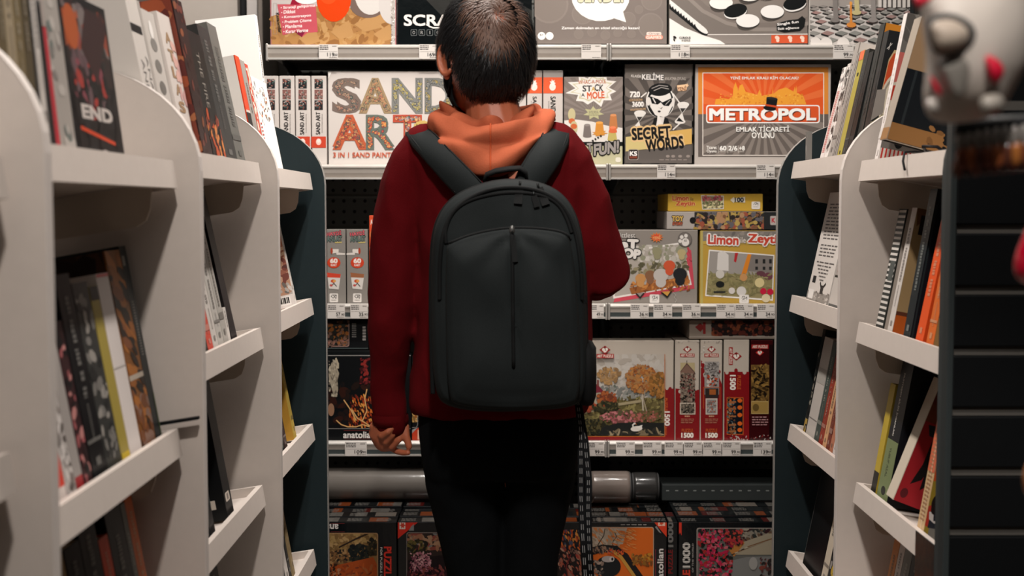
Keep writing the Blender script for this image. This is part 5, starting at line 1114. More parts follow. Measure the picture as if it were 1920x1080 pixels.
book(-1, 2.295, 2.33, .268, .15, -.89, 'yellow striped spine at the bottom of the middle left bay', G8, (150, 136, 50))
book(-1, 2.335, 2.415, .278, .15, -.89, 'thick black spine at the bottom of the middle left bay', G8, (20, 24, 27))
def pic_cover(p, w, h):
    p.rect(0, 0, w, h, (176, 136, 112)); p.rect(0, 0, w, h * .4, (160, 110, 88)); p.daubs(w * .5, h * .4, w, h * .72, 60, [(120, 70, 62), (96, 60, 56), (150, 96, 80), (186, 150, 126)], .012, 3); p.daubs(w * .5, h * .36, w, h * .46, 14, [(196, 170, 146)], .014, 4, .3, rot=-20)
    p.daubs(0, h * .74, w, h * .86, 40, [(110, 106, 102), (170, 164, 158), (196, 190, 184)], .01, 5, .5); p.rect(0, h * .86, w, h, (206, 200, 196)); p.rect(w * .68, h * .875, w * .95, h * .97, (222, 218, 214))
    for k in range(12): p.rect(w * (.7 + .019 * k), h * .885, w * (.708 + .019 * k + .005 * (k % 3)), h * .95, (34, 34, 34))
book(-1, 3.13, 3.152, .228, .17, -.231, 'book with rusty landscape picture and barcode facing the camera', 'books on the second shelf of the far left bay', (214, 208, 202), (190, 150, 130), tilt=11.5, near_art=pic_cover, ink=(150, 146, 142))
G9 = 'books on the third shelf of the far left bay'
book(-1, 2.93, 2.96, .15, .12, -.553, 'short black spine with white letters, front one beside the yellow cover', G9, (26, 30, 32), tilt=10)
book(-1, 2.965, 3.0, .165, .12, -.553, 'short slate spine, second in front of the yellow cover', G9, (70, 50, 50), tilt=10)
book(-1, 3.10, 3.125, .262, .17, -.553, 'yellow ochre book leaning on the third shelf of the far left bay', G9, (176, 150, 70), (170, 128, 50), tilt=10.5, near_art=lambda p, w, h: p.poly([(0, 0), (w, 0), (w * .9, h * .5), (w * .5, h)], (160, 112, 46)))
G10 = 'books on the bottom shelf of the far left bay'
book(-1, 2.905, 2.97, .22, .14, -.879, 'charcoal spine with grey lettering at the bottom of the far left bay', G10, (48, 54, 56), tilt=10)
book(-1, 2.975, 3.01, .262, .14, -.879, 'white spine with black letters at the bottom of the far left bay', G10, (196, 190, 184), tilt=10)
book(-1, 3.015, 3.04, .266, .14, -.879, 'thin black and white spine beside the tan one, far left bay', G10, (60, 60, 60), tilt=10)
book(-1, 3.06, 3.082, .285, .15, -.879, 'thin tan cover ending the bottom row of the far left bay', G10, (150, 130, 96), tilt=10)

# right side, far bay
H1 = 'books on the top shelf of the far right bay'
book(1, 3.022, 3.06, .23, .14, .113, 'white spine with pink lettering, leftmost on the right top shelf', H1, (206, 198, 194), tilt=13.5, spine_art=lambda p, T, h: (p.lines(T * .2, h * .25, T * .8, h * .9, 34, (200, 120, 116), 4, .6), p.daubs(0, 0, T, h * .2, 16, [(90, 86, 84), (226, 222, 218)], .008, 4)))
book(1, 2.983, 3.018, .235, .14, .113, 'white spine with black doodles next to the pink lettered one', H1, (190, 184, 178), tilt=13.5, spine_art=speck([(70, 66, 64), (214, 208, 204), (140, 134, 130)], 60, 5))
book(1, 2.945, 2.98, .278, .16, .113, 'tall pale grey spine rising above its neighbours on the right', H1, (150, 144, 138), (206, 200, 194), tilt=13)
book(1, 2.902, 2.942, .252, .15, .113, 'grey spine with paper edges between tall grey and olive ones', H1, (132, 126, 120), (96, 92, 88), tilt=13, spine_art=lambda p, T, h: [p.rect(T * (.1 + .17 * k), 0, T * (.16 + .17 * k), h, ((196, 190, 184), (80, 76, 72))[k % 2]) for k in range(5)])
book(1, 2.862, 2.899, .252, .15, .113, 'olive yellow spine with an orange top on the right', H1, (158, 146, 66), (120, 110, 56), tilt=12, spine_art=lambda p, T, h: (p.rect(0, 0, T, h * .085, (206, 104, 66)), p.rect(0, h * .97, T, h, (150, 146, 140)), p.rect(T * .4, h * .2, T * .7, h * .23, (40, 40, 36)), p.rect(T * .4, h * .9, T * .6, h * .93, (40, 40, 36))))
book(1, 2.825, 2.859, .25, .15, .113, 'dark grey spine just right of the olive one', H1, (62, 64, 62), tilt=12, ink=(84, 84, 82))
book(1, 2.787, 2.822, .24, .15, .113, 'black worn spine under the white topped book on the right', H1, (34, 36, 36), tilt=12, ink=(84, 84, 82))
def poster(p, w, h):
    w0 = w; w *= .36; p.rect(0, 0, w0, h, (44, 46, 48)); p.text('X', w * .12, h * .12, w * .07, h * .05, (200, 196, 190), 20, .05); p.poly([(w * .18, h * .22), (w * .3, h * .14), (w, h * .14), (w, h * .6), (w * .16, h * .6)], (196, 172, 130)); p.poly([(w * .2, h * .24), (w * .31, h * .165), (w, h * .165), (w, h * .58), (w * .18, h * .58)], (196, 76, 40)); p.ell(w * .5, h * .52, w * .34, h * .2, (206, 196, 176)); p.ell(w * .5, h * .52, w * .29, h * .17, (150, 140, 126)); p.ell(w * .5, h * .52, w * .24, h * .14, (206, 196, 176))
    p.poly([(0, h * .46), (w * .3, h * .44), (w * .36, h * .62), (0, h * .7)], (140, 134, 128)); p.rect(0, h * .7, w0, h, (126, 120, 115)); p.poly([(0, h * .72), (w * .5, h * .6), (w * .5, h * .72), (0, h * .8)], (176, 168, 134))
book(1, 2.70, 2.735, .275, .2, .113, 'charcoal and orange poster style cover with round emblem on the right', H1, (50, 52, 52), (50, 52, 52), X=.735, tilt=11, ink=(70, 72, 72), near_art=poster)
book(1, 2.745, 2.782, .297, .18, .113, 'dark book with amber edge peeking above the poster style cover', H1, (60, 62, 60), (196, 126, 40), X=.735, tilt=11, ink=(80, 80, 78))
g = G(); g.box(.7245, .737, 3.16, 3.175, CAMZ + .099, CAMZ + .185, mat((120, 118, 114), 'gloss')); tag(g.build('shelf_divider', origin=(.73, 3.167, CAMZ + .099)), 'small grey upright divider near the dark right panel on the top shelf', 'shelf divider')
H2 = 'books on the second shelf of the far right bay'
def text_cover(p, T, h):
    p.rect(0, 0, T, h, (206, 200, 194)); y = .1
    for n, k in ((11, 0), (4, 1), (6, 2)):
        R = random.Random(k + 3)
        for i in range(n):
            w = .74 if k < 2 else .8 - .12 * i; p.lines(T * (.5 - w / 2) + R.uniform(0, .03) * T, h * y, T * (.5 + w / 2), h * (y + .016), 1, (96, 92, 90), i + 7 * k, .75); y += .03
        y += .03
    p.rect(0, h * .875, T, h, (140, 134, 128)); p.daubs(0, h * .87, T, h, 40, [(120, 114, 108), (160, 154, 148), (190, 184, 178)], .012, 4, .3, rot=0); p.rect(T * .12, h * .74, T * .26, h * .8, (60, 58, 58)); p.rect(T * .06, h * .86, T * .3, h * .94, (220, 216, 212))
    p.line([(T * .5, h * .79), (T * .56, h * .82), (T * .66, h * .82), (T * .74, h * .79)], T * .03, (60, 58, 56)); p.rect(T * .56, h * .82, T * .68, h * .88, (70, 66, 64))
book(1, 2.965, 3.18, .282, .035, -.2226, 'white back cover full of small text facing the aisle on the right', H2, (206, 200, 194), tilt=12, face=True, spine_art=text_cover)
def photo_cover(p, T, h):
    p.rect(0, 0, T, h, (150, 144, 138)); p.rect(0, h * .33, T, h * .345, (70, 68, 66)); p.rect(0, h * .345, T, h * .45, (120, 116, 112)); p.rect(0, h * .45, T, h * .53, (96, 90, 88)); p.ell(T * .3, h * .49, T * .16, h * .03, (50, 48, 48)); p.ell(T * .75, h * .48, T * .2, h * .035, (170, 90, 90)); p.rect(0, h * .56, T, h * .68, (160, 152, 146)); p.ell(T * .4, h * .64, T * .3, h * .03, (140, 70, 50)); p.rect(0, h * .68, T, h * .7, (56, 56, 54)); p.rect(0, h * .7, T, h * .93, (184, 178, 172)); p.text('FOTOGRAF', T * .6, h * .8, h * .16, T * .14, (90, 86, 84), 90); p.rect(0, h * .93, T, h, (90, 90, 88))
book(1, 2.825, 2.955, .268, .03, -.2226, 'grey photo book cover beside the white text cover on the right', H2, (150, 144, 138), tilt=12, face=True, spine_art=photo_cover)
for a, b, h, c, lb in ((2.79, 2.82, .22, (24, 24, 26), 'black spine half hidden by the white right divider, second shelf'), (2.757, 2.787, .215, (150, 50, 36), 'red spine half hidden by the white right divider, second shelf'), (2.70, 2.754, .24, (200, 194, 188), 'white spine touching the white right divider on the second shelf')):
    book(1, a, b, h, .14, -.2226, lb, H2, c, tilt=10)
H3 = 'books on the third shelf of the far right bay'
book(1, 3.163, 3.188, .268, .16, -.5525, 'thin dark speckled book with yellow foot, leftmost of the row', H3, (44, 46, 44), tilt=10.5, spine_art=speck([(60, 60, 56), (120, 116, 106), (26, 28, 30)], 30, 3, ((.85, 1, (170, 140, 70)),)))
book(1, 3.075, 3.158, .252, .15, -.5525, 'thick pale grey spine on the third shelf of the far right bay', H3, (180, 174, 168), tilt=10.5, spine_art=bands((.3, .45, (160, 156, 150)), (.8, .81, (120, 116, 112))))
for a, b, h, c, lb in ((3.03, 3.071, .25, (62, 72, 68), 'green grey spine with white letters beside the thick pale one'), (2.99, 3.027, .248, (138, 52, 38), 'brick red spine, fourth from left on the right third shelf'),
        (2.956, 2.987, .235, (196, 150, 110), 'light orange spine right of the brick red one'), (2.925, 2.953, .24, (110, 52, 40), 'dark brown spine, fourth from the white right divider'),
        (2.895, 2.922, .225, (170, 110, 84), 'salmon brown spine among thin books by the white right divider'), (2.862, 2.892, .235, (200, 194, 190), 'thin white spine with black foot near the right divider'), (2.82, 2.859, .22, (180, 92, 62), 'orange brown spine, last visible by the right divider')):
    book(1, a, b, h, .14, -.5525, lb, H3, c, tilt=10.5)
H4 = 'books on the bottom shelf of the far right bay'
book(1, 2.995, 3.17, .282, .025, -.881, 'big black cover facing out on the bottom right shelf', H4, (16, 18, 20), tilt=11, face=True, spine_art=lambda p, T, h: (p.line([(T * .01, h), (T * .01, 0), (T, 0)], .002, (90, 90, 88)), p.daubs(T * .55, h * .08, T * .8, h * .3, 8, [(60, 60, 60)], .005, 3)))
book(1, 2.945, 2.99, .27, .15, -.881, 'cream spine right of the big black cover', H4, (196, 184, 166), tilt=11)
book(1, 2.86, 2.94, .24, .15, -.881, 'dark patterned spine with yellow letters near the bottom right divider', H4, (50, 58, 58), tilt=10, spine_art=speck([(190, 160, 60), (150, 146, 140), (30, 34, 34), (80, 100, 100)], 60, 4))

# right side, nearer bay
K1 = 'books on the top shelf of the nearer right bay'
def art_book(p, w, h):
    w0 = w; w *= .65; p.rect(0, 0, w0, h, (110, 106, 101)); p.daubs(0, 0, w0, h * .24, 14, [(90, 86, 82), (128, 124, 118)], .03, 4, .4, rot=60); p.ell(w * .05, h * .44, w * .42, h * .19, (196, 104, 96)); p.ell(w * .42, h * .37, w * .27, h * .17, (26, 28, 30)); p.text('MODERN', w * .42, h * .38, w * .2, h * .02, (150, 146, 140), 0, .04)
    p.poly([(0, h * .45), (w * .12, h * .43), (w * .5, h * .52), (w * .5, h * .68), (0, h * .6)], (206, 196, 180)); p.poly([(0, h * .47), (w * .13, h * .45), (w * .46, h * .53), (w * .46, h * .63), (0, h * .56)], (186, 52, 34)); p.poly([(0, h * .6), (w * .34, h * .66), (w * .18, h * .78), (0, h * .82)], (168, 158, 108)); p.poly([(w * .34, h * .66), (w * .6, h * .6), (w * .3, h * .86), (w * .16, h * .8)], (168, 158, 108)); p.ell(w * .3, h * .78, w * .1, h * .08, (30, 32, 34))
    p.rect(0, h * .87, w0, h, (206, 198, 190))
    for k in range(21): p.rect(w * (.03 + .07 * k), h * .87, w * (.06 + .07 * k), h, (176, 50, 44))
book(1, 2.576, 2.6, .312, .2, .094, 'grey art book with red band and black disc, left on the shelf', K1, (206, 200, 196), (120, 116, 110), tilt=10.5, seed=8, ink=(190, 184, 178), near_art=art_book)
def wood_book(p, w, h):
    p.rect(0, 0, w, h, (24, 30, 36)); p.rect(0, 0, w, h * .42, (150, 122, 92)); p.rect(w * .3, 0, w * .45, h * .42, (176, 150, 116)); p.rect(0, h * .86, w, h, (140, 100, 58)); p.rect(w * .1, h * .42, w * .13, h * .86, (50, 58, 62)); p.rect(w * .3, h * .6, w * .7, h * .62, (60, 34, 36)); p.daubs(w * .45, h * .78, w * .8, h * .96, 26, [(120, 84, 48), (20, 24, 28), (140, 100, 58)], .008, 3)
book(1, 2.455, 2.50, .24, .17, .094, 'blurred wood and black book tilted beneath the hanging grey mask', K1, (150, 140, 128), (40, 42, 44), X=.715, tilt=15, dz=.035, near_art=wood_book, spine_art=bands((.9, 1, (140, 104, 66))))
t = thing('cord', 'thin black cord dangling over the shelf lip under the wood book', 'cord', (.73, 2.32, CAMZ + .09))
g = G(); z = CAMZ + .094
g.tube([(.80, 2.36, z - .02), (.76, 2.35, z + .004), (.73, 2.33, z + .006), (.705, 2.31, z + .004), (.701, 2.305, z - .012), (.7, 2.29, z - .028)], .0022, mat((24, 24, 26), 'darkpaint')); g.build('wire', t)
g = G(); g.tube([(.78, 2.30, z), (.75, 2.27, z + .012), (.735, 2.30, z + .014), (.75, 2.33, z + .006), (.775, 2.32, z)], .003, mat((30, 28, 30), 'darkpaint')); g.build('loop', t)
K2 = 'books on the second shelf of the nearer right bay'
def spiral(p, T, h):
    p.rect(0, 0, T, h, (52, 58, 56))
    for k in range(23): p.rect(T * .05, h * (.01 + .0432 * k), T * .95, h * (.03 + .0432 * k), (196, 192, 186))
    p.rect(T * .3, h * .42, T * .9, h * .58, (70, 76, 74))
book(1, 2.515, 2.565, .25, .17, -.2345, 'spiral bound notebook with checkered wire edge', K2, (60, 64, 62), (176, 168, 160), tilt=10.5, spine_art=spiral)
def tan_cover(p, w, h):
    p.rect(0, 0, w, h, (156, 130, 92)); w0 = w; w *= .5; p.poly([(0, 0), (w * .4, 0), (w * .06, h * .14)], (110, 76, 48)); p.rect(w * .12, h * .05, w * .34, h * .2, (50, 44, 42)); p.rect(0, h * .8, w0, h * .83, (90, 50, 34)); p.rect(0, h * .83, w0, h, (176, 84, 30))
book(1, 2.455, 2.485, .252, .18, -.2345, 'tan book with orange foot right of the spiral notebook', K2, (190, 184, 178), (156, 130, 92), tilt=10.5, near_art=tan_cover)
def navy(p, w, h):
    p.rect(0, 0, w, h, (20, 28, 36)); w *= .6; p.ell(w * .16, h * .8, w * .05, h * .05, (190, 130, 84)); p.ell(w * .3, h * .8, w * .04, h * .04, (190, 180, 170)); p.rect(w * .02, h * .1, w * .05, h, (44, 60, 64))
book(1, 2.345, 2.385, .29, .19, -.2345, 'navy black book standing behind the bright orange one', K2, (26, 40, 46), (20, 28, 36), tilt=9.5, near_art=navy)
book(1, 2.27, 2.31, .268, .19, -.2345, 'bright orange red book on the second right shelf', K2, (206, 76, 26), (170, 40, 22), tilt=11, near_art=lambda p, w, h: p.rect(0, h * .4, w, h, (206, 70, 24)))
def brown_cover(p, w, h):
    p.rect(0, 0, w, h, (84, 88, 88)); p.rect(0, h * .56, w, h * .6, (110, 108, 104)); p.rect(0, h * .6, w, h * .77, (110, 52, 26))
    for k in range(4): p.rect(0, h * (.625 + .035 * k), w, h * (.635 + .035 * k), (80, 36, 20))
    p.rect(0, h * .77, w, h, (140, 112, 74))
book(1, 2.215, 2.252, .26, .18, -.2345, 'grey, brown and tan cover next to the dark display panel', K2, (196, 96, 36), (84, 88, 88), tilt=10, near_art=brown_cover)
book(1, 2.10, 2.13, .16, .14, -.2345, 'small yellow book cut off by the dark display panel', K2, (190, 150, 50), tilt=10)
K3 = 'books on the third shelf of the nearer right bay'
book(1, 2.545, 2.578, .232, .16, -.5665, 'yellow book leaning left of the navy lettered spine', K3, (176, 152, 50), (164, 142, 50), tilt=9.5, spine_art=bands((.78, 1, (44, 44, 42))))
book(1, 2.465, 2.535, .298, .17, -.5665, 'navy and green spine with white lettering, MUHTEŞEM BİLİM İNSANLARI', K3, (24, 30, 38), (28, 32, 38), tilt=10, spine_art=lambda p, T, h: (p.rect(0, h * .58, T, h, (110, 122, 84)), p.text('MUHTEŞEM BİLİM İNSANLARI', T * .4, h * .34, h * .42, T * .16, (196, 192, 186), 90, .04), p.text('YUSUF ASAL', T * .45, h * .73, h * .2, T * .16, (60, 70, 50), 90, .02), p.ell(T * .5, h * .92, T * .2, h * .03, (40, 46, 40))))
def red_cover(p, w, h):
    p.rect(0, 0, w, h, (142, 28, 36)); p.rect(0, 0, w, h * .3, (90, 34, 32)); p.rect(0, h * .2, w, h * .34, (100, 50, 36)); w *= .6; p.poly([(w * .1, h * .36), (w, h * .32), (w, h * .46), (w * .2, h * .44)], (40, 50, 60)); p.poly([(w * .3, h * .42), (w * .46, h * .42), (w * .5, h * .6), (w * .4, h * .78), (w * .2, h * .84), (w * .3, h * .66)], (28, 24, 28)); p.poly([(w * .4, h * .66), (w * .58, h * .8), (w * .44, h * .86)], (28, 24, 28)); p.ell(w * .16, h * .92, w * .08, h * .04, (80, 24, 30)); p.ell(w * .42, h * .5, w * .03, h * .016, (150, 90, 60))
book(1, 2.395, 2.44, .245, .15, -.5665, 'red cover with dark figure leaning strongly, cream page edge', K3, (190, 180, 164), (142, 28, 36), X=.722, tilt=21, near_art=red_cover, spine_art=bands((0, 1, (188, 178, 162))))
def girl_cover(p, w, h):
    p.rect(0, 0, w, h * .6, (200, 80, 26)); p.rect(0, 0, w, h * .25, (170, 52, 24)); p.rect(0, h * .6, w, h, (150, 128, 42)); x = w * .115
    p.ell(x - .012, h * .84, .014, .02, (176, 50, 36)); p.poly([(x - .013, h * .8), (x + .014, h * .8), (x + .018, h * .92), (x - .014, h * .92)], (50, 54, 66)); p.poly([(x - .016, h * .81), (x + .018, h * .8), (x + .024, h * .87), (x - .004, h * .885), (x - .014, h * .86)], (206, 200, 196)); p.poly([(x - .008, h * .81), (x + .01, h * .81), (x + .008, h * .86), (x - .006, h * .87)], (44, 46, 60)); p.rect(x - .011, h * .92, x + .014, h, (120, 118, 112)); p.ell(x - .002, h * .75, .013, .018, (40, 30, 30)); p.ell(x + .004, h * .755, .009, .012, (206, 160, 130)); p.ell(x - .008, h * .78, .006, .012, (40, 30, 30))
book(1, 2.222, 2.257, .262, .17, -.5665, 'orange and yellow book with a drawn woman in a vest', K3, (190, 160, 120), (150, 128, 42), X=.722, tilt=9.5, near_art=girl_cover, spine_art=lambda p, T, h: (p.rect(0, 0, T, h * .55, (196, 100, 70)), p.rect(T * .5, 0, T * .6, h, (206, 180, 150)), p.lines(T * .2, h * .2, T * .8, h * .9, 26, (150, 110, 80), 3)))
K4 = 'books on the bottom shelf of the nearer right bay'
for a, b, h, c, lb in ((2.51, 2.545, .262, (196, 116, 30), 'amber spine on the lowest right shelf at the picture bottom'), (2.475, 2.507, .262, (196, 184, 178), 'whitish spine with red marks right of the amber one'),
        (2.43, 2.472, .25, (110, 110, 106), 'grey spine on the lowest right shelf beside the dark ones'), (2.37, 2.427, .258, (30, 48, 52), 'dark teal book on the lowest right shelf')):
    book(1, a, b, h, .15, -.89, lb, K4, c, tilt=10)
g = G(); g.bbox(.7000, .7017, 2.09, 2.19, CAMZ - .655, CAMZ - .56, mat((40, 56, 58), 'gloss'), .0006)
o = g.build('shelf_sign', origin=(.7, 2.14, CAMZ - .655)); tag(o, 'dark teal card hanging from the lower right shelf lip', 'shelf sign')

# ---------------------------------------------------------------- dark slatted display panel and the hanging goods
root = thing('display_panel', 'dark slatted display panel at the end of the right bookcases', 'display panel', (1.0, 1.99, 0))
PX0 = 0.6805
DKP = mat((9, 11, 13), 'darkpaint')
g = G(); g.bbox(PX0, 1.35, 1.985, 1.9975, 0, ZT + .19, DKP, .002); g.build('backing_board', root)
g = G(); g.bbox(PX0 - .006, PX0 + .004, 1.972, 1.998, 0, ZT + .19, mat((44, 50, 51), 'paint'), .002); g.build('edge_profile', root)
za = P(1800, 430, 1.975).z; step = P(1800, 430, 1.975).z - P(1800, 545, 1.975).z
for k in range(-3, 12):
    zc = za - k * step
    if zc - step < 0.02 or zc > ZT + .17: continue
    g = G(); g.bbox(PX0 + .0045, 1.349, 1.975, 1.9848, zc - step + .008, zc - .007, DKP, .002); g.build('slat', root)
    g = G(); g.box(PX0 + .0045, 1.349, 1.9835, 1.9849, zc - .0065, zc + .0075, mat((84, 81, 77), 'paint')); g.build('slat_insert', root)

# slim stand outside the right edge of the picture whose arms reach in
rk = thing('hook_stand', 'dark hook stand just outside the right edge carrying hanging toys', 'display stand', (.62, 1.0, 0))
dk = mat((26, 27, 29), 'metal')
g = G(); g.tube([(.62, 1.0, 0.03), (.62, 1.0, 1.75)], .012, dk, 14); g.build('pole', rk)
g = G(); g.loft([[Vector((.62 + r * math.cos(2 * PI * k / 24), 1.0 + r * math.sin(2 * PI * k / 24), z)) for k in range(24)] for r, z in ((.16, 0), (.16, .012), (.05, .03), (.012, .031))], dk); g.build('foot_plate', rk)
def arm(x, y, z):
    g = G(); g.tube([(.62, 1.0, z), (x + .06, y, z), (x, y, z), (x - .004, y, z + .01)], .003, dk, 8); g.build('hook', rk)
MZ = P(1810, 100, 1.0).z
arm(.365, 1.0, MZ + .115)
def loop(x, y, z, end, parent, m):
    g = G(); r = .0105
    g.tube([(x, y + r * math.sin(2 * PI * k / 16), z + r * math.cos(2 * PI * k / 16)) for k in range(17)], .0018, m, 8)
    g.tube([(x, y, z - r), tuple(Vector((x, y, z - r)).lerp(Vector(end), .5)), end], .0018, m, 8); g.build('hanging_loop', parent)
def pt(x, y, Y): return P(x, y, Y)
mk = thing('toy_mask', 'blurred grey toy mask with dark red patches hanging at the upper right', 'toy mask', (.36, 1.0, MZ - .06))
GM, GD2, MR = mat((196, 188, 180), 'paint'), mat((60, 60, 60), 'darkpaint'), mat((190, 20, 50), 'paint')
def dome(outl, Y0, depth, m, name, parent, rings=6):
    """puffed plate: an outline in photo coordinates on the plane Y0 swelling towards the camera"""
    n = len(outl); cx = sum(p[0] for p in outl) / n; cy = sum(p[1] for p in outl) / n; R = []
    R.append([pt(cx + (x - cx) * .9, cy + (y - cy) * .9, Y0 + depth * .45) for x, y in outl]); R.append([pt(x, y, Y0 + depth * .15) for x, y in outl])
    for k in range(rings):
        f = math.cos(PI / 2 * k / rings); R.append([pt(cx + (x - cx) * f, cy + (y - cy) * f, Y0 - depth * math.sin(PI / 2 * k / rings)) for x, y in outl])
    g = G(); g.loft(R, m); return g.build(name, parent)
def smooth_poly(p, n=3):
    for _ in range(n):
        q = []
        for i in range(len(p)):
            a, b = p[i], p[(i + 1) % len(p)]; q += [(a[0] * .75 + b[0] * .25, a[1] * .75 + b[1] * .25), (a[0] * .25 + b[0] * .75, a[1] * .25 + b[1] * .75)]
        p = q
    return p
dome(smooth_poly([(1722, -40), (1800, -90), (1900, -70), (1935, 20), (1932, 110), (1900, 170), (1875, 215), (1810, 232), (1745, 230), (1728, 190), (1738, 120), (1728, 40)]), 1.0, .05, GM, 'shell', mk)
dome(smooth_poly([(1738, 28), (1790, 22), (1832, 50), (1828, 84), (1800, 104), (1752, 106), (1740, 70)]), .952, .006, GD2, 'brow_recess', mk)
dome(smooth_poly([(1744, 40), (1786, 34), (1818, 54), (1816, 80), (1792, 96), (1756, 98), (1746, 70)]), .946, .012, mat((180, 166, 152), 'paint'), 'brow_pad', mk)
dome(smooth_poly([(1752, 112), (1810, 104), (1822, 130), (1806, 186), (1786, 180), (1768, 140)]), .953, .005, mat((120, 116, 110), 'paint'), 'nose_ridge', mk)
dome(smooth_poly([(1846, 100), (1874, 112), (1886, 134), (1872, 158), (1856, 152), (1848, 126)]), .953, .008, MR, 'eye_patch', mk)
dome(smooth_poly([(1742, 140), (1752, 148), (1768, 176), (1762, 182), (1748, 168)]), .955, .007, MR, 'eye_patch', mk)
dome(smooth_poly([(1712, -12), (1752, -8), (1745, 2), (1724, 18), (1714, 12)]), .955, .008, MR, 'forehead_patch', mk)
dome(smooth_poly([(1832, 180), (1876, 172), (1888, 196), (1872, 214), (1836, 218)]), .957, .014, mat((150, 144, 136), 'gloss'), 'cheek', mk)
dome(smooth_poly([(1734, 184), (1758, 182), (1764, 216), (1738, 218)]), .957, .014, mat((170, 164, 158), 'gloss'), 'cheek', mk)
loop(.40, 1.0, MZ + .115, (.375, .995, MZ + .083), mk, GD2)
# row of small dangling pendants under it
pb = thing('pendant_rail', 'dark bar with a row of small amber and grey pendants below the mask', 'pendant display', (.36, 1.04, P(1850, 250, 1.04).z))
g = G(); a, b = P(1790, 246, 1.06), P(2250, 226, 1.02); g.tube([a, b], .011, mat((14, 16, 18), 'darkpaint'), 12); g.build('bar', pb)
R = random.Random(4)
for k in range(11):
    x = 1800 + k * 17; y = 250 - k * 1.5; Y = 1.052 - .002 * k
    c = P(x, y + 14, Y); g = G(); g.tube([P(x, y - 2, Y), P(x, y + 10, Y)], .0012, dk, 6); g.ellipsoid(c, (.0042, .004, .009), mat((120, 116, 112), 'gloss'), 10, 8)
    d = P(x + 3, y + 46, Y); g.tube([c, d], .001, dk, 6); g.ellipsoid(d, (.0052, .005, .011), mat(R.choice([(150, 84, 48), (110, 60, 40), (160, 100, 50), (84, 48, 36), (130, 70, 44)]), 'gloss'), 10, 8)
    e = P(x - 4, y + 66, Y + .004); g.tube([d, e], .001, dk, 6); g.ellipsoid(e, (.005, .005, .008), mat(R.choice([(70, 40, 32), (96, 54, 38), (50, 34, 30)]), 'gloss'), 10, 8)
    g.build('pendant', pb)
arm2 = G(); zb2 = P(1980, 400, 1.05).z
arm2.tube([(.62, 1.0, zb2), (.47, 1.05, zb2), (.466, 1.05, zb2 + .008)], .003, dk, 8); arm2.build('hook', rk)
pp = thing('hanging_pouch', 'red hanging pouch cut off by the right edge of the picture', 'pouch', (.46, 1.05, zb2 - .1))
dome(smooth_poly([(1938, 400), (2010, 400), (2050, 460), (2060, 530), (1990, 550), (1905, 530), (1898, 490), (1918, 440)]), 1.05, .02, mat((190, 12, 46), 'gloss'), 'bag', pp)
loop(.485, 1.0405, zb2, tuple(P(1975, 425, 1.05)), pp, dk)
zb3 = P(1980, 820, 1.05).z
arm3 = G(); arm3.tube([(.62, 1.0, zb3), (.48, 1.05, zb3), (.476, 1.05, zb3 + .008)], .003, dk, 8); arm3.build('hook', rk)
pp = thing('hanging_pouch', 'tan hanging pouch barely showing at the lower right edge', 'pouch', (.46, 1.05, zb3 - .1))
dome(smooth_poly([(1935, 850), (2040, 850), (2050, 930), (1990, 950), (1925, 940), (1914, 890)]), 1.05, .02, mat((176, 110, 60), 'gloss'), 'bag', pp)
loop(.50, 1.0429, zb3, tuple(P(1985, 870, 1.05)), pp, dk)

# ---------------------------------------------------------------- the person
YP = 2.58
SKIN = mat((172, 96, 66), 'skin')
def Pm(x, y, Y=YP): return P(x, y, Y)
HC = P(908, 98, 2.60)
HM = Matrix.Translation(HC) @ Matrix.Rotation(math.radians(21), 4, 'Z') @ Matrix.Rotation(math.radians(-8), 4, 'X')
HR = Vector((.077, .098, .116))
def rings_ellipse(rows, n=28, Yc=YP, e=2.4):
    out = []
    for y, xl, xr, hd in rows:
        a, b = P(xl, y, Yc), P(xr, y, Yc); cx, hw = (a.x + b.x) / 2, (b.x - a.x) / 2; r = []
        for k in range(n):
            t = 2 * PI * k / n; c, s = math.cos(t), math.sin(t)
            r.append(Vector((cx + hw * math.copysign(abs(c) ** (2 / e), c), Yc + hd * math.copysign(abs(s) ** (2 / e), s), a.z)))
        out.append(r)
    return out
def chain(g, pts, m=None):
    """tube through (x, y, radius, Y) rows given as photo points at depth Y, rounded at both ends"""
    ps = [P(p[0], p[1], p[3] if len(p) > 3 else YP) for p in pts]; rs = [p[2] for p in pts]
    g.tube(ps, rs, m, 16); g.ellipsoid(ps[0], (rs[0],) * 3, m, 14, 8); g.ellipsoid(ps[-1], (rs[-1],) * 3, m, 14, 8)

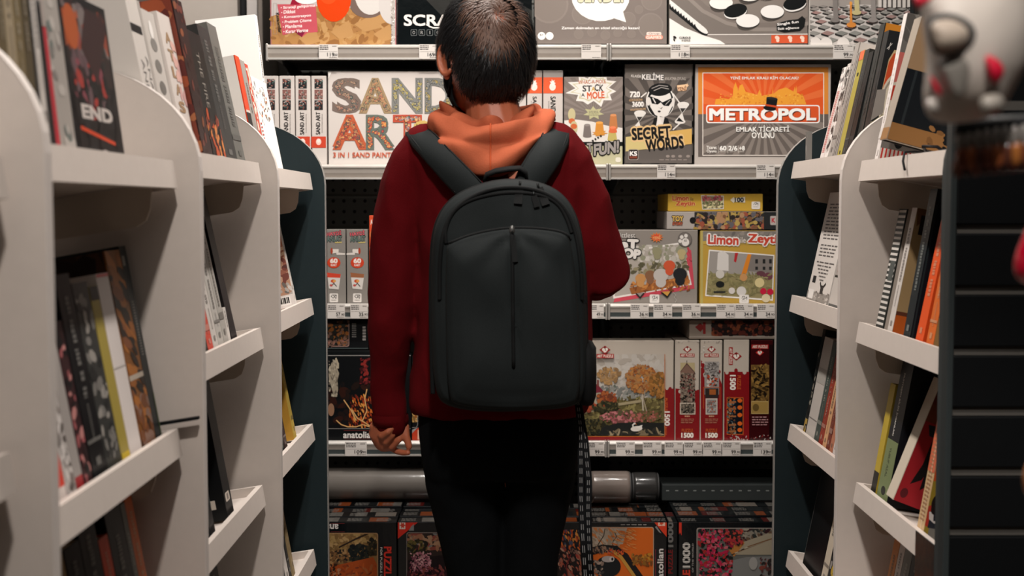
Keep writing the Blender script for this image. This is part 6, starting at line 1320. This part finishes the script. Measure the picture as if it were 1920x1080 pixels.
g = G()
g.ellipsoid(HC, HR, SKIN, 32, 20, HM.to_3x3())
def hloc(v): return HM @ Vector(v)
H3 = HM.to_3x3()
g.ellipsoid(hloc((0, .03, -.068)), (.058, .066, .056), SKIN, 20, 12, H3)           # jaw
g.ellipsoid(hloc((0, .078, -.098)), (.026, .022, .02), SKIN, 14, 8, H3)            # chin
g.ellipsoid(hloc((0, .102, -.022)), (.013, .018, .016), SKIN, 12, 8, H3); g.tube([hloc((0, .09, .022)), hloc((0, .108, -.02))], [.007, .010], SKIN, 10)
g.ellipsoid(hloc((0, .088, .028)), (.05, .014, .01), SKIN, 14, 8, H3)              # brow
g.ellipsoid(hloc((0, .091, -.062)), (.022, .01, .006), SKIN, 12, 6, H3); g.ellipsoid(hloc((0, .089, -.072)), (.019, .01, .006), SKIN, 12, 6, H3)
for s in (-1, 1):                                                                   # ears: rim, bowl and lobe
    E = HM @ Matrix.Translation((s * .083, -.010, -.024)) @ Matrix.Rotation(s * math.radians(-28), 4, 'Z') @ Matrix.Rotation(math.radians(-10), 4, 'X')
    rim = [E @ Vector((s * (.004 + .009 * max(0, -math.cos(a) * .2 + .6)), .018 * math.sin(a) * 1.0 - .004, .031 * math.cos(a))) for a in [math.radians(d) for d in range(-40, 221, 20)]]
    g.tube(rim, .0048, SKIN, 8); g.ellipsoid(E @ Vector((s * .003, .0, 0)), (.0045, .017, .029), SKIN, 12, 8, E.to_3x3()); g.ellipsoid(E @ Vector((s * .005, .003, -.03)), (.0055, .009, .01), SKIN, 10, 6, E.to_3x3())
chain(g, [(915, 150, .052, 2.60), (922, 200, .054, 2.59), (932, 250, .062, 2.585), (940, 290, .075, 2.58)], SKIN)
g.loft(rings_ellipse([(262, 850, 1020, .07), (300, 790, 1075, .10), (420, 805, 1080, .11), (560, 815, 1075, .10), (700, 812, 1072, .105), (800, 805, 1075, .11), (860, 830, 1060, .09)]), SKIN)
chain(g, [(800, 290, .048), (772, 360, .045), (750, 470, .04), (735, 590, .034), (727, 690, .025, 2.60), (728, 770, .022, 2.615), (722, 800, .026, 2.625)], SKIN)
chain(g, [(1050, 295, .048), (1075, 350, .045), (1110, 450, .04), (1130, 510, .038), (1118, 518, .036, 2.7), (1092, 508, .032, 2.80), (1050, 495, .027, 2.90), (1020, 488, .025, 2.95)], SKIN)
chain(g, [(870, 830, .085), (878, 960, .062), (889, 1080, .05), (889, 1170, .05), (890, 1300, .05), (890, 1480, .042), (891, 1570, .038)], SKIN)
chain(g, [(1005, 830, .08), (1002, 960, .058), (996, 1080, .05), (996, 1170, .05), (997, 1300, .05), (998, 1480, .042), (999, 1570, .038)], SKIN)
for x in (890, 999):
    a = P(x, 1570, YP); g.tube([Vector((a.x, YP - .03, .05)), Vector((a.x, YP + .08, .045)), Vector((a.x, YP + .16, .035))], [.035, .036, .028], SKIN, 14)
def finger(pts, r):
    n = len(pts); chain(g, [(x, y, r * (1.05 - .22 * i / (n - 1)), Y) for i, (x, y, Y) in enumerate(pts)], SKIN)
# left hand hanging, loosely closed: four fingers curl back up over the palm, the thumb points down
chain(g, [(722, 800, .026, 2.625), (716, 812, .028, 2.635), (722, 824, .026, 2.638)], SKIN)
chain(g, [(703, 801, .012, 2.628), (712, 813, .016, 2.63)], SKIN); chain(g, [(745, 800, .016, 2.63), (735, 818, .018, 2.635)], SKIN)
finger([(708, 812, 2.628), (717, 818, 2.600), (727, 810, 2.592), (737, 801, 2.594)], .0074)
finger([(714, 824, 2.634), (724, 829, 2.608), (735, 816, 2.600), (744, 803, 2.603)], .0076)
finger([(724, 834, 2.640), (735, 838, 2.618), (748, 824, 2.609), (754, 809, 2.612)], .0076)
finger([(732, 838, 2.642), (744, 846, 2.628), (756, 849, 2.618), (765, 849, 2.61)], .0070)
finger([(746, 792, 2.628), (761, 801, 2.616), (762, 819, 2.612), (767, 837, 2.610)], .0086)
g.ellipsoid(P(738, 811, 2.622), (.017, .011, .017), SKIN, 12, 8)
# right hand in front of the body
chain(g, [(1020, 488, .026, 2.95), (1000, 480, .03, 2.985)], SKIN)
for k in range(4): finger([(990, 470 + k * 9, 3.0), (972, 468 + k * 9, 3.02), (962, 470 + k * 9, 3.005), (962, 474 + k * 9, 2.985)], (.0095, .0100, .0098, .0088)[k])
finger([(1010, 470, 2.985), (995, 458, 2.985), (980, 458, 2.985)], .0105)
person = g.build('person', origin=(P(942, 900, YP).x, YP, 0))
tag(person, 'person seen from behind, dark hair, red jacket, orange hood, black trousers, left hand hanging loosely', 'person')
remesh(person, 0.0028, 2)
for p in person.data.polygons: p.use_smooth = True
for s in (-1, 1):
    g = G(); g.ellipsoid(hloc((s * .031, .083, .008)), (.0115,) * 3, mat((214, 208, 200), 'gloss'), 12, 8); e = g.build('eye', person)
    g = G(); g.ellipsoid(hloc((s * .031, .0925, .008)), (.0055, .003, .0055), mat((40, 26, 20), 'gloss'), 10, 6); g.build('iris', e)

# hair: a cap that leaves the crown thin, and strands combed away from the whorl
HAIR, HAIRB = mat((20, 19, 20), 'hair'), mat((82, 56, 43), 'hair')
CR = Vector((-.06, -.90, .42)).normalized()
def scalp(d, off):
    p = Vector((HR.x * d.x, HR.y * d.y, HR.z * d.z)); n = Vector((d.x / HR.x, d.y / HR.y, d.z / HR.z)).normalized()
    return p + n * off, n
def cover(d):
    """1 where hair grows, 0 on face, neck and round the ears"""
    a = math.atan2(d.x, -d.y)                  # 0 at the back of the head
    A = abs(a)
    if A < 1.05: low = -.86 + .12 * A
    elif A < 1.65: low = -.72 + (A - 1.05) * .95
    elif A < 2.05: low = -.40 + (A - 1.65) * .9
    else: low = -.04 + (A - 2.05) * .62
    if 1.02 < A < 1.8 and a < 0 and d.z < .08: return 0.0     # space for the ear
    return max(0.0, min(1.0, (d.z - low) / .16))
def thin(d):
    q = d - CR; return max(0.0, 1 - q.length / .72)
g = G(); NU, NV = 72, 40; vs = []; fs = []; keep = []
for j in range(NV + 1):
    t = PI * j / NV
    for i in range(NU):
        u = 2 * PI * i / NU; d = Vector((math.sin(t) * math.cos(u), math.sin(t) * math.sin(u), math.cos(t))); c = cover(d)
        off = -.004 + .012 * c ** .6 - .005 * min(1, thin(d) * 2) + .0025 * noise.noise(d * 7) + (.008 * c * max(0, min(1, (d.x - .2) / .4)) if d.y < .3 else 0)
        p, n = scalp(d, off); vs.append(HM @ p); keep.append(c > 0.02 and thin(d) < .66)
for j in range(NV):
    for i in range(NU):
        f = [j * NU + i, (j + 1) * NU + i, (j + 1) * NU + (i + 1) % NU, j * NU + (i + 1) % NU]
        if all(keep[k] for k in f): fs.append(f)
g.mesh(vs, fs, mat((16, 14, 14), 'fabric'), True)
R = random.Random(11); cnt = 0; V = []; Fc = []; Mi = []
while cnt < 12500:
    d = Vector((R.gauss(0, 1), R.gauss(0, 1), R.gauss(0, 1))).normalized()
    if cover(d) < .05 or d.y > .75: continue
    th = thin(d)
    if th > .45 and R.random() < .2: continue
    cnt += 1
    L = R.uniform(.025, .05) * (0.62 if th > .3 else 1) * (0.6 if d.z < -.55 else 1); seg = 5; e = d.copy(); pts = []
    rt = .008 * max(0, min(1, (d.x - .2) / .4)) if d.y < .3 else 0; off0 = .0048 + R.uniform(0, .002) if th > .38 else rt + .008 * cover(d) ** .6 + .001 + R.uniform(0, .004); lift = R.uniform(.002, .009) * (.5 if th > .3 else 1); w = R.uniform(.0007, .0013) * (.85 if th > .3 else 1); ja = R.gauss(0, .3); clump = noise.noise(d * 6) * 1.5
    for k in range(seg + 1):
        f = k / seg; p, n = scalp(e, off0 + lift * math.sin(f * 2.2)); pts.append((HM @ p, (H3 @ n).normalized()))
        away = (e - CR); away -= e * away.dot(e)
        if away.length < .02: away = Vector((1, 0, 0))
        away.normalize(); sw = e.cross(away); flow = away + sw * (.75 * max(0, th) + ja + clump * .5) + Vector((0, 0, -.55))
        flow -= e * flow.dot(e); flow.normalize(); e = (e + flow * (L / seg / .1)).normalized()
    k0 = len(V)
    for k, (p, n) in enumerate(pts):
        q = pts[min(k + 1, seg)][0] - pts[max(k - 1, 0)][0]; sd = q.cross(n).normalized() * w * (1 - .75 * k / seg); V += [p - sd, p + sd]
    for k in range(seg): Fc.append([k0 + 2 * k, k0 + 2 * k + 1, k0 + 2 * k + 3, k0 + 2 * k + 2])
    Mi += [th > .22] * seg
a, b = g.mi(HAIR), g.mi(HAIRB); k = len(g.v); g.v += V
for f, m in zip(Fc, Mi): g.f.append([k + i for i in f]); g.m.append(b if m else a); g.sm.append(True)
g.build('hair', person)

# face mask: cloth over the mouth, loops behind the ears
g = G(); BM = mat((16, 18, 20), 'fabric'); vs = []; fs = []
for j in range(9):
    for i in range(15):
        a = math.radians(-78 + 156 * i / 14); z = -.012 - .092 * j / 8; r = 1.0 - .25 * max(0, (-z - .06) / .05)
        vs.append(HM @ Vector((.079 * r * math.sin(a), .012 + .108 * r * math.cos(a) + .006 * math.cos(2 * a), z)))
for j in range(8):
    for i in range(14): fs.append([j * 15 + i, j * 15 + i + 1, (j + 1) * 15 + i + 1, (j + 1) * 15 + i])
g.mesh(vs, fs, BM, True); fm = g.build('face_mask', person)
for s in (-1, 1):
    g = G(); g.tube([hloc((s * .074, .035, -.02)), hloc((s * .084, .008, .008)), hloc((s * .086, -.016, -.004)), hloc((s * .084, -.024, -.035)), hloc((s * .078, -.012, -.064)), hloc((s * .07, .03, -.085))], .0035, BM, 8); g.build('ear_loop', fm)

# jacket: torso and sleeves grown into one cloth skin
REDJ = mat((82, 8, 13), 'fabric')
g = G()
g.loft(rings_ellipse([(247, 850, 1016, .06), (254, 815, 1050, .076), (262, 786, 1070, .088), (274, 764, 1088, .096), (300, 756, 1098, .104), (350, 766, 1104, .110), (430, 780, 1106, .114), (520, 786, 1106, .113), (620, 782, 1108, .114), (700, 772, 1108, .118), (752, 768, 1104, .120), (772, 774, 1098, .116)]), REDJ)
chain(g, [(806, 282, .056), (783, 312, .061), (764, 355, .060), (753, 400, .056), (744, 470, .053), (738, 540, .050), (733, 610, .046), (727, 680, .038, 2.60), (725, 730, .035, 2.61), (730, 770, .036, 2.615), (733, 792, .034, 2.62)], REDJ)
chain(g, [(1040, 282, .056), (1061, 312, .060), (1077, 350, .058), (1097, 400, .057), (1116, 455, .056), (1135, 512, .053), (1126, 522, .050, 2.68), (1095, 512, .043, 2.80), (1052, 497, .037, 2.89)], REDJ)
jk = g.build('jacket', person)
def crumple(amp, freq, stretch=(1, 1, .45)):
    def f(v, n):
        q = Vector((v.x * stretch[0], v.y * stretch[1], v.z * stretch[2])) * freq
        r = 1 - abs(noise.noise(q)) * 2; r2 = 1 - abs(noise.noise(q * 2.1 + Vector((3, 1, 7)))) * 2
        return v + n * (amp * (r - .55) + amp * .4 * (r2 - .55))
    return f
remesh(jk, .0065, 6, crumple(.007, 9, (1.2, 1, .6)))
g = G(); cuff = mat((92, 14, 18), 'fabric')
c0, c1 = P(731, 776, 2.617), P(733, 797, 2.622)
g.loft([[c + Vector((r * math.cos(2 * PI * k / 22), r * .95 * math.sin(2 * PI * k / 22), 0)) for k in range(22)] for c, r in ((c0, .0375), (c0.lerp(c1, .5), .0385), (c1, .036), (c1, .030), (c0, .030))], cuff, False); g.build('cuff', jk)

# hood lying on the shoulders
ORJ = mat((168, 88, 61), 'fabric')
HX, HY = P(920, 240, 2.6).x, 2.60
HOOD = [(.060, .058, .06, 252, 244, 244, 2), (.070, .066, .07, 230, 214, 220, 2), (.082, .076, .08, 222, 196, 210, 2), (.094, .087, .09, 225, 191, 206, 2), (.100, .095, .095, 236, 199, 212, 2), (.101, .098, .096, 244, 208, 218, 2),
        (.108, .108, .10, 235, 204, 217, 2), (.119, .121, .105, 233, 206, 219, 2), (.124, .133, .11, 242, 217, 229, 2), (.125, .139, .112, 255, 232, 240, 2), (.125, .134, .11, 267, 245, 250, 2), (.123, .133, .108, 272, 250, 253, 2.2),
        (.120, .144, .108, 277, 254, 257, 2.2), (.118, .151, .105, 291, 261, 262, 2.2), (.113, .153, .10, 307, 268, 266, 2.3), (.108, .150, .092, 322, 275, 270, 2.4), (.092, .143, .085, 334, 282, 273, 2.4), (.080, .128, .075, 333, 284, 275, 2.4)]
g = G(); rings = []; NH = 96
for j, (rx, rb, rf, yb, ys, yf, pw) in enumerate(HOOD):
    r = []
    for k in range(NH):
        a = 2 * PI * k / NH; c, s = math.cos(a), math.sin(a)
        y = ys + ((yb - ys) * c ** pw if c > 0 else (yf - ys) * c * c); ry = rb if c > 0 else rf
        z = P(960, y, HY - ry * c).z
        tw = .006 * math.sin(a * 5 + j * .9) * (1 if j > 1 else 0) + .008 * noise.noise(Vector((s * 2.6, c * 2.6, j * .33))) + .0022 * noise.noise(Vector((s * 7, c * 7, j * .7 + 5)))
        if j in (2, 3, 4, 5): tw += .009 * math.sin(a * 8 + 1.1) * max(0, c)
        cc = c if c < 0 or j < 8 else c * (1 - min(1, (j - 7) / 4)) + c ** .55 * min(1, (j - 7) / 4)
        r.append(Vector((HX + (rx + tw) * s, HY - (ry + tw) * cc, z + tw * .5)))
    rings.append(r)
g.loft(rings, ORJ, False)
hd = g.build('hood', person)
md = hd.modifiers.new('sub', 'SUBSURF'); md.levels = 1; md.render_levels = 2
g = G(); g.tube([rings[j][0] + Vector((.002, -.0015, 0)) for j in range(6, len(HOOD) - 1)], .0016, mat((178, 82, 50), 'fabric'), 8); g.build('hood_seam', hd)

# trousers and shoes
BLK = mat((9, 11, 13), 'fabric')
g = G()
g.loft(rings_ellipse([(735, 788, 1094, .112), (800, 786, 1090, .116), (850, 789, 1084, .114), (885, 795, 1078, .104)]), BLK)
chain(g, [(872, 860, .086), (869, 905, .078), (876, 960, .069), (881, 1000, .0645), (889, 1080, .0555), (890, 1180, .058), (891, 1320, .058), (892, 1480, .052), (892, 1572, .050)], BLK)
chain(g, [(1008, 860, .082), (1010, 905, .073), (1004, 960, .064), (1001, 1000, .0605), (995, 1080, .0545), (996, 1180, .057), (997, 1320, .057), (998, 1480, .052), (998, 1572, .050)], BLK)
tr = g.build('trousers', person); remesh(tr, .0075, 4, crumple(.0035, 14))
for x in (890, 999):
    a = P(x, 1570, YP).x; SH = mat((30, 31, 34), 'darkpaint'); g = G(); rr = []
    for y, w, h in ((-.075, .02, .06), (-.07, .036, .085), (-.03, .042, .10), (.03, .046, .092), (.09, .05, .07), (.15, .05, .055), (.19, .04, .045), (.205, .02, .035)):
        rr.append([Vector((a + w * math.cos(t), YP + y, .022 + (h - .022) * (.5 + .5 * math.sin(t)))) for t in [2 * PI * k / 18 for k in range(18)]])
    g.loft(rr, SH); sh = g.build('shoe', person)
    g = G(); g.loft([[Vector((a + s * .052 * math.cos(t), YP + .062 + .142 * s * math.sin(t), z)) for t in [2 * PI * k / 28 for k in range(28)]] for z, s in ((0, .96), (.004, 1), (.022, 1), (.026, .95))], mat((150, 146, 140), 'paint')); g.build('sole', sh)

# ---------------------------------------------------------------- backpack
NY = mat((22, 27, 28), 'nylon'); NYD = mat((11, 13, 14), 'nylon'); ZIP = mat((28, 31, 32), 'metal')
bp = thing('backpack', 'charcoal backpack with arched front pocket worn on the red jacket', 'backpack', (P(952, 760, 2.4).x, 2.40, P(952, 765, 2.4).z))
def outline(pts, n=3): return smooth_poly(pts, n)
OUT = outline([(812, 735), (806, 600), (807, 470), (817, 408), (848, 366), (905, 341), (962, 333), (1022, 342), (1064, 368), (1088, 418), (1099, 500), (1103, 620), (1102, 735), (1080, 768), (950, 776), (838, 768)], 3)
def puff(outl, levels, m, name, parent, cx, cy, wr=0.0, seed=0, dent=None):
    """closed body from one outline: levels are (scale, Y) from the back to the front cap"""
    R_ = []; lv = []
    for (s0, Y0), (s1, Y1) in zip(levels[:-1], levels[1:]):
        k = 4 if s1 < .94 and s0 > s1 else 1
        lv += [(s0 + (s1 - s0) * i / k, Y0 + (Y1 - Y0) * i / k) for i in range(k)]
    for s, Y in lv + [levels[-1]]:
        r = []
        for x, y in outl:
            p = P(cx + (x - cx) * s, cy + (y - cy) * s, 2.36); p.y = Y
            if wr and s < .995: p.y -= wr * noise.noise(Vector((p.x * 9 + seed, p.z * 7, 2.0))) * (1 - s * .3)
            if dent and s < .97: p.y += dent(cx + (x - cx) * s, cy + (y - cy) * s) * min(1, (.97 - s) / .12)
            r.append(p)
        R_.append(r)
    g = G(); g.loft(R_, m); return g.build(name, parent)
from mathutils.bvhtree import BVHTree
SURF = []
def onto(o):
    SURF.append(BVHTree.FromPolygons([FR[o.name] @ v.co for v in o.data.vertices], [list(p.vertices) for p in o.data.polygons]))
def surf(p, lift):
    """the point of the bag's front under p, lifted towards the viewer"""
    q = Vector((p.x, 2.0, p.z)); ys = [r[0].y for r in (b.ray_cast(q, Vector((0, 1, 0))) for b in SURF) if r[0] is not None]
    return Vector((p.x, min(ys) - lift, p.z)) if ys else p
def bead(pts, Y, r, m, name, parent, closed=False):
    ps = [P(x, y, 2.36) for x, y in pts]
    if Y is None: ps = [surf(p, r * .25) for p in ps]
    else:
        for p, yy in zip(ps, Y if isinstance(Y, list) else [Y] * len(ps)): p.y = yy
    g = G(); g.tube(ps, r, m, 8); return g.build(name, parent)
onto(puff(OUT, [(.80, 2.452), (.95, 2.448), (.99, 2.437), (1.0, 2.415), (1.0, 2.385), (.992, 2.362), (.965, 2.345), (.93, 2.336), (.85, 2.330), (.7, 2.324), (.5, 2.320), (.3, 2.318), (.1, 2.317)], NY, 'main_compartment', bp, 953, 560, .018, 1))
def spl(pts, n=3):
    for _ in range(n):
        q = [pts[0]]
        for a, b in zip(pts[:-1], pts[1:]): q += [(a[0] * .75 + b[0] * .25, a[1] * .75 + b[1] * .25), (a[0] * .25 + b[0] * .75, a[1] * .25 + b[1] * .75)]
        pts = q + [pts[-1]]
    return pts
arch = [(811, 740), (807, 600), (808, 470), (819, 410), (850, 369), (906, 345), (962, 337), (1020, 346), (1061, 372), (1085, 420), (1096, 500), (1100, 620), (1099, 740)]
bead(spl(arch), 2.372, .0045, NYD, 'piping', bp)
arch2 = [(838, 455), (836, 430), (850, 396), (880, 375), (930, 363), (965, 361), (1010, 364), (1045, 380), (1062, 410), (1070, 436)]
bead(spl(arch2), None, .0035, NYD, 'zipper_track', bp)
bead(spl([(826, 560), (826, 480), (836, 420), (862, 382), (910, 357), (962, 350), (1016, 358), (1055, 384), (1078, 430), (1088, 500), (1090, 560)]), None, .004, NYD, 'main_zipper', bp)
# lower front pocket with a vertical zip
def pocket_dent(x, y):
    xs = 960 + (y - 428) * .033; d = math.hypot(x - 962, y - 424); a = math.atan2(x - 962, y - 424)
    return .006 * math.exp(-((x - xs) / 9) ** 2) + .0055 * math.sin(a * 9 + .6) * math.exp(-d / 90) * min(1, d / 25) + .004 * noise.noise(Vector((x / 60, y / 90, 4)))
PK = outline([(842, 735), (837, 600), (838, 475), (842, 452), (880, 438), (925, 428), (962, 424), (1010, 425), (1056, 432), (1068, 446), (1078, 520), (1086, 620), (1086, 735), (1070, 756), (950, 762), (856, 756)], 2)
PKo = puff(PK, [(1.0, 2.345), (1.0, 2.322), (.992, 2.312), (.97, 2.305), (.9, 2.299), (.75, 2.293), (.55, 2.290), (.3, 2.288), (.1, 2.287)], NY, 'front_pocket', bp, 960, 590, .014, 5, pocket_dent)
onto(PKo)
bead(spl([(842, 456), (880, 440), (925, 430), (962, 426), (1010, 427), (1056, 434), (1068, 448)]), None, .003, NYD, 'pocket_seam', PKo)
bead([(960 + .04 * k * 4, 428 + k * 14) for k in range(19)], None, .0034, NYD, 'pocket_zipper', PKo)
def pull(x, y, dx, dy, Y, parent, name='zipper_pull', w=.0052, drop=.004):
    g = G(); a = surf(P(x, y, 2.36), .004); b = surf(P(x + dx, y + dy, 2.36), .005); a.y = min(a.y, b.y + .03)
    g.tube([a + Vector((0, 0, .004)), a, a.lerp(b, .15)], .0022, ZIP, 8)
    d = (b - a).normalized(); s = Vector((1, 0, 0)) - d * d.x; s.normalize(); n = Vector((0, -.0016, 0))
    q = a.lerp(b, .12)
    g.mesh([q - s * w + n, q + s * w + n, b + s * w + n, b - s * w + n, q - s * w - n, q + s * w - n, b + s * w - n, b - s * w - n], [(0, 1, 2, 3), (4, 7, 6, 5), (0, 4, 5, 1), (1, 5, 6, 2), (2, 6, 7, 3), (3, 7, 4, 0)], NYD)
    g.build(name, parent)
pull(975, 344, -4, 38, 2.350, bp, w=.0075, drop=.026); pull(1008, 348, 15, 36, 2.350, bp, w=.0075, drop=.026); pull(1000, 364, 6, 24, 2.330, bp, drop=.008); pull(960, 432, 6, 56, 2.288, bp, w=.0048)
g = G(); g.ellipsoid(surf(P(960, 430, 2.36), .003), (.005, .004, .008), mat((92, 92, 90), 'metal'), 10, 8); g.build('zipper_slider', PKo)
# small side loops and creases where the side straps meet
for x, y in ((826, 462), (1092, 560)):
    g = G(); c = P(x, y, 2.36); c.y = 2.37; g.bbox(c.x - .008, c.x + .008, 2.352, 2.386, c.z - .010, c.z + .010, NYD, .003); g.build('side_tab', bp)
g = G(); g.loft([[Vector((c.x + .018 * math.cos(t) * s, 2.40 + .05 * math.sin(t) * s, z)) for t in [2 * PI * k / 16 for k in range(16)]] for c, s, z in [(P(1100, y, 2.4), s, P(1100, y, 2.4).z) for y, s in ((640, .6), (652, 1), (700, 1.05), (740, 1), (756, .7))]], NYD); g.build('side_pocket', bp)
# carry handle
hp = [(908, 338, 2.44), (912, 326, 2.43), (930, 319, 2.425), (955, 315, 2.425), (975, 314, 2.428), (986, 322, 2.436), (988, 336, 2.445)]
def band(rows, th, m, name, parent):
    """flat strap: rows of (left point, right point)"""
    g = G(); R_ = []
    for i, (a, b) in enumerate(rows):
        a, b = Vector(a), Vector(b); nx = Vector(rows[min(i + 1, len(rows) - 1)][0]) - Vector(rows[max(i - 1, 0)][0]); n = (b - a).cross(nx).normalized() * th / 2
        m1 = a.lerp(b, .08); m2 = a.lerp(b, .92)
        R_.append([a, m1 + n, a.lerp(b, .5) + n * 1.25, m2 + n, b, m2 - n, a.lerp(b, .5) - n, m1 - n])
    g.loft(R_, m); return g.build(name, parent)
rows = []
for x, y, Y in hp:
    c = P(x, y, Y); rows.append((c + Vector((0, .012, .002)), c + Vector((0, -.012, -.005))))
g = band(rows, .006, NYD, 'carry_handle', bp)
# shoulder straps: chest, over the shoulder, down to the top of the bag
L_ = [((800, 430, 2.735), (850, 430, 2.735)), ((772, 330, 2.73), (822, 325, 2.735)), ((762, 276, 2.70), (810, 262, 2.70)), ((759, 256, 2.64), (800, 241, 2.645)), ((760, 257, 2.56), (802, 243, 2.57)), ((774, 276, 2.505), (822, 258, 2.50)), ((800, 306, 2.47), (850, 286, 2.455)), ((828, 338, 2.452), (882, 318, 2.44)), ((852, 364, 2.446), (908, 346, 2.436)), ((872, 386, 2.445), (926, 372, 2.436))]
R_l = [((990, 430, 2.735), (1040, 430, 2.735)), ((1012, 325, 2.735), (1062, 330, 2.73)), ((1024, 258, 2.70), (1070, 272, 2.70)), ((1028, 236, 2.645), (1068, 250, 2.64)), ((1026, 240, 2.57), (1070, 252, 2.56)), ((1012, 256, 2.50), (1066, 272, 2.505)), ((990, 288, 2.455), (1050, 306, 2.47)), ((972, 318, 2.44), (1030, 336, 2.452)), ((962, 342, 2.436), (1014, 358, 2.446)), ((956, 366, 2.436), (1004, 380, 2.445))]
for rows in (L_, R_l):
    st = band([(P(*a), P(*b)) for a, b in rows], .016, NY, 'shoulder_strap', bp)
    for q in (0.1, .9):
        g = G(); g.tube([P(*a).lerp(P(*b), q) + Vector((0, -.004 if 4 < i else 0, .007 if i < 6 else .004)) for i, (a, b) in enumerate(rows)][3:9], .0016, NYD, 6); g.build('strap_stitching', st)
# loose webbing with white dashes hanging at the right side
wr = [(1083, 752, 2.43), (1088, 800, 2.425), (1089, 860, 2.425), (1089, 930, 2.43), (1092, 1000, 2.43), (1098, 1090, 2.43)]
w2 = [(1084, 752, 2.437), (1097, 830, 2.435), (1103, 900, 2.435), (1102, 960, 2.437), (1104, 1020, 2.437), (1108, 1095, 2.437)]
for k, ww in enumerate((wr, w2)):
    rows = [(P(x - 6, y, Y), P(x + 7, y, Y)) for x, y, Y in ww]
    hs = band(rows, .002, mat((14, 16, 19), 'nylon'), 'loose_strap', bp)
    g = G(); pts = []
    for (a, b), (c, d) in zip(rows[:-1], rows[1:]):
        for f in (0, .25, .5, .75):
            p, q = a.lerp(c, f), b.lerp(d, f); e, h = a.lerp(c, f + .15), b.lerp(d, f + .15)
            for t0, t1 in ((.3, .38), (.58, .66)):
                o = Vector((0, -.0016, 0)); g.face([p.lerp(q, t0) + o, p.lerp(q, t1) + o, e.lerp(h, t1) + o, e.lerp(h, t0) + o], mat((150, 150, 150), 'print'))
    g.build('dash_marks', hs)
